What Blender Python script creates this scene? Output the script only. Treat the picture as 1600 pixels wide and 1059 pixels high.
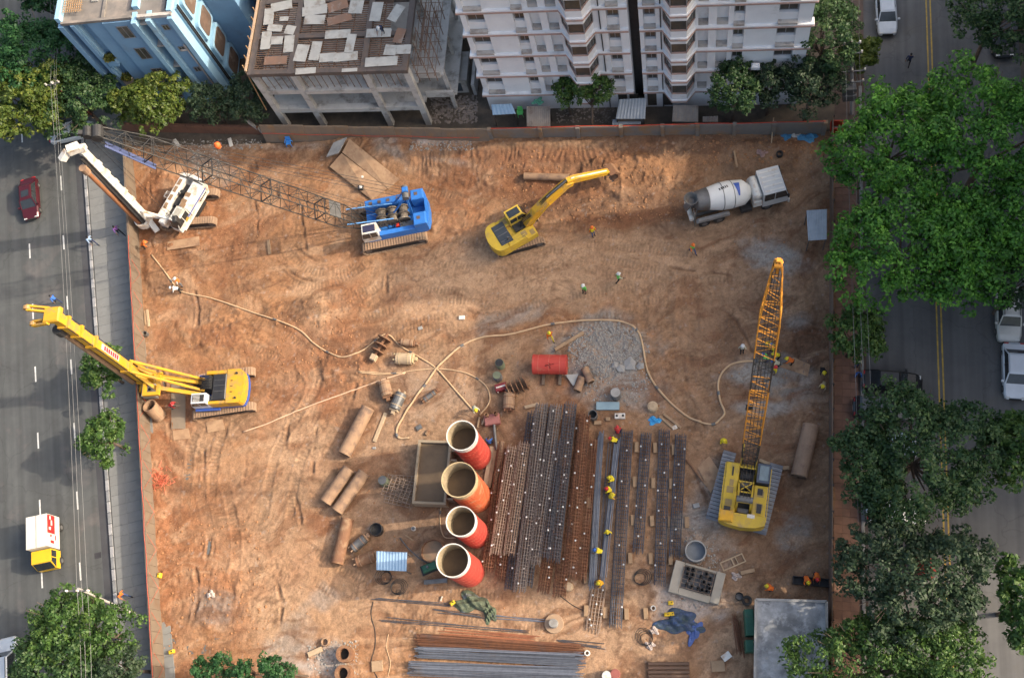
import bpy, math, random
import numpy as np
from mathutils import Matrix, Vector
for _o in list(bpy.data.objects): bpy.data.objects.remove(_o)
SC = bpy.context.scene
COL = SC.collection
rnd = random.Random(7)
PI = math.pi
R = math.radians
# ---------------------------------------------------------------- camera
F, CX, CY, NX, NY, CAMH = 1650., 800., 529.5, 1073., 1120., 84.
_n = np.array([NX-CX, -(NY-CY), -F]); _n /= np.linalg.norm(_n)
_x = np.array([1, 0, 0.]) - _n*_n[0]; _x /= np.linalg.norm(_x)
_z = -_n; _y = np.cross(_z, _x)
ROT = np.array([_x, _y, _z])
def at(px, py, h=0.):
    d = ROT @ np.array([px-CX, -(py-CY), -F]); t = (h-CAMH)/d[2]
    return Vector((d[0]*t, d[1]*t, CAMH+d[2]*t))
def pixv(X, Y, Z):
    X = np.asarray(X, float); Y = np.asarray(Y, float)
    c = np.stack([X, Y, np.zeros_like(X)+Z-CAMH], -1) @ ROT
    return CX+F*c[..., 0]/-c[..., 2], CY-F*c[..., 1]/-c[..., 2]
cam = bpy.data.objects.new('camera', bpy.data.cameras.new('camera')); COL.objects.link(cam)
cam.data.sensor_width = 36; cam.data.lens = F/1600*36; cam.data.clip_end = 2000; cam.data.clip_start = 1
cam.matrix_world = Matrix.Translation((0, 0, CAMH)) @ Matrix(ROT.tolist()).to_4x4()
SC.camera = cam
# ---------------------------------------------------------------- light
SUN_EL, SUN_AZ = R(33), R(5)          # azimuth counted from +X towards +Y
W = bpy.data.worlds.new('World'); SC.world = W; W.use_nodes = True
_nt = W.node_tree; _sky = _nt.nodes.new('ShaderNodeTexSky'); _sky.sky_type = 'NISHITA'
_sky.sun_disc = False; _sky.sun_elevation = SUN_EL; _sky.sun_rotation = R(90)-SUN_AZ
_sky.air_density = 1.2; _sky.dust_density = 8.0; _sky.ozone_density = 1.0
_bg = _nt.nodes['Background']; _bg.inputs[1].default_value = 0.15
_nt.links.new(_sky.outputs[0], _bg.inputs[0])
sun = bpy.data.objects.new('sun', bpy.data.lights.new('sun', 'SUN')); COL.objects.link(sun)
sun.data.energy = 2.15; sun.data.angle = R(0.6); sun.data.color = (1, .87, .70)
_d = Vector((math.cos(SUN_EL)*math.cos(SUN_AZ), math.cos(SUN_EL)*math.sin(SUN_AZ), math.sin(SUN_EL)))
sun.rotation_euler = _d.to_track_quat('Z', 'Y').to_euler(); sun.location = (60, 30, 90)
vs = SC.view_settings; vs.view_transform = 'Standard'; vs.look = 'None'; vs.gamma = 1; vs.use_curve_mapping = False
vs.exposure = 1.15
SC.cycles.max_bounces = 6; SC.cycles.diffuse_bounces = 3; SC.cycles.transparent_max_bounces = 8
# ---------------------------------------------------------------- materials
MATS = {}
def M(name, c1, c2=None, scale=2., rough=.7, metal=0., bump=0., dirt=None, damt=.5, dscale=.8, spec=.3, detail=5, bscale=None, world=False, island=0.):
    if name in MATS: return MATS[name]
    m = bpy.data.materials.new(name); m.use_nodes = True; nt = m.node_tree; N = nt.nodes; L = nt.links
    b = N['Principled BSDF']; b.inputs['Roughness'].default_value = rough; b.inputs['Metallic'].default_value = metal
    b.inputs['Specular IOR Level'].default_value = spec
    tc = N.new('ShaderNodeTexCoord'); src = tc.outputs['Object']
    if world:
        g = N.new('ShaderNodeNewGeometry'); src = g.outputs['Position']
    oi = N.new('ShaderNodeObjectInfo'); ad = N.new('ShaderNodeVectorMath'); ad.operation = 'MULTIPLY_ADD'
    cb = N.new('ShaderNodeCombineXYZ'); L.new(oi.outputs['Random'], cb.inputs[0]); L.new(oi.outputs['Random'], cb.inputs[1])
    L.new(cb.outputs[0], ad.inputs[0]); ad.inputs[1].default_value = (37, 91, 13); L.new(src, ad.inputs[2])
    def noise(s, d=detail):
        n = N.new('ShaderNodeTexNoise'); n.inputs['Scale'].default_value = s; n.inputs['Detail'].default_value = d
        n.inputs['Roughness'].default_value = .65; L.new(ad.outputs[0], n.inputs['Vector']); return n
    def mix(fac, a, bcol, typ='MIX'):
        x = N.new('ShaderNodeMix'); x.data_type = 'RGBA'; x.blend_type = typ
        L.new(fac, x.inputs[0])
        for v, s in ((a, x.inputs[6]), (bcol, x.inputs[7])):
            if isinstance(v, tuple): s.default_value = (*v, 1)
            else: L.new(v, s)
        return x.outputs[2]
    def ramp(o, lo, hi):
        r = N.new('ShaderNodeMapRange'); r.inputs[1].default_value = lo; r.inputs[2].default_value = hi
        L.new(o, r.inputs[0]); return r.outputs[0]
    c2 = c2 or tuple(v*.75 for v in c1)
    n1 = noise(scale)
    col = mix(ramp(n1.outputs[0], .35, .65), c1, c2)
    if dirt:
        n2 = noise(dscale, 8); lo = .72-.45*damt
        col = mix(ramp(n2.outputs[0], lo, lo+.16), col, dirt)
    if island:
        gi = N.new('ShaderNodeNewGeometry'); ri = N.new('ShaderNodeMapRange'); ri.inputs[3].default_value = 1-island; ri.inputs[4].default_value = 1+island; L.new(gi.outputs['Random Per Island'], ri.inputs[0])
        vi = N.new('ShaderNodeVectorMath'); vi.operation = 'SCALE'; L.new(col, vi.inputs[0]); L.new(ri.outputs[0], vi.inputs['Scale']); col = vi.outputs[0]
    L.new(col, b.inputs['Base Color'])
    if bump:
        n3 = noise(bscale or scale*4, 4); bp = N.new('ShaderNodeBump'); bp.inputs['Strength'].default_value = min(1, bump); bp.inputs['Distance'].default_value = .03
        L.new(n3.outputs[0], bp.inputs['Height']); L.new(bp.outputs[0], b.inputs['Normal'])
    MATS[name] = m; return m
def streaks(m, dirv, amt=.35, sx=.05, sy=1.6, cracks=True):
    # wear drawn out along the traffic, and a few tar-filled cracks
    nt = m.node_tree; N = nt.nodes; L = nt.links; b = N['Principled BSDF']; old = b.inputs['Base Color'].links[0].from_socket
    g = N.new('ShaderNodeNewGeometry'); mp = N.new('ShaderNodeMapping'); mp.vector_type = 'TEXTURE'; mp.inputs['Rotation'].default_value = (0, 0, math.atan2(dirv.y, dirv.x)); mp.inputs['Scale'].default_value = (1/sx, 1/sy, 1)
    L.new(g.outputs['Position'], mp.inputs[0]); n = N.new('ShaderNodeTexNoise'); n.inputs['Scale'].default_value = 1; n.inputs['Detail'].default_value = 6; L.new(mp.outputs[0], n.inputs['Vector'])
    r = N.new('ShaderNodeMapRange'); r.inputs[1].default_value = .3; r.inputs[2].default_value = .7; r.inputs[3].default_value = 1-amt; r.inputs[4].default_value = 1+amt*.6; L.new(n.outputs[0], r.inputs[0])
    v = N.new('ShaderNodeVectorMath'); v.operation = 'SCALE'; L.new(old, v.inputs[0]); L.new(r.outputs[0], v.inputs['Scale']); out = v.outputs[0]
    if cracks:
        vo = N.new('ShaderNodeTexVoronoi'); vo.feature = 'DISTANCE_TO_EDGE'; vo.inputs['Scale'].default_value = .16
        wn = N.new('ShaderNodeTexNoise'); wn.inputs['Scale'].default_value = .7; wn.inputs['Detail'].default_value = 5; L.new(g.outputs['Position'], wn.inputs['Vector'])
        va = N.new('ShaderNodeVectorMath'); va.operation = 'MULTIPLY_ADD'; va.inputs[1].default_value = (2.5, 2.5, 0); L.new(wn.outputs['Color'], va.inputs[0]); L.new(g.outputs['Position'], va.inputs[2]); L.new(va.outputs[0], vo.inputs['Vector'])
        cr = N.new('ShaderNodeMapRange'); cr.inputs[1].default_value = .0; cr.inputs[2].default_value = .012; cr.inputs[3].default_value = .82; cr.inputs[4].default_value = 1; L.new(vo.outputs['Distance'], cr.inputs[0])
        v2 = N.new('ShaderNodeVectorMath'); v2.operation = 'SCALE'; L.new(out, v2.inputs[0]); L.new(cr.outputs[0], v2.inputs['Scale']); out = v2.outputs[0]
    L.new(out, b.inputs['Base Color'])
def leafmat(name, a, b, c):
    m = bpy.data.materials.new(name); m.use_nodes = True; nt = m.node_tree; N = nt.nodes; L = nt.links
    p = N['Principled BSDF']; p.inputs['Roughness'].default_value = .5; p.inputs['Specular IOR Level'].default_value = .3
    g = N.new('ShaderNodeNewGeometry'); r = N.new('ShaderNodeValToRGB'); e = r.color_ramp.elements
    e[0].color = (*a, 1); e[1].color = (*c, 1); e[1].position = .95; k = e.new(.55); k.color = (*b, 1)
    n = N.new('ShaderNodeTexNoise'); n.inputs['Scale'].default_value = .9; n.inputs['Detail'].default_value = 3; L.new(g.outputs['Position'], n.inputs['Vector'])
    ma = N.new('ShaderNodeMath'); ma.operation = 'MULTIPLY_ADD'; L.new(g.outputs['Random Per Island'], ma.inputs[0]); ma.inputs[1].default_value = .55
    mb = N.new('ShaderNodeMapRange'); mb.inputs[1].default_value = .3; mb.inputs[2].default_value = .7; mb.inputs[4].default_value = .45
    L.new(n.outputs[0], mb.inputs[0]); L.new(mb.outputs[0], ma.inputs[2])
    L.new(ma.outputs[0], r.inputs[0]); L.new(r.outputs[0], p.inputs['Base Color'])
    p.inputs['Specular IOR Level'].default_value = .35; t = N.new('ShaderNodeBsdfTranslucent'); L.new(r.outputs[0], t.inputs[0]); ms = N.new('ShaderNodeMixShader'); ms.inputs[0].default_value = .3
    L.new(p.outputs[0], ms.inputs[1]); L.new(t.outputs[0], ms.inputs[2]); L.new(ms.outputs[0], N['Material Output'].inputs[0])
    MATS[name] = m; return m
# ---------------------------------------------------------------- mesh builder
class MB:
    def __init__(s): s.v = []; s.f = []; s.m = []; s.cur = 0
    def add(s, vs, fs):
        o = len(s.v); s.v.extend([tuple(v) for v in vs]); s.f.extend([tuple(i+o for i in f) for f in fs]); s.m.extend([s.cur]*len(fs)); return s
    def hexa(s, p): return s.add(p, [(3, 2, 1, 0), (4, 5, 6, 7), (0, 1, 5, 4), (1, 2, 6, 5), (2, 3, 7, 6), (3, 0, 4, 7)])
    def box(s, x0, x1, y0, y1, z0, z1): return s.hexa([(x0, y0, z0), (x1, y0, z0), (x1, y1, z0), (x0, y1, z0), (x0, y0, z1), (x1, y0, z1), (x1, y1, z1), (x0, y1, z1)])
    def cbox(s, x0, x1, y0, y1, z0, z1, c=.06):
        # box with chamfered upper edges
        p = [(x0, y0, z0), (x1, y0, z0), (x1, y1, z0), (x0, y1, z0), (x0, y0, z1-c), (x1, y0, z1-c), (x1, y1, z1-c), (x0, y1, z1-c),
             (x0+c, y0+c, z1), (x1-c, y0+c, z1), (x1-c, y1-c, z1), (x0+c, y1-c, z1)]
        return s.add(p, [(3, 2, 1, 0), (0, 1, 5, 4), (1, 2, 6, 5), (2, 3, 7, 6), (3, 0, 4, 7), (4, 5, 9, 8), (5, 6, 10, 9), (6, 7, 11, 10), (7, 4, 8, 11), (8, 9, 10, 11)])
    def beam(s, p, q, w=.1, h=None, up=(0, 0, 1)):
        p = Vector(p); q = Vector(q); d = (q-p).normalized(); u = Vector(up)
        if abs(d.dot(u)) > .98: u = Vector((1, 0, 0))
        a = d.cross(u).normalized()*(w/2); b = a.cross(d).normalized()*((h or w)/2)
        return s.hexa([p-a-b, p+a-b, p+a+b, p-a+b, q-a-b, q+a-b, q+a+b, q-a+b])
    def cyl(s, p, q, r, r2=None, n=10, caps=True):
        p = Vector(p); q = Vector(q); d = (q-p).normalized(); u = Vector((0, 0, 1)) if abs(d.z) < .9 else Vector((1, 0, 0))
        a = d.cross(u).normalized(); b = a.cross(d); r2 = r if r2 is None else r2
        vs = [c+(a*math.cos(2*PI*i/n)+b*math.sin(2*PI*i/n))*rr for c, rr in ((p, r), (q, r2)) for i in range(n)]
        fs = [(i, i+n, (i+1) % n+n, (i+1) % n) for i in range(n)]
        if caps: fs += [tuple(range(n)), tuple(range(2*n-1, n-1, -1))]
        return s.add(vs, fs)
    def pipe(s, p, q, r, t=.04, n=20):
        p = Vector(p); q = Vector(q); d = (q-p).normalized(); u = Vector((0, 0, 1)) if abs(d.z) < .9 else Vector((1, 0, 0))
        a = d.cross(u).normalized(); b = a.cross(d)
        vs = [c+(a*math.cos(2*PI*i/n)+b*math.sin(2*PI*i/n))*rr for c, rr in ((p, r), (q, r), (q, r-t), (p, r-t)) for i in range(n)]
        fs = [(k*n+i, ((k+1) % 4)*n+i, ((k+1) % 4)*n+(i+1) % n, k*n+(i+1) % n) for k in range(4) for i in range(n)]
        return s.add(vs, fs)
    def rev(s, p, q, prof, n=16):
        # surface of revolution about p->q; prof = [(t along 0..1, radius)]
        p = Vector(p); q = Vector(q); d = (q-p); dn = d.normalized(); u = Vector((0, 0, 1)) if abs(dn.z) < .9 else Vector((1, 0, 0))
        a = dn.cross(u).normalized(); b = a.cross(dn)
        vs = [p+d*t+(a*math.cos(2*PI*i/n)+b*math.sin(2*PI*i/n))*r for t, r in prof for i in range(n)]
        fs = [(k*n+i, (k+1)*n+i, (k+1)*n+(i+1) % n, k*n+(i+1) % n) for k in range(len(prof)-1) for i in range(n)]
        fs += [tuple(range(n)), tuple(range(len(vs)-1, len(vs)-n-1, -1))]
        return s.add(vs, fs)
    def tube(s, pts, r, n=6):
        pts = [Vector(p) for p in pts]; vs = []; K = len(pts)
        for k, p in enumerate(pts):
            d = (pts[min(k+1, K-1)]-pts[max(k-1, 0)]).normalized(); u = Vector((0, 0, 1)) if abs(d.z) < .95 else Vector((1, 0, 0))
            a = d.cross(u).normalized(); b = a.cross(d); rr = r[k] if isinstance(r, (list, tuple)) else r
            vs += [p+(a*math.cos(2*PI*i/n)+b*math.sin(2*PI*i/n))*rr for i in range(n)]
        fs = [(k*n+i, (k+1)*n+i, (k+1)*n+(i+1) % n, k*n+(i+1) % n) for k in range(K-1) for i in range(n)]
        fs += [tuple(range(n)), tuple(range(len(vs)-1, len(vs)-n-1, -1))]
        return s.add(vs, fs)
    def prism(s, poly, z0, z1):
        n = len(poly); vs = [(x, y, z0) for x, y in poly]+[(x, y, z1) for x, y in poly]
        return s.add(vs, [tuple(range(n-1, -1, -1)), tuple(range(n, 2*n))]+[(i, (i+1) % n, (i+1) % n+n, i+n) for i in range(n)])
    def prismy(s, poly, y0, y1):
        n = len(poly); vs = [(x, y0, z) for x, z in poly]+[(x, y1, z) for x, z in poly]
        return s.add(vs, [tuple(range(n)), tuple(range(2*n-1, n-1, -1))]+[(i, i+n, (i+1) % n+n, (i+1) % n) for i in range(n)])
    def rock(s, c, r, rg, flat=.7):
        a = PI*2*rg.random(); vs = []
        for (x, y, z) in ((1, 0, 0), (.3, .95, 0), (-.8, .58, 0), (-.8, -.58, 0), (.3, -.95, 0), (.1, 0, 1), (0, 0, -.6)):
            k = r*(.7+.6*rg.random()); vs.append((c[0]+(x*math.cos(a)-y*math.sin(a))*k, c[1]+(x*math.sin(a)+y*math.cos(a))*k, c[2]+z*k*flat))
        return s.add(vs, [(0, 1, 5), (1, 2, 5), (2, 3, 5), (3, 4, 5), (4, 0, 5), (1, 0, 6), (2, 1, 6), (3, 2, 6), (4, 3, 6), (0, 4, 6)])
    def mesh(s, name, mats, smooth=False):
        me = bpy.data.meshes.new(name); me.from_pydata(s.v, [], s.f)
        for m in (mats if isinstance(mats, (list, tuple)) else [mats]): me.materials.append(m)
        if any(s.m): me.polygons.foreach_set('material_index', s.m)
        if smooth: me.shade_smooth()
        me.update(); return me
    def build(s, name, mats, parent=None, smooth=False, **kw): return link(name, s.mesh(name, mats, smooth), parent, **kw)
def link(name, me, parent=None, loc=None, rz=0, label=None, cat=None, group=None, kind=None):
    o = bpy.data.objects.new(name, me); COL.objects.link(o)
    if parent: o.parent = parent
    if loc is not None: o.location = loc
    if rz: o.rotation_euler = (0, 0, rz)
    return tag(o, label, cat, group, kind)
def tag(o, label=None, cat=None, group=None, kind=None):
    if label: o['label'] = label
    if cat: o['category'] = cat
    if group: o['group'] = group
    if kind: o['kind'] = kind
    return o
def thing(name, label, cat, loc=(0, 0, 0), rz=0, group=None): return link(name, None, None, loc, rz, label, cat, group)
KIDS = {}
def copy_tree(o, parent=None, loc=None, rz=None, label=None):
    c = o.copy(); COL.objects.link(c)
    if parent: c.parent = parent
    if loc is not None: c.location = loc
    if rz is not None: c.rotation_euler = (0, 0, rz)
    if label: c['label'] = label
    for ch in list(o.children): copy_tree(ch, c)
    return c
def ang(a, b, h=0):
    d = at(*b, h)-at(*a, h); return math.atan2(d.y, d.x)
def smooth_path(pts, k=6):
    P = [Vector(p) for p in pts]; P = [P[0]*2-P[1]]+P+[P[-1]*2-P[-2]]; out = []
    for i in range(1, len(P)-2):
        for j in range(k):
            t = j/k; a, b, c, d = P[i-1:i+3]
            out.append(.5*((2*b)+(c-a)*t+(2*a-5*b+4*c-d)*t*t+(3*b-a-3*c+d)*t**3))
    return out+[P[-2]]
# ---------------------------------------------------------------- setting: terrain
def fbm(x, y, scale, octs=4, seed=0, gain=.5):
    out = np.zeros_like(x); amp = 1; tot = 0
    for k in range(octs):
        rs = np.random.RandomState(seed*17+k); lat = rs.rand(256, 256)
        u = x/scale*2**k+31.7*k; v = y/scale*2**k+11.3*k
        iu = np.floor(u).astype(int); iv = np.floor(v).astype(int); fu = u-iu; fv = v-iv
        fu = fu*fu*(3-2*fu); fv = fv*fv*(3-2*fv)
        g = lambda a, b: lat[a & 255, b & 255]
        out += amp*((g(iu, iv)*(1-fu)+g(iu+1, iv)*fu)*(1-fv)+(g(iu, iv+1)*(1-fu)+g(iu+1, iv+1)*fu)*fv); tot += amp; amp *= gain
    return out/tot
def sstep(a, b, x):
    t = np.clip((x-a)/(b-a), 0, 1); return t*t*(3-2*t)
GX0, GX1, GY0, GY1, GS = -57., 19., -4., 54., .085
gx = np.arange(GX0, GX1, GS); gy = np.arange(GY0, GY1, GS); NXG, NYG = len(gx), len(gy)
XX, YY = np.meshgrid(gx, gy)
PXX, PYY = pixv(XX, YY, 0)
def blobmask(cx, cy, rx, ry, rot=0, rough=.35, seed=1, soft=.35):
    # irregular patch given by its middle and radii, as photographed
    c, s = math.cos(R(rot)), math.sin(R(rot)); dx = PXX-cx; dy = PYY-cy
    d = np.hypot((dx*c+dy*s)/rx, (-dx*s+dy*c)/ry)
    return 1-sstep(1-soft, 1+soft, d+rough*(fbm(XX, YY, 1.6, 4, seed)-.5)*3)
def dist_path(px):
    P = [at(*p) for p in px]; D = np.full_like(XX, 1e9); S = np.zeros_like(XX); SIDE = np.zeros_like(XX); acc = 0
    P = smooth_path(P, 4)
    x0, x1 = min(p.x for p in P)-2, max(p.x for p in P)+2; y0, y1 = min(p.y for p in P)-2, max(p.y for p in P)+2
    i0, i1 = np.searchsorted(gx, x0), np.searchsorted(gx, x1); j0, j1 = np.searchsorted(gy, y0), np.searchsorted(gy, y1)
    sl = (slice(j0, j1), slice(i0, i1)); X = XX[sl]; Y = YY[sl]; d = np.full_like(X, 1e9); s = np.zeros_like(X)
    for a, b in zip(P[:-1], P[1:]):
        ex, ey = b.x-a.x, b.y-a.y; L = math.hypot(ex, ey)
        if L < 1e-6: continue
        t = np.clip(((X-a.x)*ex+(Y-a.y)*ey)/L/L, 0, 1); q = np.hypot(X-a.x-t*ex, Y-a.y-t*ey)
        m = q < d; d[m] = q[m]; s[m] = (acc+t*L)[m]; acc += L
    return sl, d, s, acc
HZ = .16*(fbm(XX, YY, 7, 3, 3)-.5)+.10*(fbm(XX, YY, 1.6, 4, 4)-.5)+.05*(fbm(XX, YY, .45, 3, 5)-.5)
bx0, by0 = at(770, 199, 2.6).xy; bdir = at(1290, 188, 2.6)-at(770, 199, 2.6); bdir.z = 0; bdir.normalize()
BD = -((XX-bx0)*-bdir.y+(YY-by0)*bdir.x)            # distance south of the back wall
BA = (XX-bx0)*bdir.x+(YY-by0)*bdir.y
ROUGH = .6+.8*fbm(XX, YY, 9, 2, 8)
bank = (1-sstep(.8, 5.2+2*(fbm(XX, YY, 6, 2, 12)-.5), BD))*(.35+.65*sstep(-22, -10, BA)*(1-.6*sstep(19, 27, BA)))
HZ += 1.0*bank
teeth = np.abs(np.sin(BA*2*PI/.9+9*fbm(XX, YY, 2.2, 3, 13)))*sstep(.3, .6, fbm(XX, YY*.4, .5, 2, 17)+.15)
tm = np.exp(-((BD-2.1)/1.1)**2)*sstep(-16, -10, BA)*(1-sstep(10, 17, BA))*sstep(.42, .62, fbm(XX, YY, 3.0, 2, 14)+.05)
HZ -= .10*tm*teeth
clod = sstep(.52, .75, fbm(XX, YY, .55, 2, 15))
for (cx, cy, rx, ry, h) in ((985, 280, 80, 26, .5), (905, 320, 60, 22, .25), (790, 265, 110, 30, .3), (470, 490, 45, 22, .25), (540, 570, 45, 25, .25), (270, 330, 50, 60, .3),
                            (350, 520, 60, 28, .25), (1190, 250, 70, 22, .4), (955, 545, 68, 42, .3), (230, 800, 26, 120, .2), (300, 930, 60, 60, .15), (700, 345, 70, 16, .2), (1230, 470, 40, 70, .2),
                            (590, 235, 70, 26, .3), (250, 420, 24, 40, .25), (860, 350, 70, 12, .2)):
    mk = blobmask(cx, cy, rx, ry, seed=int(cx)); HZ += mk*(h*.75+h*.28*clod+.08*fbm(XX, YY, .3, 2, 3))
# wheel ruts, crawler prints, and one dark line for the tower shadow's edge
TREAD = np.zeros_like(XX); RUT = np.zeros_like(XX)
def track(px, w=.34, deep=.035, rib=.022, period=.3, ck=.8):
    sl, d, s, L = dist_path(px)
    e = sstep(0, 1.5, s)*sstep(0, 1.5, L-s)
    m = (1-sstep(w-.12, w+.12, d+.3*(fbm(XX[sl], YY[sl], .5, 2, 22)-.5)))*e*sstep(.22, .66, fbm(XX[sl], YY[sl], 1.5, 3, 21))
    HZ[sl] += -deep*m+rib*m*np.sin(2*PI*s/period); TREAD[sl] = np.maximum(TREAD[sl], ck*m*(.5+.5*np.sin(2*PI*s/period)))
    HZ[sl] += .6*deep*np.exp(-((d-w-.12)/.12)**2)*e
def rut(px, w=.13, deep=.09):
    sl, d, s, L = dist_path(px); d = d+.25*(fbm(XX[sl], YY[sl], .6, 3, 34)-.5); e = sstep(0, 1, s)*sstep(0, 1, L-s)*sstep(.36, .6, fbm(XX[sl], YY[sl], 1.1, 3, 33))
    HZ[sl] += -deep*np.exp(-(d/w)**2)*e+deep*.6*np.exp(-((d-2.1*w)/w)**2)*e; RUT[sl] = np.maximum(RUT[sl], np.exp(-(d/w)**2)*e)
for p in ([(430, 420), (470, 446), (520, 442), (560, 420), (585, 405)], [(440, 385), (480, 420), (530, 424), (570, 405)], [(560, 500), (640, 478), (720, 470), (780, 480)], [(575, 525), (660, 500), (735, 492)],
          [(680, 330), (790, 345), (880, 352), (980, 372), (1080, 392)], [(900, 380), (1000, 390), (1090, 398), (1180, 396)], [(1050, 430), (1045, 510), (1055, 590), (1085, 650)], [(1120, 440), (1130, 540), (1150, 620)],
          [(1160, 480), (1195, 560), (1240, 600)], [(1075, 520), (1090, 590), (1130, 660)], [(400, 500), (460, 530), (500, 580), (480, 640)], [(420, 560), (470, 600), (440, 660)],
          [(650, 290), (720, 310), (770, 320)], [(620, 410), (700, 415), (800, 425), (900, 412)], [(760, 500), (860, 470), (960, 455), (1060, 440)], [(380, 640), (340, 700), (330, 800)],
          [(1230, 620), (1215, 700), (1225, 760)], [(1100, 580), (1120, 650), (1110, 700)], [(520, 640), (470, 720), (450, 830)], [(300, 590), (400, 560), (470, 545)], [(600, 930), (720, 925), (860, 945)],
          [(460, 840), (520, 880), (620, 930), (760, 990)], [(1000, 990), (1060, 1010), (1120, 960)], [(350, 750), (370, 850), (355, 960)], [(960, 480), (1020, 470), (1110, 470)]):
    track(p, .36, .045, .022, .32, .8)
    q = []
    for i_, (x_, y_) in enumerate(p):
        a_, b_ = p[max(i_-1, 0)], p[min(i_+1, len(p)-1)]; l_ = math.hypot(b_[0]-a_[0], b_[1]-a_[1]); q.append((x_-(b_[1]-a_[1])/l_*40, y_+(b_[0]-a_[0])/l_*40))
    if all(245 < v_[0] < 1285 and 240 < v_[1] < 1040 for v_ in q): track(q, .36, .04, .02, .32, .7)
for p in ([(395, 300), (400, 330), (402, 370)], [(430, 290), (438, 330), (445, 385)], [(470, 310), (472, 350), (480, 400)], [(440, 410), (470, 435), (510, 440)], [(455, 380), (480, 400), (520, 412)],
          [(498, 640), (492, 690), (487, 760)], [(455, 645), (445, 700), (440, 760)], [(385, 710), (382, 760), (384, 800)], [(320, 690), (318, 740), (322, 790)], [(360, 640), (350, 690)], [(460, 770), (470, 810), (468, 850)],
          [(520, 570), (500, 600), (490, 640)], [(400, 250), (405, 290)], [(240, 250), (236, 300), (246, 340)], [(300, 440), (310, 480), (308, 520)], [(345, 505), (370, 560)], [(700, 360), (760, 372), (830, 360)],
          [(1120, 480), (1150, 500), (1180, 560), (1200, 620)], [(1065, 560), (1080, 620), (1110, 680)], [(1060, 700), (1085, 740), (1110, 790)], [(600, 395), (604, 430), (604, 465)], [(300, 860), (312, 920), (300, 980)],  # the short upright path by the blue crane paints the tower shadow's edge
          [(1240, 520), (1250, 580), (1230, 640)], [(330, 830), (318, 900)], [(250, 560), (262, 640), (270, 720)], [(420, 870), (440, 940), (432, 1000)], [(560, 590), (545, 640), (520, 690)], [(980, 400), (1060, 420), (1150, 430)]):
    rut(p)
_rg = random.Random(19)
for _k in range(46):
    x_, y_ = _rg.uniform(260, 1270), _rg.uniform(300, 1000); a_ = _rg.choice((-.35, .1, .5, 1.2, 1.7, 2.3))+_rg.uniform(-.3, .3); l_ = _rg.uniform(70, 190); b_ = _rg.uniform(-.5, .5); pp = []
    for _i in range(4): pp.append((x_, y_)); x_ += math.cos(a_+b_*_i)*l_/3; y_ += math.sin(a_+b_*_i)*l_/3
    if all(245 < q[0] < 1285 and 250 < q[1] < 1040 for q in pp): track(pp, _rg.choice((.16, .3, .36)), .022, .012, .3, .45)
HZ += .05*(fbm(XX, YY, .28, 2, 77)-.5)*(.4+1.2*sstep(.45, .65, fbm(XX, YY, 2.7, 2, 78))); HZ += .02*(np.random.RandomState(3).rand(*HZ.shape)-.5)*ROUGH
HZ = np.clip(HZ, -.25, 3)
# --- soil colour (clay, sand, slurry, gravel, damp, plus some sunlit and shaded tone painted in)
def C(*v): return np.array(v, float)
n1 = fbm(XX, YY, 9, 4, 41); n2 = fbm(XX+40, YY, 2.2, 5, 42, .6); n3 = fbm(XX, YY+9, .5, 4, 43, .7); n4 = fbm(XX, YY*.6, 4.5, 4, 44)
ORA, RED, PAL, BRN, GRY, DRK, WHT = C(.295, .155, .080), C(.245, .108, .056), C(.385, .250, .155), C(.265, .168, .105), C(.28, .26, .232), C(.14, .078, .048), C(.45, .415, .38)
soil = np.empty(XX.shape+(3,)); soil[:] = ORA
def lay(mask, col, k=1.):
    global soil
    w = np.clip(mask*k, 0, 1)[..., None]; soil = soil*(1-w)+col*w
lay(sstep(.5, .68, n1), RED, .7); lay(sstep(.52, .7, n4), PAL, .7); lay(sstep(.55, .75, n2), BRN, .6); lay(sstep(.6, .8, 1-n2), RED, .6)
# broad zones
for (cx, cy, rx, ry, rot, col, k, sd) in (
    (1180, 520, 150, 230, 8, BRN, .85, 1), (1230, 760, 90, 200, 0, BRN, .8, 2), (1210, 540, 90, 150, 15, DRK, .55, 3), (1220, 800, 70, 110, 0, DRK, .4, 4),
    (830, 400, 330, 60, 3, BRN, .35, 5), (840, 425, 270, 60, 0, PAL, .8, 6), (1120, 300, 200, 90, 5, BRN, .7, 7), (1150, 235, 160, 32, 0, DRK, .6, 8),  # pale middle zone: pale clay, raised further to brighten the tower shade
    (860, 245, 140, 24, 0, BRN, .7, 9), (920, 330, 120, 22, 10, DRK, .6, 10), (690, 640, 130, 130, 0, BRN, .7, 11), (700, 620, 110, 90, 0, PAL, .4, 12),
    (620, 800, 170, 110, 0, BRN, .75, 13), (840, 800, 110, 140, 0, DRK, .75, 14), (740, 800, 40, 110, 0, DRK, .6, 15), (990, 780, 110, 140, 0, BRN, .5, 16),
    (640, 960, 260, 60, 2, PAL, .6, 17), (1000, 970, 200, 70, 0, PAL, .5, 18), (320, 900, 90, 130, 0, RED, .6, 19), (480, 330, 260, 90, 0, ORA, .4, 20), (300, 330, 110, 70, 30, RED, .6, 21),
    (440, 800, 90, 140, 0, PAL, .45, 22), (490, 560, 90, 60, -20, RED, .55, 23), (250, 720, 30, 200, 0, RED, .5, 24), (700, 250, 200, 22, 0, BRN, .5, 25), (970, 280, 90, 30, 0, ORA, .7, 26), (830, 270, 90, 26, 0, RED, .6, 27)):
    lay(blobmask(cx, cy, rx, ry, rot, .5, sd, .6), col, k)
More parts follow.
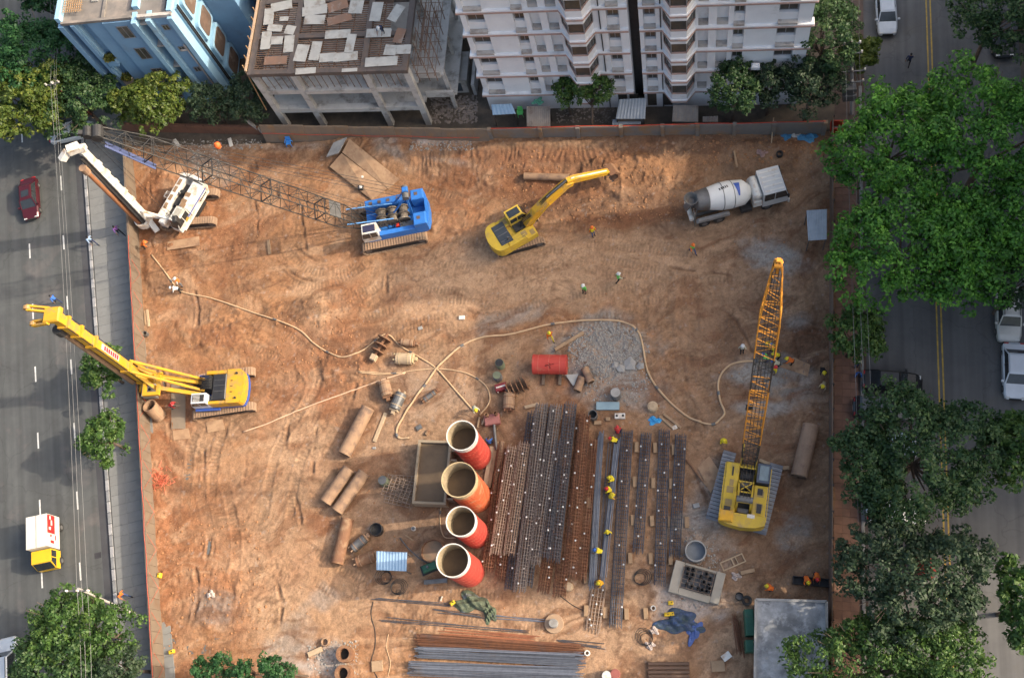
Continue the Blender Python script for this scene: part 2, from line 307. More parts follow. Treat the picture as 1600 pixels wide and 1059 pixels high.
for (cx, cy, rx, ry, rot, col, k, sd) in (
    (950, 545, 68, 42, 0, GRY*.9, .95, 51), (960, 600, 60, 34, 10, GRY, .7, 52), (790, 497, 62, 14, -16, GRY*.9, .6, 53), (1210, 400, 42, 22, 10, GRY, .75, 54), (1215, 440, 18, 14, 0, GRY, .5, 55),
    (1195, 575, 62, 24, -3, GRY*.85, .8, 56), (1225, 605, 46, 22, 10, GRY*.8, .7, 57), (1200, 635, 40, 10, 0, GRY, .6, 58), (1095, 855, 46, 60, 0, GRY*1.05, .75, 59), (1075, 940, 52, 26, 0, WHT*.9, .7, 60),
    (330, 955, 40, 24, 0, GRY*.8, .6, 61), (445, 1005, 30, 46, 30, GRY*.9, .6, 62), (510, 1025, 40, 26, 0, WHT*.85, .75, 63), (505, 935, 30, 18, 0, GRY*.9, .5, 64), (1245, 830, 22, 26, 60, GRY*.8, .7, 65),
    (1255, 500, 22, 14, 0, GRY*.8, .5, 66), (700, 205, 60, 5, 0, WHT, .5, 67), (690, 228, 52, 8, 0, WHT*.9, .7, 68), (330, 225, 70, 9, 0, GRY, .8, 69), (450, 232, 46, 8, 0, GRY, .6, 70), (700, 258, 40, 6, 10, GRY, .4, 71),
    (610, 232, 40, 14, 40, GRY*.9, .6, 72), (330, 260, 30, 26, 40, GRY, .5, 73), (1260, 560, 30, 40, 0, DRK, .7, 74), (1190, 955, 60, 16, 0, BRN, .6, 75), (660, 610, 60, 40, 0, GRY*.75, .25, 76), (950, 870, 60, 90, 0, PAL, .5, 77),
    (500, 815, 24, 16, 0, RED*.8, .8, 78), (475, 490, 28, 18, -30, DRK, .75, 79), (520, 545, 40, 14, 35, DRK, .6, 80), (370, 235, 200, 10, 0, BRN, .4, 81), (1105, 745, 26, 40, 20, GRY*.8, .5, 82), (520, 250, 26, 20, 0, DRK, .6, 83)):
    lay(blobmask(cx, cy, rx, ry, rot, .6, sd, .45), col, k)
wx = XX+5*(fbm(XX, YY, 5, 3, 61)-.5); wy = YY+5*(fbm(XX+50, YY, 5, 3, 62)-.5)
sw = fbm(wx*.75+wy*.25, (wy-wx*.3)*2.2, 2.6, 5, 63, .6); sw2 = fbm((wx+wy)*1.6, wx-wy, 3.2, 5, 64, .6)
lay(sstep(.55, .70, sw), RED*.62, .55); lay(sstep(.54, .66, sw2), BRN*.85, .35); lay(sstep(.56, .72, 1-sw), PAL*1.02, .5)
rg_ = 1-np.abs(2*fbm(wx, wy, 1.9, 4, 65)-1); lay(sstep(.90, .985, rg_)*sstep(.48, .6, fbm(XX, YY, 3.4, 2, 66)), DRK*1.1, .6)
for (cx, cy, rx, ry, rot, col, k, sd) in ((905, 325, 75, 20, -8, DRK*1.1, .75, 91), (1020, 315, 60, 16, 0, DRK*1.2, .6, 92), (1010, 262, 60, 14, 8, ORA*1.05, .8, 93), (840, 300, 120, 16, 0, RED*.75, .6, 111), (960, 345, 80, 12, -6, RED*.7, .6, 112), (1060, 225, 200, 9, 0, DRK*1.1, .5, 113), (870, 430, 180, 40, 0, PAL, .45, 114), (1085, 262, 40, 10, 0, ORA, .7, 94), (1180, 262, 90, 30, 0, BRN*.9, .6, 95), (880, 250, 120, 10, 0, RED*.8, .6, 96),  # small orange patches paint sunlit ground; the pale one brightens the tower shade
    (310, 480, 22, 18, 0, DRK*1.2, .6, 97), (240, 320, 30, 40, 20, RED*.8, .6, 98), (345, 530, 40, 16, 20, RED*.8, .6, 99), (1215, 585, 48, 20, 0, GRY, .6, 100), (1205, 400, 40, 20, 10, GRY*1.1, .6, 101), (1190, 640, 44, 9, 0, GRY*1.1, .6, 102), (1250, 505, 22, 12, 0, GRY, .5, 103), (655, 700, 40, 60, 20, PAL*.9, .4, 104), (690, 480, 90, 14, -5, PAL*1.1, .6, 105), (1150, 300, 60, 40, 0, PAL*.7, .35, 106)):
    lay(blobmask(cx, cy, rx, ry, rot, .6, sd, .45), col, k)
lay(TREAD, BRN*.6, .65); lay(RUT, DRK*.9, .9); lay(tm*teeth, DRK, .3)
rd1 = 1-np.abs(2*fbm(wx, wy, .75, 3, 71, .6)-1); rd2 = 1-np.abs(2*fbm(wx*1.4, wy*.7, .38, 3, 72, .6)-1); zone = sstep(.4, .62, fbm(XX, YY, 3.1, 3, 73))
soil *= (1-.26*sstep(.86, .98, rd1)*zone-.13*sstep(.84, .98, rd2)*(1-.6*zone))[..., None]
fine = (.76+.48*n3)*(.87+.26*fbm(XX, YY, .2, 2, 47))
soil *= fine[..., None]
lay(sstep(.78, .86, fbm(XX, YY, .28, 2, 49)), WHT*.8, .25); lay(sstep(.66, .76, fbm(XX, YY, .35, 3, 50)), DRK, .4)
soil *= 1.0; soil = np.clip(soil, .01, .9)
def hz(x, y):
    u = min(max((x-GX0)/GS, 0), NXG-1.001); v = min(max((y-GY0)/GS, 0), NYG-1.001); i, j = int(u), int(v); a, b = u-i, v-j
    return float((HZ[j, i]*(1-a)+HZ[j, i+1]*a)*(1-b)+(HZ[j+1, i]*(1-a)+HZ[j+1, i+1]*a)*b)
def P(px, py, dz=0.):
    p = at(px, py, 0)
    if GX0 < p.x < GX1 and GY0 < p.y < GY1:
        for _ in range(2): p = at(px, py, hz(p.x, p.y)+dz)
        return Vector((p.x, p.y, hz(p.x, p.y)))
    return p
def grid_mesh(name, X, Y, Z, keep):
    ny, nx = X.shape; idx = np.arange(nx*ny).reshape(ny, nx)
    q = np.stack([idx[:-1, :-1], idx[:-1, 1:], idx[1:, 1:], idx[1:, :-1]], -1)[keep[:-1, :-1]].reshape(-1, 4)
    used = np.zeros(nx*ny, bool); used[q.ravel()] = True; remap = np.cumsum(used)-1; q = remap[q]
    co = np.stack([X, Y, Z], -1).reshape(-1, 3)[used]
    me = bpy.data.meshes.new(name); me.vertices.add(len(co)); me.vertices.foreach_set('co', co.astype(np.float32).ravel())
    me.loops.add(q.size); me.loops.foreach_set('vertex_index', q.astype(np.int32).ravel())
    me.polygons.add(len(q)); me.polygons.foreach_set('loop_start', np.arange(0, q.size, 4, dtype=np.int32)); me.polygons.foreach_set('loop_total', np.full(len(q), 4, np.int32))
    me.update(calc_edges=True); me.validate(); return me, used
# edge lines of the plot
WL = [at(210, 240), at(239, 692), at(259, 1059)]      # foot of the left wall, inner side
wld = (WL[2]-WL[0]).normalized(); wl0 = WL[0]
WRT = [at(1302, 190), at(1300, 940)]; wrd = (WRT[1]-WRT[0]).normalized(); wr0 = WRT[0]
def side(X, Y, o, d): return (X-o.x)*d.y-(Y-o.y)*d.x
keep = (side(XX, YY, wl0, wld) < .25) & (side(XX, YY, wr0, wrd) > -.2) & (BD > -.05)
me, used = grid_mesh('site_ground', XX, YY, HZ, keep)
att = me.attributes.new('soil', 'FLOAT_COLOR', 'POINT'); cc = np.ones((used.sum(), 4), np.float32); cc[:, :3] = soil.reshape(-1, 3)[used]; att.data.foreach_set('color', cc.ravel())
sm = bpy.data.materials.new('clay_soil'); sm.use_nodes = True; _N = sm.node_tree.nodes; _L = sm.node_tree.links
_a = _N.new('ShaderNodeAttribute'); _a.attribute_name = 'soil'; _p = _N['Principled BSDF']; _p.inputs['Roughness'].default_value = .95; _p.inputs['Specular IOR Level'].default_value = .1
_t = _N.new('ShaderNodeTexNoise'); _t.inputs['Scale'].default_value = 9; _t.inputs['Detail'].default_value = 6; _g = _N.new('ShaderNodeNewGeometry'); _L.new(_g.outputs['Position'], _t.inputs['Vector'])
_r = _N.new('ShaderNodeMapRange'); _r.inputs[1].default_value = .3; _r.inputs[2].default_value = .7; _r.inputs[3].default_value = .82; _r.inputs[4].default_value = 1.15; _L.new(_t.outputs[0], _r.inputs[0])
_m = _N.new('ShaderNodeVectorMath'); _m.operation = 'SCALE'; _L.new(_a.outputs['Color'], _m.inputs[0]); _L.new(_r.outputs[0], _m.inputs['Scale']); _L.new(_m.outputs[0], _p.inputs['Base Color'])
_b = _N.new('ShaderNodeBump'); _b.inputs['Strength'].default_value = .6; _b.inputs['Distance'].default_value = .05; _L.new(_t.outputs[0], _b.inputs['Height']); _L.new(_b.outputs[0], _p.inputs['Normal'])
me.materials.append(sm); me.shade_smooth()
link('site_ground', me, kind='structure')
dark_soil = M('dark_yard_soil', (.13, .105, .08), (.075, .064, .052), .8, .95, bump=.4, dirt=(.16, .13, .10), damt=.4, dscale=.35, world=True)
MB().add([(-300, -250, -.42), (300, -250, -.42), (300, 300, -.42), (-300, 300, -.42)], [(0, 1, 2, 3)]).build('ground', dark_soil, kind='structure')
def wl(t, s=0, z=0):      # along the left wall foot (t southward), s metres west
    return Vector((wl0.x+wld.x*t+wld.y*s, wl0.y+wld.y*t-wld.x*s, z))
def quad(name, pts, m, **kw): return MB().add(pts, [(0, 1, 2, 3)]).build(name, m, **kw)
# back yard north of the wall
def on_back(o, d):      # where an edge line meets the back wall
    n_ = Vector((-bdir.y, bdir.x, 0)); q = Vector((bx0, by0, 0)); return o+d*((q-o).dot(n_)/d.dot(n_))
ya, yb_ = on_back(wl0.copy(), wld), on_back(wr0.copy(), wrd); ya.z = yb_.z = 0
yp = [ya, yb_+Vector((.1, 0, 0)), yb_+Vector((.1, 0, 0))-wrd*90, ya-wld*90]
quad('yard_ground', [(p.x, p.y-.06, -.02) for p in yp], dark_soil, kind='structure')
asph = M('asphalt', (.084, .089, .088), (.066, .069, .07), .5, .85, bump=.2, dirt=(.12, .113, .108), damt=.4, dscale=.25, bscale=20, world=True)
asph2 = M('asphalt_worn', (.13, .128, .126), (.105, .104, .105), .4, .85, bump=.2, dirt=(.12, .113, .10), damt=.35, dscale=.2, bscale=20, world=True)
streaks(asph, at(64, 900)-at(44, 380), .22); streaks(asph2, at(1487, 900)-at(1455, 0), .2)
paint = M('road_paint', (.62, .62, .60), (.42, .42, .40), 3, .7, world=True)
ypaint = M('yellow_paint', (.50, .33, .06), (.30, .21, .06), 2.5, .7, world=True)
conc = M('concrete', (.33, .32, .30), (.25, .245, .235), .9, .85, bump=.2, dirt=(.20, .185, .165), damt=.4, dscale=.5)
pave = M('paving_concrete', (.20, .203, .196), (.17, .172, .165), .7, .9, dirt=(.13, .13, .125), damt=.3, dscale=1.2)
# --- left road
kr = [at(135, 290), at(147, 470), at(163, 700), at(180, 920)]
kd = (kr[3]-kr[0]).normalized(); k0 = kr[2]; kn = Vector((kd.y, -kd.x, 0))   # kn points west
def lr(t, s, z=.0): return k0+kd*t+kn*s+Vector((0, 0, z))
MB().add([lr(-140, 60, -.10), lr(60, 60, -.10), lr(60, -.1, -.10), lr(-140, -.1, -.10)], [(0, 1, 2, 3)]).build('left_road', asph, kind='structure')
road = bpy.data.objects['left_road']
def frame_of(p): q = p-k0; return q.dot(kd), q.dot(kn)
for (x, y0, y1) in ((45, 380, 403), (50, 474, 498), (54, 572, 596), (58, 675, 700), (61, 780, 807), (64, 892, 918), (41, 288, 309), (94, 274, 297), (98, 367, 389), (104, 462, 483), (110, 561, 584), (115, 660, 687), (119.5, 767, 795), (124, 878, 906), (33, 205, 222), (90, 190, 208), (22, 30, 42)):
    t0, s0 = frame_of(at(x, y0)); t1, s1 = frame_of(at(x+1, y1)); s = (s0+s1)/2
    MB().add([lr(t0, s+.07, -.094), lr(t1, s+.07, -.094), lr(t1, s-.07, -.094), lr(t0, s-.07, -.094)], [(0, 1, 2, 3)]).build('lane_dash', paint, road)
MB().add([lr(-140, .95, -.095), lr(60, .95, -.095), lr(60, .2, -.095), lr(-140, .2, -.095)], [(0, 1, 2, 3)]).build('gutter', M('gutter', (.062, .064, .07), (.05, .05, .055), .6, .9, world=True), road)
MB().add([lr(9.0, 1.6, -.091), lr(9.5, 1.6, -.091), lr(9.5, 1.0, -.091), lr(9.0, 1.0, -.091)], [(0, 1, 2, 3)]).build('drain_cover', M('drain', (.04, .04, .045)), road)
MB().add([lr(-140, -.1, -.05), lr(60, -.1, -.05), lr(60, -9, -.05), lr(-140, -9, -.05)], [(0, 1, 2, 3)]).build('left_pavement', M('joint', (.12, .12, .115), world=True), kind='structure')
pv = bpy.data.objects['left_pavement']
ks_w = MB().cbox(0, .94, -.24, .06, -.12, .09, .03).mesh('kerb_stone', M('kerb_white', (.33, .33, .33), (.24, .24, .25), 2, .8)); ks_d = MB().cbox(0, .94, -.24, .06, -.12, .09, .03).mesh('kerb_stone', M('kerb_grey', (.22, .225, .23), (.17, .175, .18), 2, .8))
kang = math.atan2(kd.y, kd.x)
for k in range(-38, 24):
    # local x runs along the kerb, local +y points to the site side
    a = link('paving_slab', sl_p1 if k > -38 else MB().cbox(0, .888, .29, 1.62, -.06, .03, .01).mesh('paving_slab', pave), pv, lr(k*.9, 0, 0), kang)
    if k == -38: sl_p1 = a.data
    b = link('paving_slab', sl_p2 if k > -38 else MB().cbox(0, .888, 1.63, 4.6, -.06, .03, .01).mesh('paving_slab', pave), pv, lr(k*.9, 0, 0), kang)
    if k == -38: sl_p2 = b.data
for k in range(-34, 22): link('kerb_stone', ks_w if k % 2 else ks_d, pv, lr(k*.98, -.12, 0), kang)
# --- right road and brick footpath
r0 = at(1466, 450); rd = (at(1487, 900)-at(1455, 0)).normalized(); rn = Vector((-rd.y, rd.x, 0))   # rn points east
def rr(t, s, z=0): return r0+rd*t+rn*s+Vector((0, 0, z))
MB().add([rr(-120, -5.9, -.12), rr(90, -5.9, -.12), rr(90, 11, -.12), rr(-120, 11, -.12)], [(0, 1, 2, 3)]).build('right_road', asph2, kind='structure')
rroad = bpy.data.objects['right_road']
for s in (-.17, .17): MB().add([rr(-120, s-.06, -.116), rr(90, s-.06, -.116), rr(90, s+.06, -.116), rr(-120, s+.06, -.116)], [(0, 1, 2, 3)]).build('yellow_line', ypaint, rroad)
MB().add([rr(-120, 7.4, -.05), rr(90, 7.4, -.05), rr(90, 60, -.05), rr(-120, 60, -.05)], [(0, 1, 2, 3)]).build('far_verge', dark_soil, kind='structure')
brick = M('brick_paving', (.27, .155, .11), (.20, .115, .085), .8, .9, dirt=(.16, .11, .085), damt=.4, dscale=.5, world=True)
greypave = M('grey_paving', (.14, .135, .13), (.10, .10, .10), .8, .9, dirt=(.18, .12, .09), damt=.3, dscale=.6, world=True)
e0 = wr0
def rw(t, s, z=0): q = e0+wrd*t+Vector((-wrd.y, wrd.x, 0))*s; q.z = z; return q
MB().add([rw(-60, .1, -.02), rw(75, .1, -.02), rw(75, 2.6, -.02), rw(-60, 2.6, -.02)], [(0, 1, 2, 3)]).build('right_footpath', M('joint2', (.11, .075, .06), world=True), kind='structure')
fp = bpy.data.objects['right_footpath']; wang = math.atan2(wrd.y, wrd.x)
pb = [MB().cbox(.01, .63, .12+i*.62, .73+i*.62, -.06, 0, .012) for i in range(3)]
pb_b = [m.mesh('paving_tile', brick) for m in pb]; pb_g = [m.mesh('paving_tile', greypave) for m in pb]
for k in range(2, 84):
    for i in range(3): link('paving_tile', (pb_g if k < 11 else pb_b)[i], fp, rw(k*.64-1.2, 0, 0.02+.006*rnd.random()), wang)
kme = MB().cbox(.01, 1.19, 2.15, 2.42, -.14, .04, .03).mesh('kerb_stone', M('kerb_pale', (.30, .29, .28), (.2, .2, .19), 2, .85))
for k in range(-2, 46): link('kerb_stone', kme, fp, rw(k*1.2-1.2, 0, 0), wang)
# ---------------------------------------------------------------- walls
tanwall = M('tan_wall', (.185, .14, .10), (.155, .12, .09), .8, .9, bump=.2, dirt=(.15, .098, .065), damt=.5, dscale=.7)
greywall = M('grey_wall', (.22, .195, .165), (.17, .16, .15), .6, .9, bump=.2, dirt=(.25, .16, .09), damt=.55, dscale=.5)
brownwall = M('brown_wall', (.20, .095, .06), (.15, .08, .055), 1.2, .9, dirt=(.10, .07, .05), damt=.4)
redtape = M('red_tape', (.55, .07, .03), (.45, .05, .03), 3, .5)
steel_d = M('dark_steel', (.05, .05, .052), (.035, .034, .034), 3, .55, .3)
w = thing('boundary_wall', 'long tan concrete panel wall between the wide road and the clay site', 'wall', wl(0), math.atan2(wld.y, wld.x))
pm = MB().box(.012, .888, -.17, -.03, -.3, 1.96).mesh('panel', tanwall)
for k in range(-1, 62): o = link('panel', pm, w, (k*.9, .004*rnd.random(), .03*rnd.random()))
cp = MB().box(0, 1.78, -.2, 0, 1.97, 2.04).mesh('coping', tanwall)
for k in range(31): link('coping', cp, w, (k*1.8, 0, 0))
pts = [wl(t, .1+.05*math.sin(t*1.7), 2.07) for t in np.arange(10, 56, 2.)]
tag(MB().tube(smooth_path(pts, 4), .02, 4).build('warning_tape', redtape), 'loose red warning tape running along the top of the roadside wall', 'tape')
zz = []
for i, t in enumerate(np.arange(12, 54, 1.6)): zz.append(wl(t, -.28 if i % 2 else .12, .9 if i % 2 else 2.07))
tag(MB().tube(zz, .014, 4).build('safety_rope', redtape), 'thin red cord zigzagging down the inner face of the roadside wall', 'cord')
bw = thing('boundary_wall', 'grey stained concrete wall with posts and a red rope behind the excavated bank', 'wall', (bx0, by0, 0), math.atan2(bdir.y, bdir.x))
def bwx(px, z=2.6): q = at(px, 199+(188-199)*(px-770)/520, z); return (q-Vector((bx0, by0, z))).dot(bdir)
posts = [bwx(p) for p in (764, 843, 902, 970, 1035, 1090, 1148, 1210, 1290)]
for i, x in enumerate(posts):
    MB().box(x-.17, x+.17, -.34, 0, -.3, 2.62).build('post', greywall, bw)
    if i < len(posts)-1: MB().box(x+.18, posts[i+1]-.18, -.2, -.05, -.3, 2.5+.04*(i % 2)).build('panel', greywall, bw)
MB().tube(smooth_path([(x+d, -.12, 2.58+.05*((i*7) % 3)) for i, x in enumerate(posts[:-1]) for d in (0, 1.6)]+[(posts[-1], -.12, 2.64)], 3), .035, 5).build('red_rope', redtape, bw)
l0, l1 = at(404, 194, 2.5), at(762, 201, 2.5); ld = (l1-l0); LL = ld.length; w2 = thing('boundary_wall', 'weathered brown board wall in front of the unfinished concrete frame', 'wall', (l0.x, l0.y, 0), math.atan2(ld.y, ld.x))
n = 15
for k in range(n): MB().hexa([(k*LL/n+.01, -.75, -.3), ((k+1)*LL/n-.01, -.75, -.3), ((k+1)*LL/n-.01, -.62, -.3), (k*LL/n+.01, -.62, -.3), (k*LL/n+.01, -.14, 2.4+.06*(k % 3)), ((k+1)*LL/n-.01, -.14, 2.4+.06*(k % 3)), ((k+1)*LL/n-.01, 0, 2.4+.06*(k % 3)), (k*LL/n+.01, 0, 2.4+.06*(k % 3))]).build('panel', M('board_wall', (.22, .16, .11), (.17, .135, .105), .9, .9, bump=.2, dirt=(.25, .15, .08), damt=.5, dscale=.6), w2)
MB().tube([(x, -.42+.04*math.sin(x), 1.5) for x in np.arange(0, LL, 1.)], .025, 4).build('red_rope', redtape, w2)
l0, l1 = at(182, 191, 1.3), at(402, 196, 1.3); ld = (l1-l0); LL = ld.length
w3 = thing('boundary_wall', 'low reddish brown wall under the trees by the blue building', 'wall', (l0.x, l0.y, 0), math.atan2(ld.y, ld.x))
for k in range(8): MB().box(k*LL/8+.02, (k+1)*LL/8-.02, -.25, 0, -.3, 1.3).build('panel', brownwall, w3)
MB().beam((LL+.2, -.1, 0), (LL-.6, -.2, 2.6), .22).build('strut', conc, w3)
f0, f1 = at(1297, 200), at(1295, 940); fd = f1-f0
w4 = thing('boundary_wall', 'thin dark sheet wall between the clay site and the brick footpath', 'wall', (f0.x, f0.y, 0), math.atan2(fd.y, fd.x))
for k in range(24): MB().box(k*2+.01, k*2+1.98, -.03, .05, -.3, 2.0+.03*(k % 3)).build('panel', M('dark_sheet', (.16, .12, .095), (.12, .095, .08), .8, .8, dirt=(.2, .12, .07), damt=.5), w4)
for k in range(25): MB().box(k*2-.05, k*2+.05, .06, .14, -.3, 2.1).build('post', steel_d, w4)
# ---------------------------------------------------------------- white apartment block
white = M('white_wall', (.76, .76, .765), (.69, .69, .70), .7, .85, dirt=(.50, .485, .47), damt=.3, dscale=.35)
pink = M('pink_trim', (.46, .30, .25), (.40, .27, .23), 1.5, .85, dirt=(.28, .24, .22), damt=.5, dscale=.8)
grime = M('grimy_ledge', (.46, .43, .40), (.38, .35, .32), 1.5, .9, dirt=(.25, .22, .2), damt=.5)
glass = M('dark_glass', (.045, .05, .048), (.09, .075, .06), 1.2, .15, spec=.6)
alu = M('grey_frame', (.28, .28, .29), None, 3, .5, .3)
FA = R(-4.3); FO = Vector((-15.15, 53.16, 0)); ZF = 2.75; SH = 3.0; NF = 6
apt = thing('apartment_block', 'white apartment block with pink floor bands and faceted glazed bay balconies', 'building', FO, FA)
def windowobj(parent, x0, x1, z, zt, y, key):
    w_ = x1-x0
    if key not in WC:
        f = MB()
        for b in ((0, w_, 0, .06, 0, .06), (0, w_, 0, .06, zt-z-.06, zt-z), (0, .06, 0, .06, .06, zt-z-.06), (w_-.06, w_, 0, .06, .06, zt-z-.06), (w_/2-.03, w_/2+.03, 0, .06, .06, zt-z-.06)): f.box(*b)
        WC[key] = (f.mesh('window', alu), MB().box(.06, w_-.06, .02, .04, .06, zt-z-.06).mesh('pane', glass))
    o = link('window', WC[key][0], parent, (x0, y-.08, z)); link('pane', WC[key][1], o); return o
WC = {}
openL = [(.45, 1.95, 'w'), (4.3, 5.2, 'w'), (5.65, 6.45, 's'), (7.05, 7.9, 's'), (8.15, 10.65, 'b'), (11.75, 12.75, 'w')]
openR = [(14.65, 15.6, 'w'), (16.2, 18.7, 'b'), (18.95, 19.75, 's'), (20.4, 21.3, 's'), (21.7, 22.55, 'w'), (25.1, 26.6, 'w')]
apl = {}
def cmesh(key, fn):
    if key not in apl: apl[key] = fn()
    return apl[key]
for (xa, xb, ops) in ((0, 13.45, openL), (14.3, 27.7, openR)):
    m = MB(); m.box(xa, xb, .45, 13, 0, ZF+SH*NF+1.0); m.build('wall', white, apt)
    edges = [xa]
    for o in ops: edges += [o[0], o[1]]
    edges.append(xb)
    for i in range(0, len(edges), 2):
        a, b = edges[i], edges[i+1]
        if b-a > .05: MB().box(a+.002, b-.002, 0, .452, ZF, ZF+SH*NF+.5).build('pier', white, apt)
    MB().box(xa+.05, xb-.05, .02, .452, 0, ZF-.15).build('ground_floor_wall', white, apt)
    bay = [o for o in ops if o[2] == 'b'][0]
    for k in range(NF+1):
        z = ZF+k*SH
        xl, xr = (xa-.22 if xa == 0 else xa+.004), (xb+.22 if xa else xb-.004)
        poly = [(xl, -.28), (bay[0]-.1, -.28), (bay[0]+.6, -1.25), (bay[1]-.6, -1.25), (bay[1]+.1, -.28), (xr, -.28), (xr, .44), (xl, .44)]
        MB().prism(poly, z-.16, z+.02).build('floor_band', pink, apt)
        po2 = [(x_+(.03 if x_ < xa else (-.03 if x_ > xb else 0)), y_+.05 if y_ < 0 else y_) for x_, y_ in poly]
        MB().prism(po2, z+.021, z+.16).build('floor_slab', white, apt)
        if k == NF: continue
        for o in ops:
            if o[2] == 'w':
                windowobj(apt, o[0]+.05, o[1]-.05, z+1.35, z+2.6, .42, ('w', round(o[1]-o[0], 2)))
                MB().box(o[0]+.005, o[1]-.005, .15, .43, z+.17, z+1.3).build('sill_panel', white, apt)
                MB().box(o[0]+.005, o[1]-.005, -.22, .14, z+.17, z+.42).build('ledge', grime, apt)
            elif o[2] == 's':
                MB().box(o[0]+.15, o[1]-.15, .38, .44, z+2.2, z+2.55).build('vent', glass, apt)
                MB().box(o[0]+.005, o[1]-.005, .0, .43, z+.17, z+.5).build('ledge', grime, apt)
            else:
                b0, b1 = o[0], o[1]
                out = [(b0, .0), (b0+.62, -1.1), (b1-.62, -1.1), (b1, 0), (b1, .44), (b0, .44)]
                ins = [(b0+.08, .0), (b0+.68, -1.0), (b1-.68, -1.0), (b1-.08, 0), (b1-.08, .44), (b0+.08, .44)]
                bo = MB().prism(out, z+.161, z+1.05).build('balcony', white, apt)
                MB().prism(ins, z+1.051, z+2.3).build('glazing', glass, bo)
                MB().prism(out, z+2.301, z+SH-.165).build('balcony_head', white, bo)
                g = MB(); g.prism([(x_, y_-.02 if y_ < 0 else y_) for x_, y_ in out], z+1.0, z+1.09); g.build('railing', pink, bo)
                for (px_, py_) in out[:4]: MB().box(px_-.04, px_+.04, py_-.0, py_+.08, z+1.091, z+2.3).build('mullion', alu, bo)
    MB().box(xa-.2, xb+.2, -.2, 13, ZF+SH*NF+1.0, ZF+SH*NF+1.4).build('roof', conc, apt)
MB().box(13.45, 14.3, 1.2, 12.5, 0, ZF+SH*NF).build('gap_shade_wall', steel_d, apt)  # near-black fill stands in for the shade between the two halves
for x in (12.0, 13.0, 14.6, 16.0): MB().box(x, x+.8, -.02, .03, .3, 2.2).build('door', glass, apt)
for x, z0 in ((11.2, 3), (16.0, 3)): MB().cyl((x, -.06, .2), (x, -.06, 20), .05, n=6).build('drain_pipe', steel_d, apt)
MB().cbox(23.35, 24.05, -.75, -.28, 6.6, 7.05, .1).build('air_conditioner', white, apt)
# ---------------------------------------------------------------- unfinished concrete frame
raw = M('raw_concrete', (.50, .485, .455), (.41, .395, .37), .8, .9, bump=.25, dirt=(.20, .185, .165), damt=.45, dscale=.6)
timber = M('dark_formwork', (.135, .105, .09), (.095, .08, .072), 1.5, .85, dirt=(.16, .11, .08), damt=.4)
ply = M('plywood', (.50, .475, .42), (.41, .39, .35), 1.1, .85, dirt=(.30, .25, .20), damt=.45, dscale=.9)
plyb = M('brown_plywood', (.28, .155, .10), (.22, .14, .10), 1.2, .85, dirt=(.38, .33, .28), damt=.4)
rustbar = M('rust_bar', (.24, .15, .10), (.16, .10, .07), 2, .8)
CO = Vector((-34.9, 53.2, 0)); CA = R(-4.2)
cf = thing('concrete_frame_building', 'unfinished grey concrete frame with plywood formwork deck on top', 'building', CO, CA)
cx = [.1, 3.75, 10.35, 14.0]; cyy = [.15, 3.9, 7.7, 11.5]; DZ = 9.3
for x in cx:
    for y in cyy: MB().box(x-.27, x+.27, y-.25, y+.25, -.1, DZ-.5).build('column', raw, cf)
for k, z in enumerate((3.1, 6.2)):
    MB().box(-.3, 14.4, .5, 12, z-.16, z).build('floor_slab', raw, cf)
    for i in range(3):
        d = .12 if i == 1 else 0
        MB().box(cx[i]+.28, cx[i+1]-.28, -.02-d, .48, z-.62+d, z+.02).build('edge_beam', raw, cf)
    MB().box(14.41, 17.2 if k == 0 else 16.6, 1.2, 12, z-.15, z+.0).build('side_slab', raw, cf)
    MB().box(14.42, 17.0 if k == 0 else 16.4, 1.0, 1.19, z-.15, z+.7).build('upstand', raw, cf)
MB().box(-.2, 14.3, 11.76, 11.9, 0, DZ-.6).build('back_wall', raw, cf)
for y in (1.6, 5.4, 9.2): MB().box(16.3, 16.6, y, y+.3, 0, 6.0).build('column', raw, cf)
for x in cx: MB().box(x-.26, x+.26, -.35, 12.2, DZ-.45, DZ+.02).build('formwork_beam', timber, cf)
for y in (-.1, 3.5, 7.2, 11):
    for i in range(3): MB().box(cx[i]+.265, cx[i+1]-.265, y-.22, y+.22, DZ-.45, DZ+.015).build('formwork_beam', timber, cf)
for i in range(3):
    for ya, yb in ((.12, 3.28), (3.72, 6.98), (7.42, 10.78)):
        if i == 2 and ya > 3 and ya < 7: xs = (cx[2]+.3, cx[2]+1.9)
        else: xs = (cx[i]+.27, cx[i+1]-.27)
        m = MB(); y = ya+.08
        while y < yb: m.box(xs[0], xs[1], y, y+.07, DZ-.2, DZ-.12); y += .22
        x = xs[0]+.9
        while x < xs[1]: m.box(x, x+.09, ya, yb, DZ-.30, DZ-.205); x += 1.3
        m.build('joist_rack', rustbar, cf, kind='stuff')
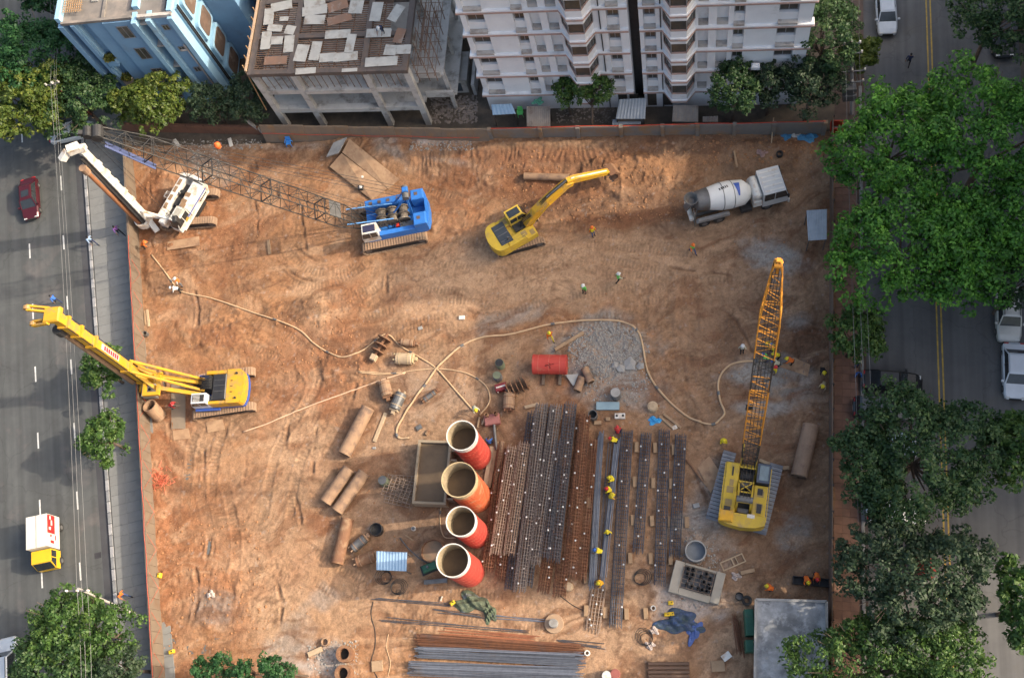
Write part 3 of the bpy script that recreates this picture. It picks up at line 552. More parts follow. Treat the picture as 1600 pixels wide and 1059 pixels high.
sheets = [(200, 130, 80, 150, 4, 0), (300, 50, 170, 80, 12, 0), (180, 320, 80, 160, 3, 0), (250, 225, 120, 60, -6, 0), (365, 235, 80, 80, -12, 0), (358, 345, 80, 150, 3, 0), (262, 320, 100, 70, 0, 0), (255, 478, 180, 72, 2, 1),
          (455, 415, 100, 150, -7, 0), (565, 400, 80, 165, -4, 0), (740, 272, 200, 75, 2, 0), (840, 345, 70, 165, -4, 0), (660, 450, 130, 78, 3, 0), (800, 445, 190, 78, 4, 0), (560, 85, 200, 85, 8, 0), (560, 160, 165, 84, -2, 0),
          (752, 150, 195, 75, 16, 1), (740, 45, 160, 95, 18, 1), (560, 20, 170, 70, 10, 0), (885, 60, 110, 120, -3, 0), (1040, 92, 88, 172, -3, 0), (1195, 105, 80, 150, -25, 0), (1060, 262, 195, 76, 0, 0), (1222, 285, 74, 130, -12, 1),
          (1150, 392, 95, 92, -6, 0), (1255, 388, 110, 80, 0, 0), (1080, 485, 250, 80, 2, 0), (490, 560, 160, 52, 3, 0), (830, 548, 120, 30, 2, 0), (320, 150, 70, 40, 0, 0)]
for i, (x, y, w_, h_, rz, b) in enumerate(sheets):
    q = at(380+x/5, y/5, DZ+.06); s = 1.14/5/19.9
    v = cf.matrix_world
    loc = Matrix.Rotation(-CA, 3, 'Z') @ (q-CO)
    link('plywood_sheet', MB().box(-w_*s/2, w_*s/2, -h_*s/2, h_*s/2, 0, .03).mesh('plywood_sheet', plyb if b else ply), cf, (loc.x, loc.y, DZ+.03+.034*(i % 4)), R(rz))
m = MB()
for x in np.arange(.6, 14, .62):
    if min(abs(x-c) for c in cx) > .4:
        for z0 in (6.2,): m.cyl((x, .1+.2*rnd.random(), z0+.02), (x+.1*rnd.random(), -.02, DZ-.45), .035, n=5)
        m.cyl((x+.2, 1.8, 6.22), (x+.2, 1.7, DZ-.32), .035, n=5)
m.build('prop', rustbar, cf, kind='stuff')
sc = MB()
for x in (14.6, 15.5, 16.2):
    for y in (.6, 2.2, 3.8, 5.4, 7): sc.cyl((x, y, 6.2), (x, y, 9.6), .04, n=5)
for z in (7.4, 8.6): 
    for y in (.6, 2.2, 3.8, 5.4, 7): sc.cyl((14.4, y, z), (16.4, y, z), .03, n=5)
    for x in (14.6, 15.5, 16.2): sc.cyl((x, .3, z), (x, 8, z), .03, n=5)
for k in range(26): 
    x = 14.4+2.0*rnd.random(); sc.cyl((x, .4+7*rnd.random(), 8.62), (x, .9+7*rnd.random(), 8.66), .03, n=4)
sc.build('scaffold', rustbar, cf, kind='stuff')
for k in range(7):
    a = at(378+4*k/2, 10+14*k, 7.5); a = Matrix.Rotation(-CA, 3, 'Z') @ (a-CO)
    MB().cyl((-.9+.15*(k % 3), 1.0*k, 3), (-.5, 1.0*k+.3, 9.8), .05, n=5).build('bamboo_pole', M('bamboo', (.42, .26, .13), (.33, .20, .1), 2, .8), cf)
MB().box(-.45, -.28, 0, 12, DZ-.4, DZ+.12).build('edge_board', M('bamboo2', (.42, .30, .2), (.36, .25, .17), 1.5, .85), cf)
# ---------------------------------------------------------------- blue building
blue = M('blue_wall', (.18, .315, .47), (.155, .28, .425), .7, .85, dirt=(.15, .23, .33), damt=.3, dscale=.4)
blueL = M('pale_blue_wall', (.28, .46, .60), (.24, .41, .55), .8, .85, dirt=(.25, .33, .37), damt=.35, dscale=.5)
roofc = M('old_roof', (.20, .18, .165), (.14, .13, .12), .6, .95, dirt=(.26, .22, .19), damt=.5, dscale=.4)
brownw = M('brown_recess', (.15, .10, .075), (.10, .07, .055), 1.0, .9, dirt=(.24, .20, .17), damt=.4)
plantm = leafmat('planter_leaves', (.05, .07, .015), (.10, .11, .02), (.17, .16, .03))
BO = Vector((-51.4, 57.0, 0)); bb = thing('blue_building', 'faded blue four storey building with grey flat roof and planter balconies', 'building', BO, R(-.5))
BH = 13.0; BWd = 10.7
MB().box(.3, BWd, .7, 17, 0, BH-.05).build('wall', blue, bb)
for (a, b, y) in ((0, .45, -.1), (1.15, 1.5, -.1), (2.65, 4.15, .1), (4.15, 6.95, -.1), (8.75, 10.25, 0)): MB().box(a+.002, b-.002, y, .702, 0, BH).build('pier', blue, bb)
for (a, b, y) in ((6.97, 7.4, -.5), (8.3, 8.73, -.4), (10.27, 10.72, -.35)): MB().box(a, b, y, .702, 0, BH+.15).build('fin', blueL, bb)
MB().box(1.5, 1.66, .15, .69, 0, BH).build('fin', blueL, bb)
for k in range(4):
    z = 1.2+k*3.2
    windowobj(bb, 5.15, 6.2, z, z+1.65, -.1, 'bw1')
    windowobj(bb, 7.55, 8.15, z+.6, z+1.3, .7, 'bw2'); windowobj(bb, 9.15, 9.75, z+.5, z+1.2, 0, 'bw3')
    MB().box(7.42, 8.28, -.1, .69, z+1.5, z+1.65).build('ledge', grime, bb)
    if k < 3:
        m = MB().box(1.68, 2.63, -.25, .69, z-.6, z+.25).build('planter_balcony', grime if k == 1 else blue, bb)
        lf = MB()
        for _ in range(160):
            c = Vector((1.7+.9*rnd.random(), -.35+.8*rnd.random(), z+.25+.4*rnd.random())); a = Vector((rnd.uniform(-1, 1), rnd.uniform(-1, 1), rnd.uniform(-.3, 1)))*.12; b = Vector((rnd.uniform(-1, 1), rnd.uniform(-1, 1), .2))*.12
            lf.add([c-a-b, c+a-b, c+a+b, c-a+b], [(0, 1, 2, 3)])
        lf.build('foliage', plantm, m)
MB().box(.2, BWd, .2, 17, BH-.04, BH+.06).build('roof', roofc, bb)
for (x0, x1, y0, y1, h, mt) in ((.0, .4, .3, 17, .7, blueL), (7.0, 7.55, 1, 17, .5, blueL), (4.1, 4.35, .3, 17, .22, roofc), (.42, 7.0, .0, .25, .35, roofc), (7.6, 10.7, -.1, .2, .4, grime), (10.3, 10.72, .25, 17, .55, blueL)):
    MB().box(x0, x1, y0, y1, BH+.061, BH+h).build('parapet', mt, bb)
m = MB()
for i in range(9): m.cyl((.6+.2*i, 1.0, BH+.5), (.6+.2*i, 4.2, BH+.6), .03, n=4)
for i in range(12): m.cyl((.5, 1.1+.27*i, BH+.54), (2.4, 1.1+.27*i, BH+.57), .03, n=4)
m.build('bamboo_rack', M('bamboo', (.42, .26, .13)), bb)
m = MB(); 
for b in ((2.9, 3.5, 2.2, 2.3), (2.9, 3.5, 2.8, 2.9), (2.9, 3.0, 2.3, 2.8), (3.4, 3.5, 2.3, 2.8)): m.box(*b, BH+.06, BH+.2)
m.build('roof_hatch', conc, bb)
MB().box(9.9, 10.2, .8, 17, BH+.07, BH+.1).build('roof_gutter', steel_d, bb)
# sunlit flank: bare-plaster balcony openings
def rounded(x0, x1, z0, z1, r, n=4):
    out = []
    for cx_, cz_, a0 in ((x1-r, z1-r, 0), (x0+r, z1-r, 90), (x0+r, z0+r, 180), (x1-r, z0+r, 270)):
        for i in range(n+1): a = R(a0+90*i/n); out.append((cx_+r*math.cos(a), cz_+r*math.sin(a)))
    return out
def plateE(name, poly, x0, x1, mt):
    m = MB(); nn = len(poly); vs = [(x0, y, z) for y, z in poly]+[(x1, y, z) for y, z in poly]
    m.add(vs, [tuple(range(nn-1, -1, -1)), tuple(range(nn, 2*nn))]+[(i, (i+1) % nn, (i+1) % nn+nn, i+nn) for i in range(nn)]); return m.build(name, mt, bb)
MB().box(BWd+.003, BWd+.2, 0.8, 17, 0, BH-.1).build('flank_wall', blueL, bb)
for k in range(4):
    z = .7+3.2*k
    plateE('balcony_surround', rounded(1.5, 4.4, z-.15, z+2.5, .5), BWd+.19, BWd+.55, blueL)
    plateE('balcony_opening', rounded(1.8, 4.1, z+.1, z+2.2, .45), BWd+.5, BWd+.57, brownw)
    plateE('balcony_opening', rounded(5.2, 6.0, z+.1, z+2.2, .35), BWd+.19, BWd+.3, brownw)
for y in (.9, 1.15): MB().cyl((BWd+.3, y, .2), (BWd+.3, y, BH), .07, n=6).build('drain_pipe', steel_d, bb)
MB().cyl((9.95, -.15, .3), (9.95, -.15, 9.2), .09, n=7).build('drain_pipe', grime, bb); MB().cyl((9.95, -.15, 8.4), (9.3, -.15, 8.4), .09, n=7).build('drain_pipe', grime, bb)
MB().box(BWd+.25, BWd+3.4, 4.5, 17, 0, 10.5).build('rear_wing', blue, bb)
MB().rev((BWd+5.2, 8.4, 0), (BWd+5.2, 8.4, 9), [(0, 1.9), (1, 1.9)], 20).build('round_stair_tower', blue, bb)
MB().rev((BWd+5.2, 8.4, 9.01), (BWd+5.2, 8.4, 9.1), [(0, 1.5), (1, 1.5)], 16).build('roof', brownw, bb)
for z in (3, 6): MB().rev((BWd+5.2, 8.4, z), (BWd+5.2, 8.4, z+.9), [(0, 2.2), (1, 2.2)], 20).build('round_balcony', blueL, bb)
# ---------------------------------------------------------------- towers east of the street (they shade the site)
tw = M('tower_wall', (.42, .40, .38), (.36, .34, .32), .4, .85)
def tower(label, y0, y1, h, x0=40., x1=56.):
    t = thing('office_tower', label, 'building', (x0, y0, 0), 0); MB().box(0, x1-x0, 0, y1-y0, -.1, h).build('wall', tw, t)
    g = MB().box(-.03, .02, .6, y1-y0-.6, 0, 1.5).mesh('window_band', glass)
    for k in range(int(h//3.2)): link('window_band', g, t, (0, 0, 1+3.2*k))
    return t
tower('pale tower block behind the street trees, taller half', 39.9, 45.4, 42.2)
tower('pale tower block behind the street trees, lower half', 13.5, 39.88, 36.7)
tower('low pale office block north of the tower blocks', 45.42, 84, 25.0)
# ---------------------------------------------------------------- sheds and site buildings
galv = M('galvanised_sheet', (.42, .46, .50), (.34, .38, .42), 1.3, .45, .35, dirt=(.27, .28, .28), damt=.35)
bsheet = M('pale_blue_sheet', (.32, .46, .60), (.28, .42, .56), 1.5, .5, .2, dirt=(.28, .33, .38), damt=.25)
rsheet = M('weathered_sheet', (.30, .26, .22), (.24, .20, .17), 1.2, .8, dirt=(.18, .13, .10), damt=.4)
def shed(name, label, cat, quad_px, h, mt, n=10, tilt=.15, posts_m=None, wall=None, group=None):
    pts = [at(*p, h) for p in quad_px]; c = sum(pts, Vector())/4; c.z = 0
    gz = hz(c.x, c.y) if GX0 < c.x < GX1 and GY0 < c.y < 49 else 0
    t = thing(name, label, cat, (c.x, c.y, gz), 0, group)
    a, b, d, e = [p-c for p in pts]       # a->b along the ribs' spread, a->e along the ribs
    m = MB(); 
    for i in range(n):
        for k in range(2):
            u0, u1 = (i+.5*k)/n, (i+.5*k+.5)/n; z0, z1 = ((0, .035) if k == 0 else (.035, 0))
            p = [a+(b-a)*u0, a+(b-a)*u1, e+(d-e)*u1, e+(d-e)*u0]
            for j in (0, 1, 2, 3): p[j] = p[j]+Vector((0, 0, (z0, z1, z1, z0)[j]+(tilt if j < 2 else 0)))
            m.add(p+[q-Vector((0, 0, .02)) for q in p], [(0, 1, 2, 3), (7, 6, 5, 4), (0, 4, 5, 1), (1, 5, 6, 2), (2, 6, 7, 3), (3, 7, 4, 0)])
    m.build('corrugated_roof', mt, t)
    for q in (a, b, d, e):
        q = q*.92; MB().beam((q.x, q.y, -.3), (q.x, q.y, h-.05), .09).build('post', posts_m or timber, t)
    if wall:
        q = [v*.88 for v in (a, b, d, e)]; MB().prism([(v.x, v.y) for v in reversed(q)], 0, h-.25).build('wall', wall, t)
    return t
shed('shed', 'pale corrugated metal shed roof behind the grey wall', 'shed', [(968, 157), (1010, 155), (1008, 186), (962, 186)], 2.3, galv, 9, wall=greywall)
tag(MB().prismy([(0, 0), (2.5, 0), (2.5, .05), (0, .05)], 0, .55).build('metal_sheet', galv, loc=at(957, 196, 1.6), rz=R(-3)), 'short bright metal sheet leaning below the pale corrugated shed', 'sheet')
shed('shed', 'flat weathered grey shed roof right of the pale corrugated shed', 'shed', [(1052, 166), (1091, 167), (1091, 191), (1050, 190)], 2.0, rsheet, 6, wall=greywall)
shed('shed', 'brown boarded shelter roof behind the grey wall near the small tree', 'shelter', [(823, 168), (860, 168), (860, 198), (823, 198)], 2.2, rsheet, 12)
shed('shed', 'small pale lean-to roof at the corner of the white apartment block', 'shed', [(768, 165), (800, 164), (806, 178), (770, 180)], 2.0, bsheet, 6)
shed('shed', 'grey plank shelter roof behind the wall near the street corner', 'shelter', [(1098, 184), (1122, 183), (1122, 191), (1098, 191)], 2.0, rsheet, 6)
shed('shed', 'white corrugated shelter roof against the site edge under the big trees', 'shelter', [(1260, 330), (1292, 328), (1292, 374), (1263, 376)], 2.3, galv, 12)
shed('shed', 'pale blue corrugated shelter roof beside the red silos', 'shelter', [(589, 861), (637, 863), (635, 892), (588, 890)], 1.9, bsheet, 10)
c0 = [at(1182, 938, 3.2), at(1290, 941, 3.2), at(1291, 1100, 3.2), at(1180, 1100, 3.2)]
sb = thing('site_building', 'flat roofed concrete building with stained grey roof at the bottom corner', 'building', (0, 0, 0))
MB().prism([(p.x, p.y) for p in reversed(c0)], -.2, 3.1).build('wall', greywall, sb)
cc_ = sum(c0, Vector())/4
MB().prism([(cc_.x+(p.x-cc_.x)*1.03, cc_.y+(p.y-cc_.y)*1.03) for p in reversed(c0)], 3.101, 3.3).build('roof', M('stained_roof', (.34, .35, .36), (.13, .135, .14), .55, .9, bump=.2, dirt=(.36, .37, .38), damt=.5, dscale=1.3, world=True), sb)
for i in range(4):
    a = cc_+(c0[i]-cc_)*1.02; b = cc_+(c0[(i+1) % 4]-cc_)*1.02; MB().beam((a.x, a.y, 3.36), (b.x, b.y, 3.36), .18, .12).build('parapet', conc, sb)
greenp = M('green_paint', (.035, .12, .075), (.03, .10, .065), 2, .6, dirt=(.10, .11, .08), damt=.3)
for (q, lb) in (([(1166, 951), (1180, 951), (1180, 992), (1166, 992)], 'green metal cabinet beside the stained roof, upper and longer one'), ([(1166, 999), (1179, 999), (1179, 1018), (1166, 1018)], 'green metal cabinet beside the stained roof, lower and shorter one')):
    p = [at(*v, 2) for v in q]; t = thing('cabinet', lb, 'cabinet', (p[3].x, p[3].y, 0)); wx, wy = (p[1]-p[0]).length, (p[1]-p[2]).length
    MB().cbox(0, wx, 0, wy, -.2, 2.0, .05).build('body', greenp, t)
    for k in range(int(wy/.5)): MB().box(.05, wx-.05, .2+k*.5, .28+k*.5, 2.001, 2.03).build('rib', greenp, t)
# ---------------------------------------------------------------- trees
bark = M('bark', (.14, .105, .08), (.09, .07, .055), 3, .95, bump=.4)
LEAF = dict(bright=leafmat('leaf_bright', (.020, .070, .012), (.060, .185, .022), (.18, .40, .05)), dark=leafmat('leaf_dark', (.016, .042, .015), (.038, .085, .028), (.11, .17, .055)),
            olive=leafmat('leaf_olive', (.035, .06, .012), (.085, .13, .02), (.20, .21, .04)), grey=leafmat('leaf_grey', (.018, .038, .020), (.040, .072, .034), (.085, .12, .058)),
            mid=leafmat('leaf_mid', (.022, .05, .014), (.055, .12, .025), (.13, .20, .045)), conif=leafmat('leaf_conifer', (.012, .05, .015), (.03, .10, .03), (.07, .17, .05)))
def crown_mesh(name, seed, rx, ry, rz, kind, cl=.62, leaf=.26, per=26, gap=.15, dens=1.):
    rg = np.random.RandomState(seed); V = []; n = int(1.25*dens*2*PI*rx*ry/(cl*cl*1.25)); ph = rg.rand(6)*6.28
    cs = []
    for i in range(n*3):
        if len(cs) >= n: break
        u = rg.rand(); th = rg.rand()*2*PI; cz = 1-1.25*u; sr = math.sqrt(max(0, 1-cz*cz))
        lob = 1+.16*math.sin(3*th+ph[0])+.10*math.sin(5*th+ph[1])+.10*math.sin(4*cz*3+ph[2]+2*th)
        k = (1-.45*rg.rand()**2.2)*lob
        if math.sin(4.2*th+5*cz+ph[3])+math.sin(7*sr*3+ph[4]-2*th) > 2-2.2*gap-.5*rg.rand(): continue
        cs.append((rx*sr*math.cos(th)*k, ry*sr*math.sin(th)*k, rz*cz*k, sr, th, cz))
    for (x, y, z, sr, th, cz) in cs:
        r = cl*(.65+.7*rg.rand()); m = per
        d = rg.randn(m, 3); d /= np.linalg.norm(d, axis=1)[:, None]; d[:, 2] = np.abs(d[:, 2])*1.0-.25
        p = np.array([x, y, z])+d*r*(.55+.5*rg.rand(m, 1))*np.array([1, 1, .75])
        nrm = d*.8+rg.randn(m, 3)*.5+np.array([0, 0, .5]); nrm /= np.linalg.norm(nrm, axis=1)[:, None]
        t = np.cross(nrm, rg.randn(m, 3)); t /= np.linalg.norm(t, axis=1)[:, None]; b = np.cross(nrm, t)
        s = leaf*(.6+.7*rg.rand(m, 1)); t *= s; b *= s*.62
        V.append(np.stack([p-t, p-b*.9+t*.1, p+t, p+b*.9+t*.1], 1).reshape(-1, 3))
    V = np.concatenate(V); nq = len(V)//4; me = bpy.data.meshes.new(name)
    me.vertices.add(len(V)); me.vertices.foreach_set('co', V.astype(np.float32).ravel()); me.loops.add(len(V)); me.loops.foreach_set('vertex_index', np.arange(len(V), dtype=np.int32))
    me.polygons.add(nq); me.polygons.foreach_set('loop_start', np.arange(0, len(V), 4, dtype=np.int32)); me.polygons.foreach_set('loop_total', np.full(nq, 4, np.int32)); me.update(calc_edges=True)
    me.materials.append(LEAF[kind]); return me
def tree(label, px, py, zc, rx, ry, rz, kind, seed, group=None, lean=(0, 0), gz=-.05, **kw):
    if rx > 2.3: rx *= .86; ry *= .86
    kw.setdefault('dens', .82)
    else_kind = kind != 'bright'
    if else_kind: kw['leaf'] = kw.get('leaf', .26)*.74; kw['per'] = 42
    if kind == 'bright': kw.update(cl=.72, leaf=.17, per=58, dens=.8)
    c = at(px, py, zc); t = thing('tree', label, 'tree', (c.x+lean[0], c.y+lean[1], gz), 0, group)
    link('crown', crown_mesh('crown', seed, rx, ry, rz, kind, **kw), t, (-lean[0], -lean[1], zc-gz))
    m = MB(); rg = random.Random(seed); top = Vector((-lean[0]*.6, -lean[1]*.6, zc*.62)); r0_ = .06+.035*max(rx, ry)
    m.tube([(0, 0, -.1), (-lean[0]*.2, -lean[1]*.2, zc*.3), top], [r0_*1.2, r0_, r0_*.8], 7)
    for k in range(7):
        a = 2*PI*k/7+rg.random(); e = Vector((math.cos(a)*rx*.7-lean[0], math.sin(a)*ry*.7-lean[1], zc+rz*(.1+.4*rg.random())))
        mid = top*.5+e*.5+Vector((0, 0, -.4)); m.tube([top, mid, e], [r0_*.6, r0_*.35, .03], 5)
    for k in range(9):
        a = rg.uniform(0, 2*PI); e = Vector((math.cos(a)*rx*.96-lean[0], math.sin(a)*ry*.96-lean[1], zc+rz*rg.uniform(.2, .75))); m.tube([top, (top+e)/2+Vector((0, 0, .25)), e], [r0_*.4, r0_*.22, .02], 4)
    m.build('trunk', bark, t); return t
big = 'large bright green trees over the street'
tree('huge bright green tree spreading over the street, upper right part of the bright canopy', 1548, 225, 8.5, 7.3, 6.6, 3.6, 'bright', 1, gap=.05, cl=.66)
tree('broad bright green tree hiding the corrugated shelter at the site edge', 1416, 385, 8.5, 6.4, 5.6, 3.4, 'bright', 2, gap=.1, cl=.66)
tree('bright green tree with a gap showing its trunk near the wall corner', 1398, 222, 8.0, 4.9, 5.0, 2.6, 'bright', 3, gap=.45, cl=.6)
tree('bright green tree at the lower right of the bright canopy by the yellow lines', 1520, 385, 8.0, 4.8, 4.4, 3.0, 'bright', 4, gap=.1, cl=.66)
tree('tall dark leafy tree over the parked vans with white car beneath', 1438, 712, 8.0, 5.5, 5.8, 3.2, 'dark', 5, gap=.25, cl=.55, leaf=.2)
tree('dark olive tree standing over the footpath beside the parked vans', 1362, 735, 7, 2.9, 4.0, 2.4, 'dark', 6, gap=.4, cl=.5, leaf=.2)
tree('dark grey green tree over a red vehicle on the right street', 1425, 905, 7.5, 5.3, 4.6, 2.8, 'grey', 7, gap=.2, cl=.5, leaf=.2)
tree('dense mid green tree overhanging the stained concrete roof', 1376, 1052, 6, 6.0, 4.6, 2.6, 'mid', 8, gap=.05, cl=.5, leaf=.18)
tree('dark green tree at the bottom edge of the right street', 1470, 1045, 6.5, 3.4, 4.0, 2.6, 'mid', 9, gap=.15, cl=.5, leaf=.18)
tree('small dark tree with light green shoots beside the footpath wires', 1338, 524, 5, 2.0, 2.0, 1.8, 'mid', 10, gap=.3, cl=.45, leaf=.2)
tree('tree crown cut by the right edge below the white sedan', 1595, 700, 7, 2.6, 2.8, 2.2, 'mid', 11, gap=.1, cl=.5)
tree('tree crown cut by the right edge beside the lower street', 1605, 945, 7, 2.0, 2.6, 2.0, 'mid', 12, gap=.1, cl=.5)
tree('grey green leafy tree over a dark parked car in the top right corner', 1555, 22, 7.5, 3.6, 3.8, 2.6, 'dark', 13, gap=.2, cl=.55, leaf=.2)
tree('shadowy tree over the rear of the white pickup', 1590, 440, 6.5, 2.4, 2.2, 1.8, 'grey', 14, gap=.15, cl=.5)
tree('tall dark tree between the white block and the utility pole', 1290, 50, 8, 2.9, 3.8, 2.8, 'dark', 15, gap=.15, cl=.5, leaf=.2)
tree('dark tree behind the site corner wall', 1268, 135, 5.5, 2.8, 2.8, 2.4, 'grey', 16, gap=.1, cl=.5, leaf=.2)
tree('pale leaved tree against the right end of the white block', 1204, 128, 5.2, 1.6, 1.9, 2.0, 'grey', 17, gap=.4, cl=.4, leaf=.18)
tree('upright tree in front of the white block near the air conditioner', 1148, 140, 5.5, 1.9, 2.4, 2.6, 'dark', 18, gap=.2, cl=.45, leaf=.2)
tree('small palm like shrub beside the utility pole', 1345, 85, 2.5, 1.4, 1.4, 1.0, 'olive', 19, gap=.2, cl=.4, leaf=.3)
tree('light green tree with bare trunk in front of the first bay balconies', 925, 135, 4.6, 1.8, 1.7, 1.6, 'mid', 20, lean=(-.4, -2.2), gap=.35, cl=.36, leaf=.16)
tree('small bushy tree left of the bare trunked tree by the white block', 884, 142, 4.0, 1.05, 1.3, 1.2, 'mid', 21, gap=.2, cl=.36, leaf=.16)
tree('dark dense tree between the wide road and the blue building', 62, 95, 6, 5.6, 5.4, 3.0, 'conif', 22, gap=.1, cl=.55, leaf=.22)
tree('dark tree against the foot of the blue building', 125, 160, 5, 4.4, 4.4, 2.4, 'dark', 23, gap=.1, cl=.55, leaf=.22)
tree('yellowish flowering tree overhanging the wide road', 45, 158, 6, 5.0, 4.4, 2.6, 'olive', 24, gap=.2, cl=.5, leaf=.24)
tree('yellow green tree in front of the blue facade', 238, 162, 4.5, 3.9, 3.0, 2.2, 'olive', 25, gap=.15, cl=.45, leaf=.22)
tree('dark bluish shrub like tree right of the yellow green tree', 330, 165, 3.6, 2.2, 1.9, 1.8, 'grey', 26, gap=.1, cl=.45, leaf=.18)
tree('dark shrub like tree beside the first column of the concrete frame', 385, 155, 3.2, 1.9, 2.6, 1.7, 'grey', 27, gap=.1, cl=.45, leaf=.18)
tree('tip of a tree at the top edge beside the blue roof', 66, 0, 6, 1.6, 1.2, 1.6, 'conif', 28, cl=.45)
tree('small street tree under the mast of the yellow drilling rig', 162, 580, 3.4, 1.7, 1.9, 1.5, 'mid', 29, gap=.15, cl=.42, leaf=.2)
tree('small bright street tree on the kerb below the yellow drilling rig', 163, 685, 3.6, 1.75, 2.1, 1.7, 'mid', 30, gap=.05, cl=.42, leaf=.2)
tree('dense green tree over the wide road in the bottom left corner', 125, 985, 6.5, 4.9, 3.2, 2.8, 'mid', 31, gap=.05, cl=.5, leaf=.2)
tree('dark green tree at the bottom edge in the left corner', 95, 1045, 6.5, 4.2, 3.0, 2.6, 'dark', 32, gap=.1, cl=.5, leaf=.2)
tree('grey green tree beside the pavement in the bottom left corner', 185, 1045, 5.5, 2.4, 2.4, 2.2, 'grey', 33, gap=.1, cl=.45, leaf=.18)
for i, (x, y, lb) in enumerate(((320, 1048, 'leftmost of the feathery conifer tops at the bottom edge'), (352, 1040, 'second feathery conifer top from the left at the bottom edge'), (384, 1052, 'short feathery conifer top in the middle at the bottom edge'), (424, 1040, 'tallest bright feathery conifer top at the bottom edge'), (446, 1052, 'rightmost small feathery conifer top at the bottom edge'))):
    tree(lb, x, y, 5, .75, .75, 1.7, 'conif', 40+i, 'conifer tops at the bottom edge', cl=.28, leaf=.14)
# ---------------------------------------------------------------- machines
yel = M('machine_yellow', (.58, .315, .02), (.50, .27, .025), 1.2, .55, dirt=(.33, .21, .08), damt=.5, dscale=1.3)
yel2 = M('old_yellow', (.55, .38, .04), (.45, .31, .045), 1.2, .6, dirt=(.33, .23, .09), damt=.42, dscale=1.3)
orng = M('boom_orange', (.62, .27, .035), (.52, .22, .03), 1.5, .55, dirt=(.30, .16, .06), damt=.3)
wht = M('machine_white', (.66, .64, .59), (.58, .56, .51), 1.5, .5, dirt=(.42, .30, .20), damt=.5, dscale=1.4)
mblue = M('machine_blue', (.035, .17, .52), (.03, .15, .46), 1.2, .5, dirt=(.10, .17, .33), damt=.3, dscale=1.1)
dblue = M('trim_blue', (.04, .09, .36), (.05, .10, .32), 1.5, .5)
blk = M('black_rubber', (.022, .022, .023), (.035, .034, .033), 3, .7)
gmet = M('grey_metal', (.17, .17, .17), (.12, .118, .115), 2, .5, .4, dirt=(.16, .11, .07), damt=.35)
track_m = M('track_mud', (.36, .24, .155), (.28, .19, .125), 1.5, .85, dirt=(.12, .10, .08), damt=.35)
track_g = M('track_grey', (.26, .275, .30), (.20, .21, .235), 1.5, .6, .3, dirt=(.18, .13, .09), damt=.3)
rust = M('rusty_steel', (.23, .12, .065), (.17, .085, .05), 1.4, .85, bump=.2, dirt=(.30, .20, .12), damt=.45, dscale=1.2)
tanpipe = M('tan_casing', (.34, .22, .135), (.26, .16, .10), 1.1, .8, bump=.1, dirt=(.17, .115, .085), damt=.5, dscale=1.1)
cabglass = M('cab_glass', (.02, .025, .028), (.03, .035, .04), 2, .12, spec=.7)
latt = M('lattice_dark', (.055, .052, .05), (.04, .038, .037), 2, .6, .2)
mesh_g = M('tread_plate', (.38, .36, .30), (.30, .28, .24), 6, .7, dirt=(.3, .22, .14), damt=.3)
def loc(t, p): return Matrix.Rotation(-t.rotation_euler.z, 3, 'Z') @ (Vector(p)-t.location)
def onplane(px, py, o, h):
    # the point seen at a pixel lying in the upright plane through o with heading h
    d = Vector((ROT @ np.array([px-CX, -(py-CY), -F])).tolist()); n = Vector((-math.sin(h), math.cos(h), 0)); c = Vector((0, 0, CAMH))
    return c+d*((o-c).dot(n)/d.dot(n))
def crawler(t, L, w, h, y, mat, x=0, pitch=.24, z=0, ro=0):
    r = h/2; prof = [(L/2-r+r*math.cos(a), r+r*math.sin(a)) for a in np.linspace(-PI/2, PI/2, 7)]+[(-L/2+r+r*math.cos(a), r+r*math.sin(a)) for a in np.linspace(PI/2, 1.5*PI, 7)]
    f = MB().prismy([(a*.965+x, .04+b*.9+z) for a, b in prof], y-w*.32, y+w*.32).build('track', steel_d, t)
    s = MB(); per = [Vector((a, 0, b)) for a, b in prof]; per.append(per[0]); acc = 0
    for a, b in zip(per[:-1], per[1:]):
        l = (b-a).length; d = (b-a).normalized(); n = Vector((d.z, 0, -d.x))
        while acc < l:
            p = a+d*acc; c = p+n*.0
            s.beam(c-d*pitch*.42+Vector((x, y, z)), c+d*pitch*.42+Vector((x, y, z)), w, .07, up=n); s.beam(c+n*.05+Vector((x, y, z))-d*.03, c+n*.05+Vector((x, y, z))+d*.03, w*.98, .06, up=n); acc += pitch
        acc -= l
    s.build('track_shoes', mat, f, kind='stuff')
    for sx in (-1, 1): MB().cyl((x+sx*(L/2-r), y-w*.36, r+z), (x+sx*(L/2-r), y+w*.36, r+z), r*.62, n=12).build('sprocket', gmet, f)
    return f
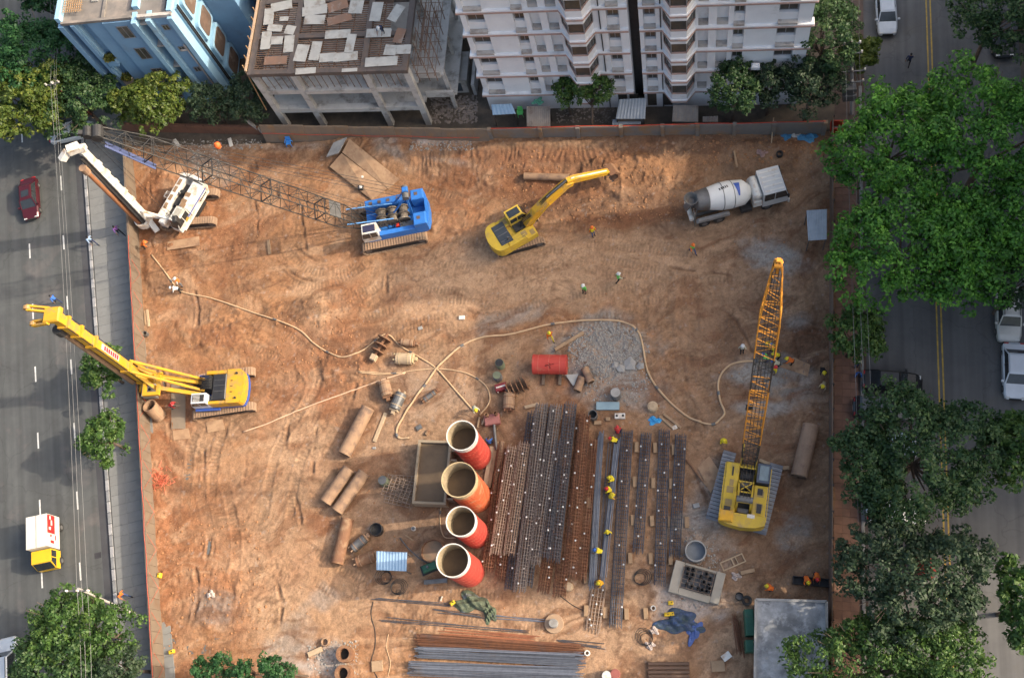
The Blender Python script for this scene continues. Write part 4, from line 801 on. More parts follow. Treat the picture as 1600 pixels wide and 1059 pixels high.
def lattice(parent, p, q, prof, nb, mats, r=.055, rl=.03, side=(0, 1, 0), name='boom'):
    # prof: [(t, width, height)]; mats: [(t_end, material)]
    p = Vector(p); q = Vector(q); d = (q-p).normalized(); a = Vector(side); a = (a-d*a.dot(d)).normalized(); b = d.cross(a)
    def wh(t):
        for (t0, w0, h0), (t1, w1, h1) in zip(prof[:-1], prof[1:]):
            if t <= t1: k = (t-t0)/(t1-t0); return w0+(w1-w0)*k, h0+(h1-h0)*k
        return prof[-1][1:]
    def cor(t): w, h = wh(t); c = p+(q-p)*t; return [c+a*(w/2*sx)+b*(h/2*sz) for sx, sz in ((-1, -1), (1, -1), (1, 1), (-1, 1))]
    t0 = 0; out = []
    for te, mt in mats:
        n = max(1, round(nb*(te-t0))); ts = [t0+(te-t0)*i/n for i in range(n+1)]; ch = MB(); lc = MB()
        cs = [cor(t) for t in ts]
        for i in range(n):
            for k in range(4):
                ch.cyl(cs[i][k], cs[i+1][k], r, n=5); j = (k+1) % 4
                lc.cyl(cs[i][k], cs[i+1][j], rl, n=4, caps=False) if i % 2 else lc.cyl(cs[i][j], cs[i+1][k], rl, n=4, caps=False)
                if i % 2 == 0: lc.cyl(cs[i][k], cs[i][j], rl, n=4, caps=False)
        for k in range(4): lc.cyl(cs[-1][k], cs[-1][(k+1) % 4], r*.8, n=4)
        o = ch.build(name+'_section', mt, parent, kind='stuff'); lc.build('lacing', mt, o, kind='stuff'); out.append(o); t0 = te
    return out, cor
def cab(t, x0, x1, y0, y1, z0, z1, body, roof=None, sl=.25, name='cab'):
    # cab with sloping windscreen, side glass, pillars
    m = MB().prismy([(x0, z0), (x1, z0), (x1, z0+(z1-z0)*.42), (x1-sl, z1), (x0, z1)], y0, y1).build(name, body, t)
    zg = z0+(z1-z0)*.45
    for y, s in ((y0, -1), (y1, 1)):
        xm = x0+(x1-x0)*.45
        MB().prismy([(x0+.1, zg), (xm-.04, zg), (xm-.04, z1-.1), (x0+.1, z1-.1)], y+s*.005, y+s*.02).build('side_window', cabglass, m)
        MB().prismy([(xm+.04, zg), (x1-.06, zg), (x1-sl-.03, z1-.1), (xm+.04, z1-.1)], y+s*.005, y+s*.02).build('side_window', cabglass, m)
    zc = z0+(z1-z0)*.45; e = .02
    MB().hexa([(x1-.02, y0+.08, zc), (x1+e, y0+.08, zc), (x1+e, y1-.08, zc), (x1-.02, y1-.08, zc), (x1-sl-.0, y0+.08, z1-.08), (x1-sl+.07, y0+.08, z1-.08), (x1-sl+.07, y1-.08, z1-.08), (x1-sl, y1-.08, z1-.08)]).build('windscreen', cabglass, m)
    if roof: MB().cbox(x0+.15, x1-sl-.12, y0+.15, y1-.15, z1+.002, z1+.06, .03).build('roof_hatch', roof, m)
    return m
def rounded_rear(x0, x1, hw, bulge, n=8):
    # plan outline of an upper body with a rounded tail
    return [(x1, -hw), (x1, hw), (x0, hw)]+[(x0-bulge*math.sin(PI*i/n), hw*math.cos(PI*i/n)) for i in range(1, n)]+[(x0, -hw)]
# --- excavator
h = ang((804, 366), (950, 281)); o = P(808, 372); o.z -= .1
ex = thing('excavator', 'yellow crawler excavator digging at the red clay heap', 'excavator', o, h)
th = R(13.8)-h
for y in (-1.2, 1.2):
    f = crawler(ex, 4.3, .62, .95, y, track_m, .1)
for ch in list(ex.children): ch.rotation_euler = (0, 0, th)
MB().cyl((0, 0, .7), (0, 0, 1.1), .75, n=16).build('slew_ring', gmet, ex)
bd = MB().prism(rounded_rear(-1.7, 1.6, 1.38, .75), 1.1, 1.75).build('body', yel2, ex)
MB().prism(rounded_rear(-1.75, -1.15, 1.40, .78), 1.12, 2.25).build('counterweight', yel2, ex)
MB().cbox(-1.14, .6, -1.36, -.55, 1.76, 2.15, .06).build('tool_box', yel2, ex); MB().cbox(-1.14, .0, .5, 1.36, 1.76, 2.2, .06).build('side_cover', yel2, ex)
e_ = MB().cbox(-1.7, -.55, -1.0, 1.05, 2.2, 2.32, .05).build('engine_hood', M('hood_dark', (.05, .06, .075), (.04, .05, .06), 2, .5), ex)
for y in (-.7, -.1, .5): MB().box(-1.6, -.65, y, y+.06, 2.321, 2.35).build('vent_slat', gmet, e_)
MB().cyl((-.9, -.75, 2.3), (-.9, -.75, 2.75), .08, n=8).build('exhaust', gmet, ex)
cab(ex, -.1, 1.6, .38, 1.36, 1.76, 3.05, yel2, cabglass, .35)
MB().box(.0, 1.5, -.35, .37, 1.76, 1.95).build('boom_seat', steel_d, ex)
bo = ex.location.copy(); fx = bo+Vector((math.cos(h), math.sin(h), 0))*1.1+Vector((0, 0, 1.9)); fx += Vector((math.sin(h), -math.cos(h), 0))*.1
elb = loc(ex, onplane(893, 284, fx, h)); stk = loc(ex, onplane(951, 268, fx, h)); fo = loc(ex, fx)
def plate_arm(name, pts, w, mat, parent):
    # arm of box section along points with depths [(x,y,z,depth)]
    up = []; lo = []
    for i, (x, y, z, dp) in enumerate(pts):
        a = pts[max(i-1, 0)]; b = pts[min(i+1, len(pts)-1)]; dx, dz = b[0]-a[0], b[2]-a[2]; l = math.hypot(dx, dz); nx_, nz_ = -dz/l, dx/l
        up.append((x+nx_*dp/2, z+nz_*dp/2)); lo.append((x-nx_*dp/2, z-nz_*dp/2))
    y = pts[0][1]; m = MB(); n = len(pts)
    for i in range(n-1):
        m.hexa([(lo[i][0], y-w/2, lo[i][1]), (lo[i+1][0], y-w/2, lo[i+1][1]), (lo[i+1][0], y+w/2, lo[i+1][1]), (lo[i][0], y+w/2, lo[i][1]), (up[i][0], y-w/2, up[i][1]), (up[i+1][0], y-w/2, up[i+1][1]), (up[i+1][0], y+w/2, up[i+1][1]), (up[i][0], y+w/2, up[i][1])])
    return m.build(name, mat, parent)
mid = fo.lerp(elb, .5)+Vector((0, 0, .55))
bm_ = plate_arm('boom', [(fo.x, fo.y, fo.z, .45), (fo.x+(mid.x-fo.x)*.5, fo.y, fo.z+(mid.z-fo.z)*.62, .75), (mid.x, fo.y, mid.z, .85), (elb.x-.5, fo.y, elb.z+.18, .6), (elb.x, fo.y, elb.z, .45)], .66, yel, ex)
plate_arm('stick', [(elb.x-.45, fo.y+.03, elb.z+.55, .3), (elb.x+.2, fo.y, elb.z+.2, .6), (stk.x-.3, fo.y, stk.z+.15, .35), (stk.x, fo.y, stk.z, .3)], .48, yel, ex)
for s in (-.34, .34): MB().cyl((fo.x+.3, fo.y+s, fo.z-.2), (mid.x, fo.y+s, mid.z-.1), .09, n=8).build('boom_cylinder', yel, ex)
MB().cyl((mid.x, fo.y, mid.z+.5), (elb.x-.4, fo.y, elb.z+.75), .09, n=8).build('stick_cylinder', gmet, ex); MB().cyl((elb.x, fo.y, elb.z+.6), (stk.x-.2, fo.y, stk.z+.35), .07, n=8).build('bucket_cylinder', wht, ex)
bk = MB(); pr = [(stk.x-.1, stk.z+.15), (stk.x+.5, stk.z+.2), (stk.x+.85, stk.z-.35), (stk.x+.7, stk.z-.95), (stk.x+.1, stk.z-1.15), (stk.x+.15, stk.z-1.0), (stk.x+.55, stk.z-.8), (stk.x+.62, stk.z-.4), (stk.x+.35, stk.z+.02)]
bk.prismy(pr, fo.y-.55, fo.y+.55); b_ = bk.build('bucket', rust, ex)
for i in range(5): MB().box(stk.x-.05, stk.x+.18, fo.y-.5+i*.23, fo.y-.4+i*.23, stk.z-1.16, stk.z-1.08).build('bucket_tooth', gmet, b_)
for (x, y, lx, ly, z) in ((.5, -.95, .5, .5, 2.155), (-.5, .95, .6, .5, 2.205), (1.25, -1.0, .4, .5, 1.76)): MB().box(x-lx/2, x+lx/2, y-ly/2, y+ly/2, z, z+.025).build('access_plate', M('worn_patch', (.30, .22, .09), (.25, .18, .08), 2, .7), ex)
MB().tube([(-1.1, -1.33, 2.1), (-1.1, -1.33, 2.75), (.5, -1.33, 2.75), (.5, -1.33, 2.1)], .03, 5).build('handrail', yel2, ex)
hs_ = MB()
for s in (-.12, .0, .12): hs_.tube(smooth_path([(.6, fo.y+s, 1.9), (1.0, fo.y+s, 2.7), (fo.x+.8, fo.y+s, fo.z+1.1), (mid.x, fo.y+s, mid.z+.55), (elb.x-.6, fo.y+s, elb.z+.6)], 4), .035, 5)
hs_.build('hydraulic_hose', blk, ex, kind='stuff')
# --- mixer truck
h = ang((1078, 330), (1226, 291), 1); o = P(1146, 321)
mx = thing('mixer_truck', 'white concrete mixer truck parked by the back wall', 'truck', o, h)
for y in (-.42, .42): MB().box(-4.0, 4.1, y-.08, y+.08, .75, 1.0).build('chassis_rail', gmet, mx)
wheel = None
def wheelat(t, x, y, r, w_, side):
    g = MB().rev((x, y-side*w_/2, r), (x, y+side*w_/2, r), [(0, r*.55), (.02, r*.92), (.15, r), (.85, r), (.98, r*.92), (1, r*.55)], 18).build('wheel', blk, t)
    MB().rev((x, y+side*(w_/2-.03), r), (x, y+side*(w_/2+.02), r), [(0, r*.56), (1, r*.5)], 14).build('rim', gmet, g); return g
for x in (-2.9, -1.6, 2.6):
    for s in (-1, 1): wheelat(mx, x, s*1.02, .5, .34 if x > 0 else .5, s)
for s in (-1, 1): MB().prismy([(-3.6, .95), (-.7, .95), (-.7, 1.2), (-.95, 1.32), (-3.4, 1.32), (-3.6, 1.1)], s*1.25-.28 if s > 0 else -1.27, 1.27 if s > 0 else -.97).build('fender', M('dull_grey', (.27, .26, .25), (.22, .21, .20), 1.5, .7, dirt=(.3, .22, .15), damt=.3), mx)
dr = MB().rev((-3.35, 0, 2.75), (1.35, 0, 1.95), [(0, .55), (.02, .72), (.24, .98), (.45, 1.18), (.62, 1.2), (.86, 1.08), (.98, .62), (1, .3)], 28).build('drum', M('drum_white', (.62, .63, .62), (.55, .56, .55), .9, .5, dirt=(.40, .38, .34), damt=.25, dscale=.7), mx, smooth=True)
MB().rev((-3.45, 0, 2.77), (-2.4, 0, 2.59), [(0, .62), (.1, .8), (1, .985), (1.001, .9)], 28).build('drum_collar', gmet, dr)
for t_, r_ in ((.45, 1.2), (.64, 1.21)):
    c0_ = Vector((-3.35, 0, 2.75)).lerp(Vector((1.35, 0, 1.95)), t_); dd = Vector((4.7, 0, -.8)).normalized(); MB().rev(c0_-dd*.03, c0_+dd*.03, [(0, r_), (1, r_)], 28).build('drum_band', gmet, dr)
# printed marks on the drum: a blue flag shape and a row of dark marks
dp = Vector((-3.35, 0, 2.75)); dv = Vector((4.7, 0, -.8))
def on_drum(t, a, lift=.015):
    prof = [(0, .55), (.02, .72), (.24, .98), (.45, 1.18), (.62, 1.2), (.86, 1.08), (.98, .62), (1, .3)]
    for (t0, r0_), (t1, r1_) in zip(prof[:-1], prof[1:]):
        if t <= t1: rr_ = r0_+(r1_-r0_)*(t-t0)/(t1-t0); break
    dn = dv.normalized(); a_ = Vector((0, -1, 0)); b_ = Vector((-dn.z, 0, dn.x)); return dp+dv*t+(a_*math.cos(a)+b_*math.sin(a))*(rr_+lift)
m = MB()
for k in range(6):
    a0, a1 = 1.95-.17*k, 1.95-.17*(k+1); m.add([on_drum(.66+.008*k, a0, .03), on_drum(.77-.006*k, a0, .03), on_drum(.77-.006*(k+1), a1, .03), on_drum(.66+.008*(k+1), a1, .03)], [(0, 1, 2, 3)])
m.build('drum_emblem', dblue, dr)
for i, t_ in enumerate((.38, .42, .455, .49, .525)):
    m = MB(); m.add([on_drum(t_, 1.75+.03*i), on_drum(t_+.022, 1.75+.03*i), on_drum(t_+.03, 1.55+.03*i), on_drum(t_+.008, 1.55+.03*i)], [(0, 1, 2, 3)]); m.build('drum_letter', steel_d, dr)
hp = MB(); hp.rev((-3.75, 0, 2.9), (-3.75, 0, 3.45), [(0, .3), (1, .62), (1.001, .56), (.1, .25)], 16); hp.build('hopper', gmet, mx)
MB().prismy([(-4.35, 1.9), (-3.8, 2.75), (-3.7, 2.7), (-4.2, 1.85)], -.3, .3).build('chute', gmet, mx)
for s in (-1, 1):
    MB().beam((-3.6, s*.75, 1.0), (-3.4, s*.55, 2.6), .12).build('drum_stand', gmet, mx)
ld = MB()
for s in (0, .45): ld.beam((-3.75, -1.15+s, .5), (-3.7, -1.15+s, 2.9), .06)
for k in range(8): ld.beam((-3.74, -1.15, .7+.28*k), (-3.74, -.7, .7+.28*k), .05)
ld.build('ladder', gmet, mx, kind='stuff')
MB().cyl((-3.9, -.9, 1.2), (-3.9, .9, 1.2), .22, n=10).build('rear_tank', wht, mx)
MB().rev((1.75, -1.05, 2.3), (1.75, 1.05, 2.3), [(0, .1), (.06, .42), (.94, .42), (1, .1)], 16).build('water_tank', wht, mx, smooth=True)
MB().cbox(1.35, 2.1, -1.15, 1.15, 1.0, 1.85, .05).build('pump_housing', wht, mx); MB().cbox(.3, 1.25, -1.2, -.6, .55, 1.05, .05).build('fuel_tank', blk, mx)
cb = cab(mx, 2.15, 4.35, -1.2, 1.2, .75, 2.9, M('cab_white', (.55, .55, .53), (.48, .48, .47), 1.2, .5, dirt=(.38, .34, .29), damt=.3), None, .32)
for k in range(5): MB().box(2.3, 3.9, -1.0+k*.45, -.85+k*.45, 2.901, 2.94).build('roof_rib', wht, cb)
MB().box(4.36, 4.5, -1.22, 1.22, .45, .95).build('bumper', wht, mx)
for s in (-1, 1): MB().box(4.2, 4.3, s*1.35-.08, s*1.35+.08, 1.8, 2.3).build('mirror', blk, mx); MB().box(4.501, 4.53, s*.9-.16, s*.9+.16, .62, .8).build('headlight', M('lamp_glass', (.5, .5, .48), None, 2, .2), mx)
# --- blue lattice crane
o = at(613, 337, 2); o.z = hz(o.x, o.y)-.08; h = R(-172)
bc = thing('crawler_crane', 'blue crawler crane with long dark lattice boom reaching to the street corner', 'crane', o, h)
for y in (-1.95, 1.95): crawler(bc, 5.9, .9, 1.0, y, track_m, .35)
MB().box(-1.2, 1.2, -1.35, 1.35, .35, .75).build('car_body', steel_d, bc); MB().cyl((0, 0, .7), (0, 0, 1.05), .8, n=16).build('slew_ring', gmet, bc)
MB().box(-2.9, 2.5, -1.7, 1.7, 1.05, 1.25).build('deck', mblue, bc)
MB().box(-2.0, 1.3, 1.3, 1.72, 1.251, 2.0).build('side_tank', mblue, bc)
nh = MB().cbox(-1.3, 2.3, -1.74, -.95, 1.251, 2.45, .08).build('engine_hood', mblue, bc)
for x in (-.9, 0, .8, 1.6): MB().box(x, x+.3, -1.5, -1.2, 2.451, 2.49).build('vent', brownw, nh)
for (y0, y1) in ((.55, 1.72), (-1.74, -.75)):
    cw = MB().cbox(-3.1, -1.95, y0, y1, 1.251, 2.75, .08).build('counterweight', mblue, bc); yc = (y0+y1)/2
    MB().box(-2.6, -2.3, yc-.18, yc+.12, 2.751, 2.78).build('hatch', brownw, cw)
MB().prism([(-3.1, -1.6), (-3.3, -1.0), (-3.38, 0), (-3.3, 1.0), (-3.1, 1.6), (-3.05, 1.6), (-3.05, -1.6)], 1.1, 2.3).build('rear_plate', mblue, bc)
redv = M('red_paint', (.45, .03, .02), (.38, .03, .02), 2, .5)
drm = M('winch_drum', (.16, .13, .10), (.10, .085, .07), 2.5, .7, dirt=(.26, .22, .17), damt=.4)
for x in (1.0, .0, -1.0):
    d_ = MB().rev((x, -.8, 1.75), (x, .55, 1.75), [(0, .55), (.08, .55), (.09, .38), (.5, .38), (.51, .55), (.58, .55), (.59, .36), (.91, .36), (.92, .55), (1, .55)], 18).build('winch_drum', drm, bc)
m = MB()
for k in range(7): a = rnd.random(); m.tube(smooth_path([(-1.4+.5*k, .7+.3*rnd.random(), 1.6), (-1.1+.45*k, .9, 2.1), (-.8+.4*k, 1.0*rnd.random(), 1.7)], 3), .04, 5)
m.build('hose_bundle', blk, bc, kind='stuff')
MB().box(-1.9, -.6, .75, 1.25, 1.251, 1.85).build('radiator', gmet, bc); MB().cbox(-.5, -.2, .8, 1.1, 1.6, 1.95, .04).build('red_valve', redv, bc)
cab(bc, 1.35, 2.9, .78, 1.74, 1.251, 2.85, wht, M('hatch_navy', (.04, .04, .08), None, 2, .4), .2)
af = loc(bc, at(632, 294, 4.6)); af.y = -.55
for s in (-.45, .45):
    MB().beam((-1.7, af.y+s, 1.25), (af.x, af.y+s*.8, 4.5), .18).build('mast_leg', mblue, bc); MB().beam((.5, af.y+s, 1.25), (af.x, af.y+s*.8, 4.45), .12).build('mast_leg', mblue, bc)
MB().cyl((af.x, af.y-.6, 4.55), (af.x, af.y+.6, 4.55), .3, n=12).build('mast_sheave', gmet, bc); MB().cbox(af.x-.3, af.x+.2, af.y-.35, af.y+.1, 4.6, 5.0, .05).build('mast_head', mblue, bc)
for y in (-.9, .6): MB().beam((-.2, y, 2.5), (3.9, y-.1, 2.9), .09).build('stay_rod', M('light_blue', (.16, .38, .72), None, 2, .5), bc)
ft = Vector((2.7, 0, 1.5)); tip = loc(bc, onplane(152, 208, bc.location, h)); BT = tip
secs, cor = lattice(bc, ft, tip, [(0, .9, .3), (.1, 1.5, 1.35), (.86, 1.5, 1.35), (1, .8, .5)], 26, [(1, latt)], .052, .026)
for t_ in (.2, .42, .64, .84):
    c_ = cor(t_); m = MB()
    for a_, b_ in ((0, 1), (1, 2), (2, 3), (3, 0)): m.beam(c_[a_], c_[b_], .075)
    m.build('boom_joint', latt, bc)
c_ = cor(.13); m = MB(); c2_ = cor(.18); m.add([c_[3], c_[2], c2_[2], c2_[3]], [(0, 1, 2, 3)]); m.build('boom_plate', gmet, bc)
c_ = cor(.80); c2_ = cor(.97); m = MB(); a_ = c_[1]*1.0; b_ = c2_[1]*1.0; m.beam(a_, b_, .45, .06); m.build('boom_walkway', M('slate_blue', (.07, .09, .20), (.055, .075, .16), 2, .6), bc)
MB().cyl(tip+Vector((0, -.5, 0)), tip+Vector((0, .5, 0)), .42, n=14).build('tip_sheave', steel_d, bc)
MB().cyl(tip+Vector((.6, -.4, .3)), tip+Vector((.6, .4, .3)), .3, n=12).build('tip_sheave', steel_d, bc)
MB().beam(tip+Vector((-.4, 0, -.4)), tip+Vector((1.2, 0, .5)), .35, .3).build('boom_head', steel_d, bc)
m = MB()
for s in (-.5, -.2, .2, .5): m.cyl((af.x, af.y+s, 4.6), tip+Vector((0, s, .3)), .022, n=4); m.cyl((0, s, 1.9), tip+Vector((.2, s*.6, .2)), .02, n=4)
m.build('rope', steel_d, bc, kind='stuff')
m = MB()
for s in (-.2, .2): m.cyl(tip+Vector((.7, s, .2)), Vector((tip.x+.7, tip.y+s, 9.0)), .02, n=4)
m.build('hoist_rope', steel_d, bc, kind='stuff'); MB().cbox(tip.x+.5, tip.x+.9, tip.y-.3, tip.y+.3, 8.2, 9.0, .1).build('hook_block', steel_d, bc)
oc = M('hook_orange', (.75, .14, .03), (.65, .12, .03), 2, .5)
g = loc(bc, onplane(341, 244, bc.location, h)); MB().rev((g.x, g.y-.9, g.z-.3), (g.x, g.y-.9, g.z+.4), [(0, .05), (.2, .22), (.7, .26), (1, .1)], 12).build('ball_weight', oc, bc)
# --- yellow crawler crane with orange boom
o = at(1164, 766, 1); o.z = hz(o.x, o.y)-.06; h = R(79); hb = R(84)
yc_ = thing('crawler_crane', 'yellow crawler crane with orange and dark lattice boom near the right wall', 'crane', o, h)
for y in (-1.85, 1.85): crawler(yc_, 5.5, 1.0, 1.0, y, track_g, .0, .3)
for ch in list(yc_.children): ch.rotation_euler = (0, 0, R(72)-h)
MB().box(-1.3, 1.3, -1.5, 1.5, .35, .8).build('car_body', steel_d, yc_); MB().cyl((0, 0, .75), (0, 0, 1.1), .85, n=16).build('slew_ring', gmet, yc_)
MB().prism(rounded_rear(-2.75, 2.0, 1.68, .35), 1.1, 1.3).build('deck', yel2, yc_)
for s in (1, -1):
    hd = MB().cbox(-2.1, 1.8 if s > 0 else .3, .62 if s > 0 else -1.66, 1.66 if s > 0 else -.62, 1.301, 2.35, .07).build('machinery_hood', yel2, yc_)
    for x in (-1.6, -.6): MB().box(x, x+.5, s*1.15-.25, s*1.15+.25, 2.351, 2.38).build('roof_plate', M('worn_patch', (.36, .25, .10), (.30, .2, .09), 2, .7), hd)
MB().prism([(-2.1, -1.72), (-2.1, 1.72), (-2.75, 1.72), (-3.05, 1.0), (-3.15, 0), (-3.05, -1.0), (-2.75, -1.72)], 1.15, 2.6).build('counterweight', yel2, yc_)
MB().cbox(-2.9, -2.0, .7, 1.75, 2.601, 2.9, .08).build('engine_cover', yel, yc_)
for x, r_ in ((.9, .5), (-.5, .42)): MB().rev((x, -.5, 1.8), (x, .5, 1.8), [(0, r_), (.08, r_), (.09, r_*.8), (.91, r_*.8), (.92, r_), (1, r_)], 16).build('winch_drum', blk, yc_)
for s in (-.55, .55):
    MB().beam((-1.9, s, 1.4), (-1.2, s*.9, 3.6), .16).build('gantry_leg', yel2, yc_); MB().beam((1.2, s, 1.4), (-1.15, s*.9, 3.55), .13).build('gantry_leg', yel2, yc_); MB().beam((1.6, s, 1.9), (3.3, s, 2.9), .14).build('front_beam', yel2, yc_)
for x in (-1.2, -.4, .4, 1.5): MB().beam((x, -.6, 2.4), (x, .6, 2.4), .1).build('cross_bar', yel2, yc_)
MB().beam((-.4, -.55, 2.45), (.4, .55, 2.45), .07).build('cross_bar', yel2, yc_); MB().beam((.4, -.55, 2.5), (-.4, .55, 2.5), .07).build('cross_bar', yel2, yc_)
MB().cyl((-2.2, -.9, 2.5), (-2.2, -.35, 2.5), .18, n=12).build('silencer', wht, yc_); MB().cyl((-1.2, -.6, 3.6), (-1.2, .6, 3.6), .25, n=12).build('gantry_sheave', gmet, yc_)
ckb = M('cab_slate', (.07, .085, .12), (.055, .07, .10), 2, .45, dirt=(.12, .12, .12), damt=.25)
cab(yc_, .45, 2.1, -1.72, -.72, 1.301, 2.75, ckb, M('pale_glass', (.20, .25, .27), None, 2, .2), .2)
ft = Vector((1.9, 0, 1.5)); tip = loc(yc_, onplane(1216, 412, yc_.location, hb))
secs, cor = lattice(yc_, ft, tip, [(0, .9, .35), (.12, 1.2, 1.0), (.80, 1.2, 1.0), (1, .42, .35)], 34, [(.19, latt), (.50, orng), (.655, latt), (1, orng)], .045, .022)
MB().cyl(tip+Vector((0, -.2, 0)), tip+Vector((0, .2, 0)), .26, n=14).build('tip_sheave', orng, yc_); MB().beam(tip-(tip-ft).normalized()*.9, tip+(tip-ft).normalized()*.4, .22, .25).build('boom_head', orng, yc_)
m = MB()
for s in (-.4, -.15, .15, .4): m.cyl((-1.2, s, 3.65), tip+Vector((-.1, s*.6, .3)), .02, n=4)
for s in (-.12, .12): m.cyl(tip+Vector((.25, s, 0)), (tip.x+.25, tip.y+s, 3.2), .02, n=4)
m.build('rope', steel_d, yc_, kind='stuff'); MB().cbox(tip.x+.1, tip.x+.4, tip.y-.25, tip.y+.25, 2.5, 3.2, .08).build('hook_block', steel_d, yc_)
for (x, y, lx, ly, z, mt, nm) in ((-1.5, -1.15, .7, .35, 2.385, steel_d, 'grille'), (-.2, -1.1, .5, .4, 2.36, steel_d, 'grille'), (1.1, 1.1, .7, .12, 2.355, steel_d, 'hood_slot'), (.2, 1.1, .5, .3, 2.355, M('worn_patch', (.36, .25, .1)), 'access_plate'), (-1.9, 1.2, .3, .5, 2.905, blk, 'air_intake')): MB().box(x-lx/2, x+lx/2, y-ly/2, y+ly/2, z, z+.03).build(nm, mt, yc_)
for s in (-1.72, 1.72): MB().tube([(-2.6, s, 2.0), (-2.6, s, 3.1), (1.5, s, 3.1), (1.5, s, 2.0)], .03, 5).build('handrail', yel2, yc_)
MB().box(-2.0, 1.7, -.58, .58, 1.301, 1.36).build('engine_bay_floor', blk, yc_)
for x in (-1.75, .25): MB().cbox(x-.2, x+.2, -.45, .45, 1.37, 1.9, .05).build('motor', gmet, yc_)
# --- yellow drilling rig
o = at(344, 606, 2); o.z = hz(o.x, o.y)-.05; h = R(-179)
yr = thing('drilling_rig', 'yellow drilling rig with blue base and tall yellow mast standing at the roadside wall', 'drilling rig', o, h)
for y in (-1.6, 1.6): crawler(yr, 5.6, .75, .95, y, track_m, .3)
for ch in list(yr.children): ch.rotation_euler = (0, 0, R(5))
MB().box(-1.2, 1.5, -1.3, 1.3, .35, .8).build('car_body', dblue, yr); MB().cyl((0, 0, .75), (0, 0, 1.1), .8, n=16).build('slew_ring', gmet, yr)
MB().prism(rounded_rear(-1.9, 2.3, 1.5, .45), 1.1, 1.4).build('base_frame', dblue, yr)
cwt = MB().prism(rounded_rear(-1.85, -.75, 1.5, .42), 1.401, 2.5).build('counterweight', yel, yr)
for y in (-1.1, 1.1): MB().cyl((-1.6, y, 2.45), (-1.6, y, 2.62), .1, n=8).build('lifting_lug', blk, cwt)
for y in (-.5, 0, .5): MB().box(-1.3, -1.1, y, y+.05, 2.501, 2.55).build('bolt_row', blk, cwt)
en = MB().cbox(-.74, .55, -1.15, 1.2, 1.401, 2.55, .1).build('engine_hood', M('hood_black', (.018, .018, .02), (.03, .03, .03), 2, .35, spec=.5), yr)
for y in (-.6, -.1, .4): MB().box(-.6, .35, y, y+.03, 2.551, 2.58).build('hood_seam', gmet, en)
for (y0, y1) in ((-1.5, -1.17), (1.22, 1.5)): MB().cbox(-.74, 1.2, y0, y1, 1.401, 2.45, .06).build('side_deck', yel, yr)
MB().box(.6, 2.2, -1.1, .3, 1.401, 1.75).build('pump_bay', steel_d, yr)
m = MB()
for k in range(9): y = -.9+.13*k; m.tube(smooth_path([(.5, y, 2.2), (.8, y-.05, 2.75-.03*k), (1.5, y-.1, 2.6-.03*k), (2.3, y-.2, 1.7)], 4), .05, 5)
m.build('hydraulic_hose', blk, yr, kind='stuff')
ck = cab(yr, .85, 2.45, .62, 1.52, 1.401, 2.95, M('cab_pale', (.55, .56, .58), (.48, .49, .51), 2, .45), blk, .3)
for k in range(6): MB().box(1.35, 1.95, .72+.12*k, .76+.12*k, 3.02, 3.05).build('roof_guard', wht, ck)
MB().box(.2, 2.4, 1.53, 1.75, 1.2, 1.4).build('catwalk', dblue, yr)
mb0 = loc(yr, onplane(236, 604, at(236, 604, .6), 0)); mb0 = loc(yr, at(238, 602, .7)); mt0 = loc(yr, at(86, 494, 15.6))
mdir = (mt0-mb0)
mast = MB().beam(mb0, mt0, .75, .65, up=(1, 0, 0)).build('mast', yel, yr)
sgn = MB(); a_ = mb0.lerp(mt0, .42); b_ = mb0.lerp(mt0, .60); off = Vector((-.34, 0, 0))
sgn.beam(a_+off, b_+off, .5, .04, up=(1, 0, 0)); sg = sgn.build('sign_strip', M('sign_pale', (.55, .5, .5), None, 2, .5), mast)
for k in range(7): p_ = a_.lerp(b_, .1+.12*k)+off+Vector((-.03, 0, 0)); MB().box(p_.x-.01, p_.x+.005, p_.y-.18, p_.y+.18, p_.z-.11, p_.z+.11).build('sign_mark', M('sign_red', (.6, .04, .06), None, 2, .5), sg)
for t_ in (.12, .3, .66, .8, .92): c_ = mb0.lerp(mt0, t_); MB().box(c_.x-.48, c_.x+.42, c_.y-.5, c_.y+.5, c_.z-.14, c_.z+.14).build('mast_collar', yel, mast)
m = MB()
for s in (-.48, .48): m.cyl(mb0+Vector((-.3, s, 1)), mt0+Vector((-.3, s, -1)), .035, n=4)
m.build('mast_line', blk, mast, kind='stuff')
# mast head with its two forked sheave arms
MB().cbox(mt0.x-.6, mt0.x+.7, mt0.y-.6, mt0.y+.6, mt0.z, mt0.z+.5, .1).build('mast_head', yel, yr)
for (px, py, z, y2) in ((42, 481, 16.2, 0), (52, 506, 15.4, 0)):
    e = loc(yr, at(px, py, z)); s_ = mt0+Vector((.3, -.4 if py < 490 else .5, .3))
    for dz in (-.16, .16): MB().beam(s_+Vector((0, dz, 0)), e+Vector((0, dz, 0)), .16, .3).build('sheave_arm', yel, yr)
    MB().cyl(e+Vector((0, -.14, 0)), e+Vector((0, .14, 0)), .28, n=12).build('sheave', M('sheave_tan', (.40, .24, .10), (.3, .18, .08), 2, .6), yr)
kb0 = loc(yr, at(208, 597, 2.2)); kb1 = loc(yr, at(97, 519, 13.2)); kl = MB().cyl(kb0, kb1, .24, n=12).build('kelly_bar', M('kelly_brown', (.24, .155, .09), (.17, .11, .07), 1.5, .7, dirt=(.1, .08, .06), damt=.4), yr)
for s in (-.26, .26): MB().beam(kb0+Vector((s, .05, 0)), kb1+Vector((s, .05, 0)), .07).build('kelly_rib', M('kelly_brown', (.2, .14, .09)), kl)
MB().cyl(kb1+Vector((0, 0, -.1)), kb1+Vector((0, 0, .7)), .42, n=12).build('swivel', blk, yr)
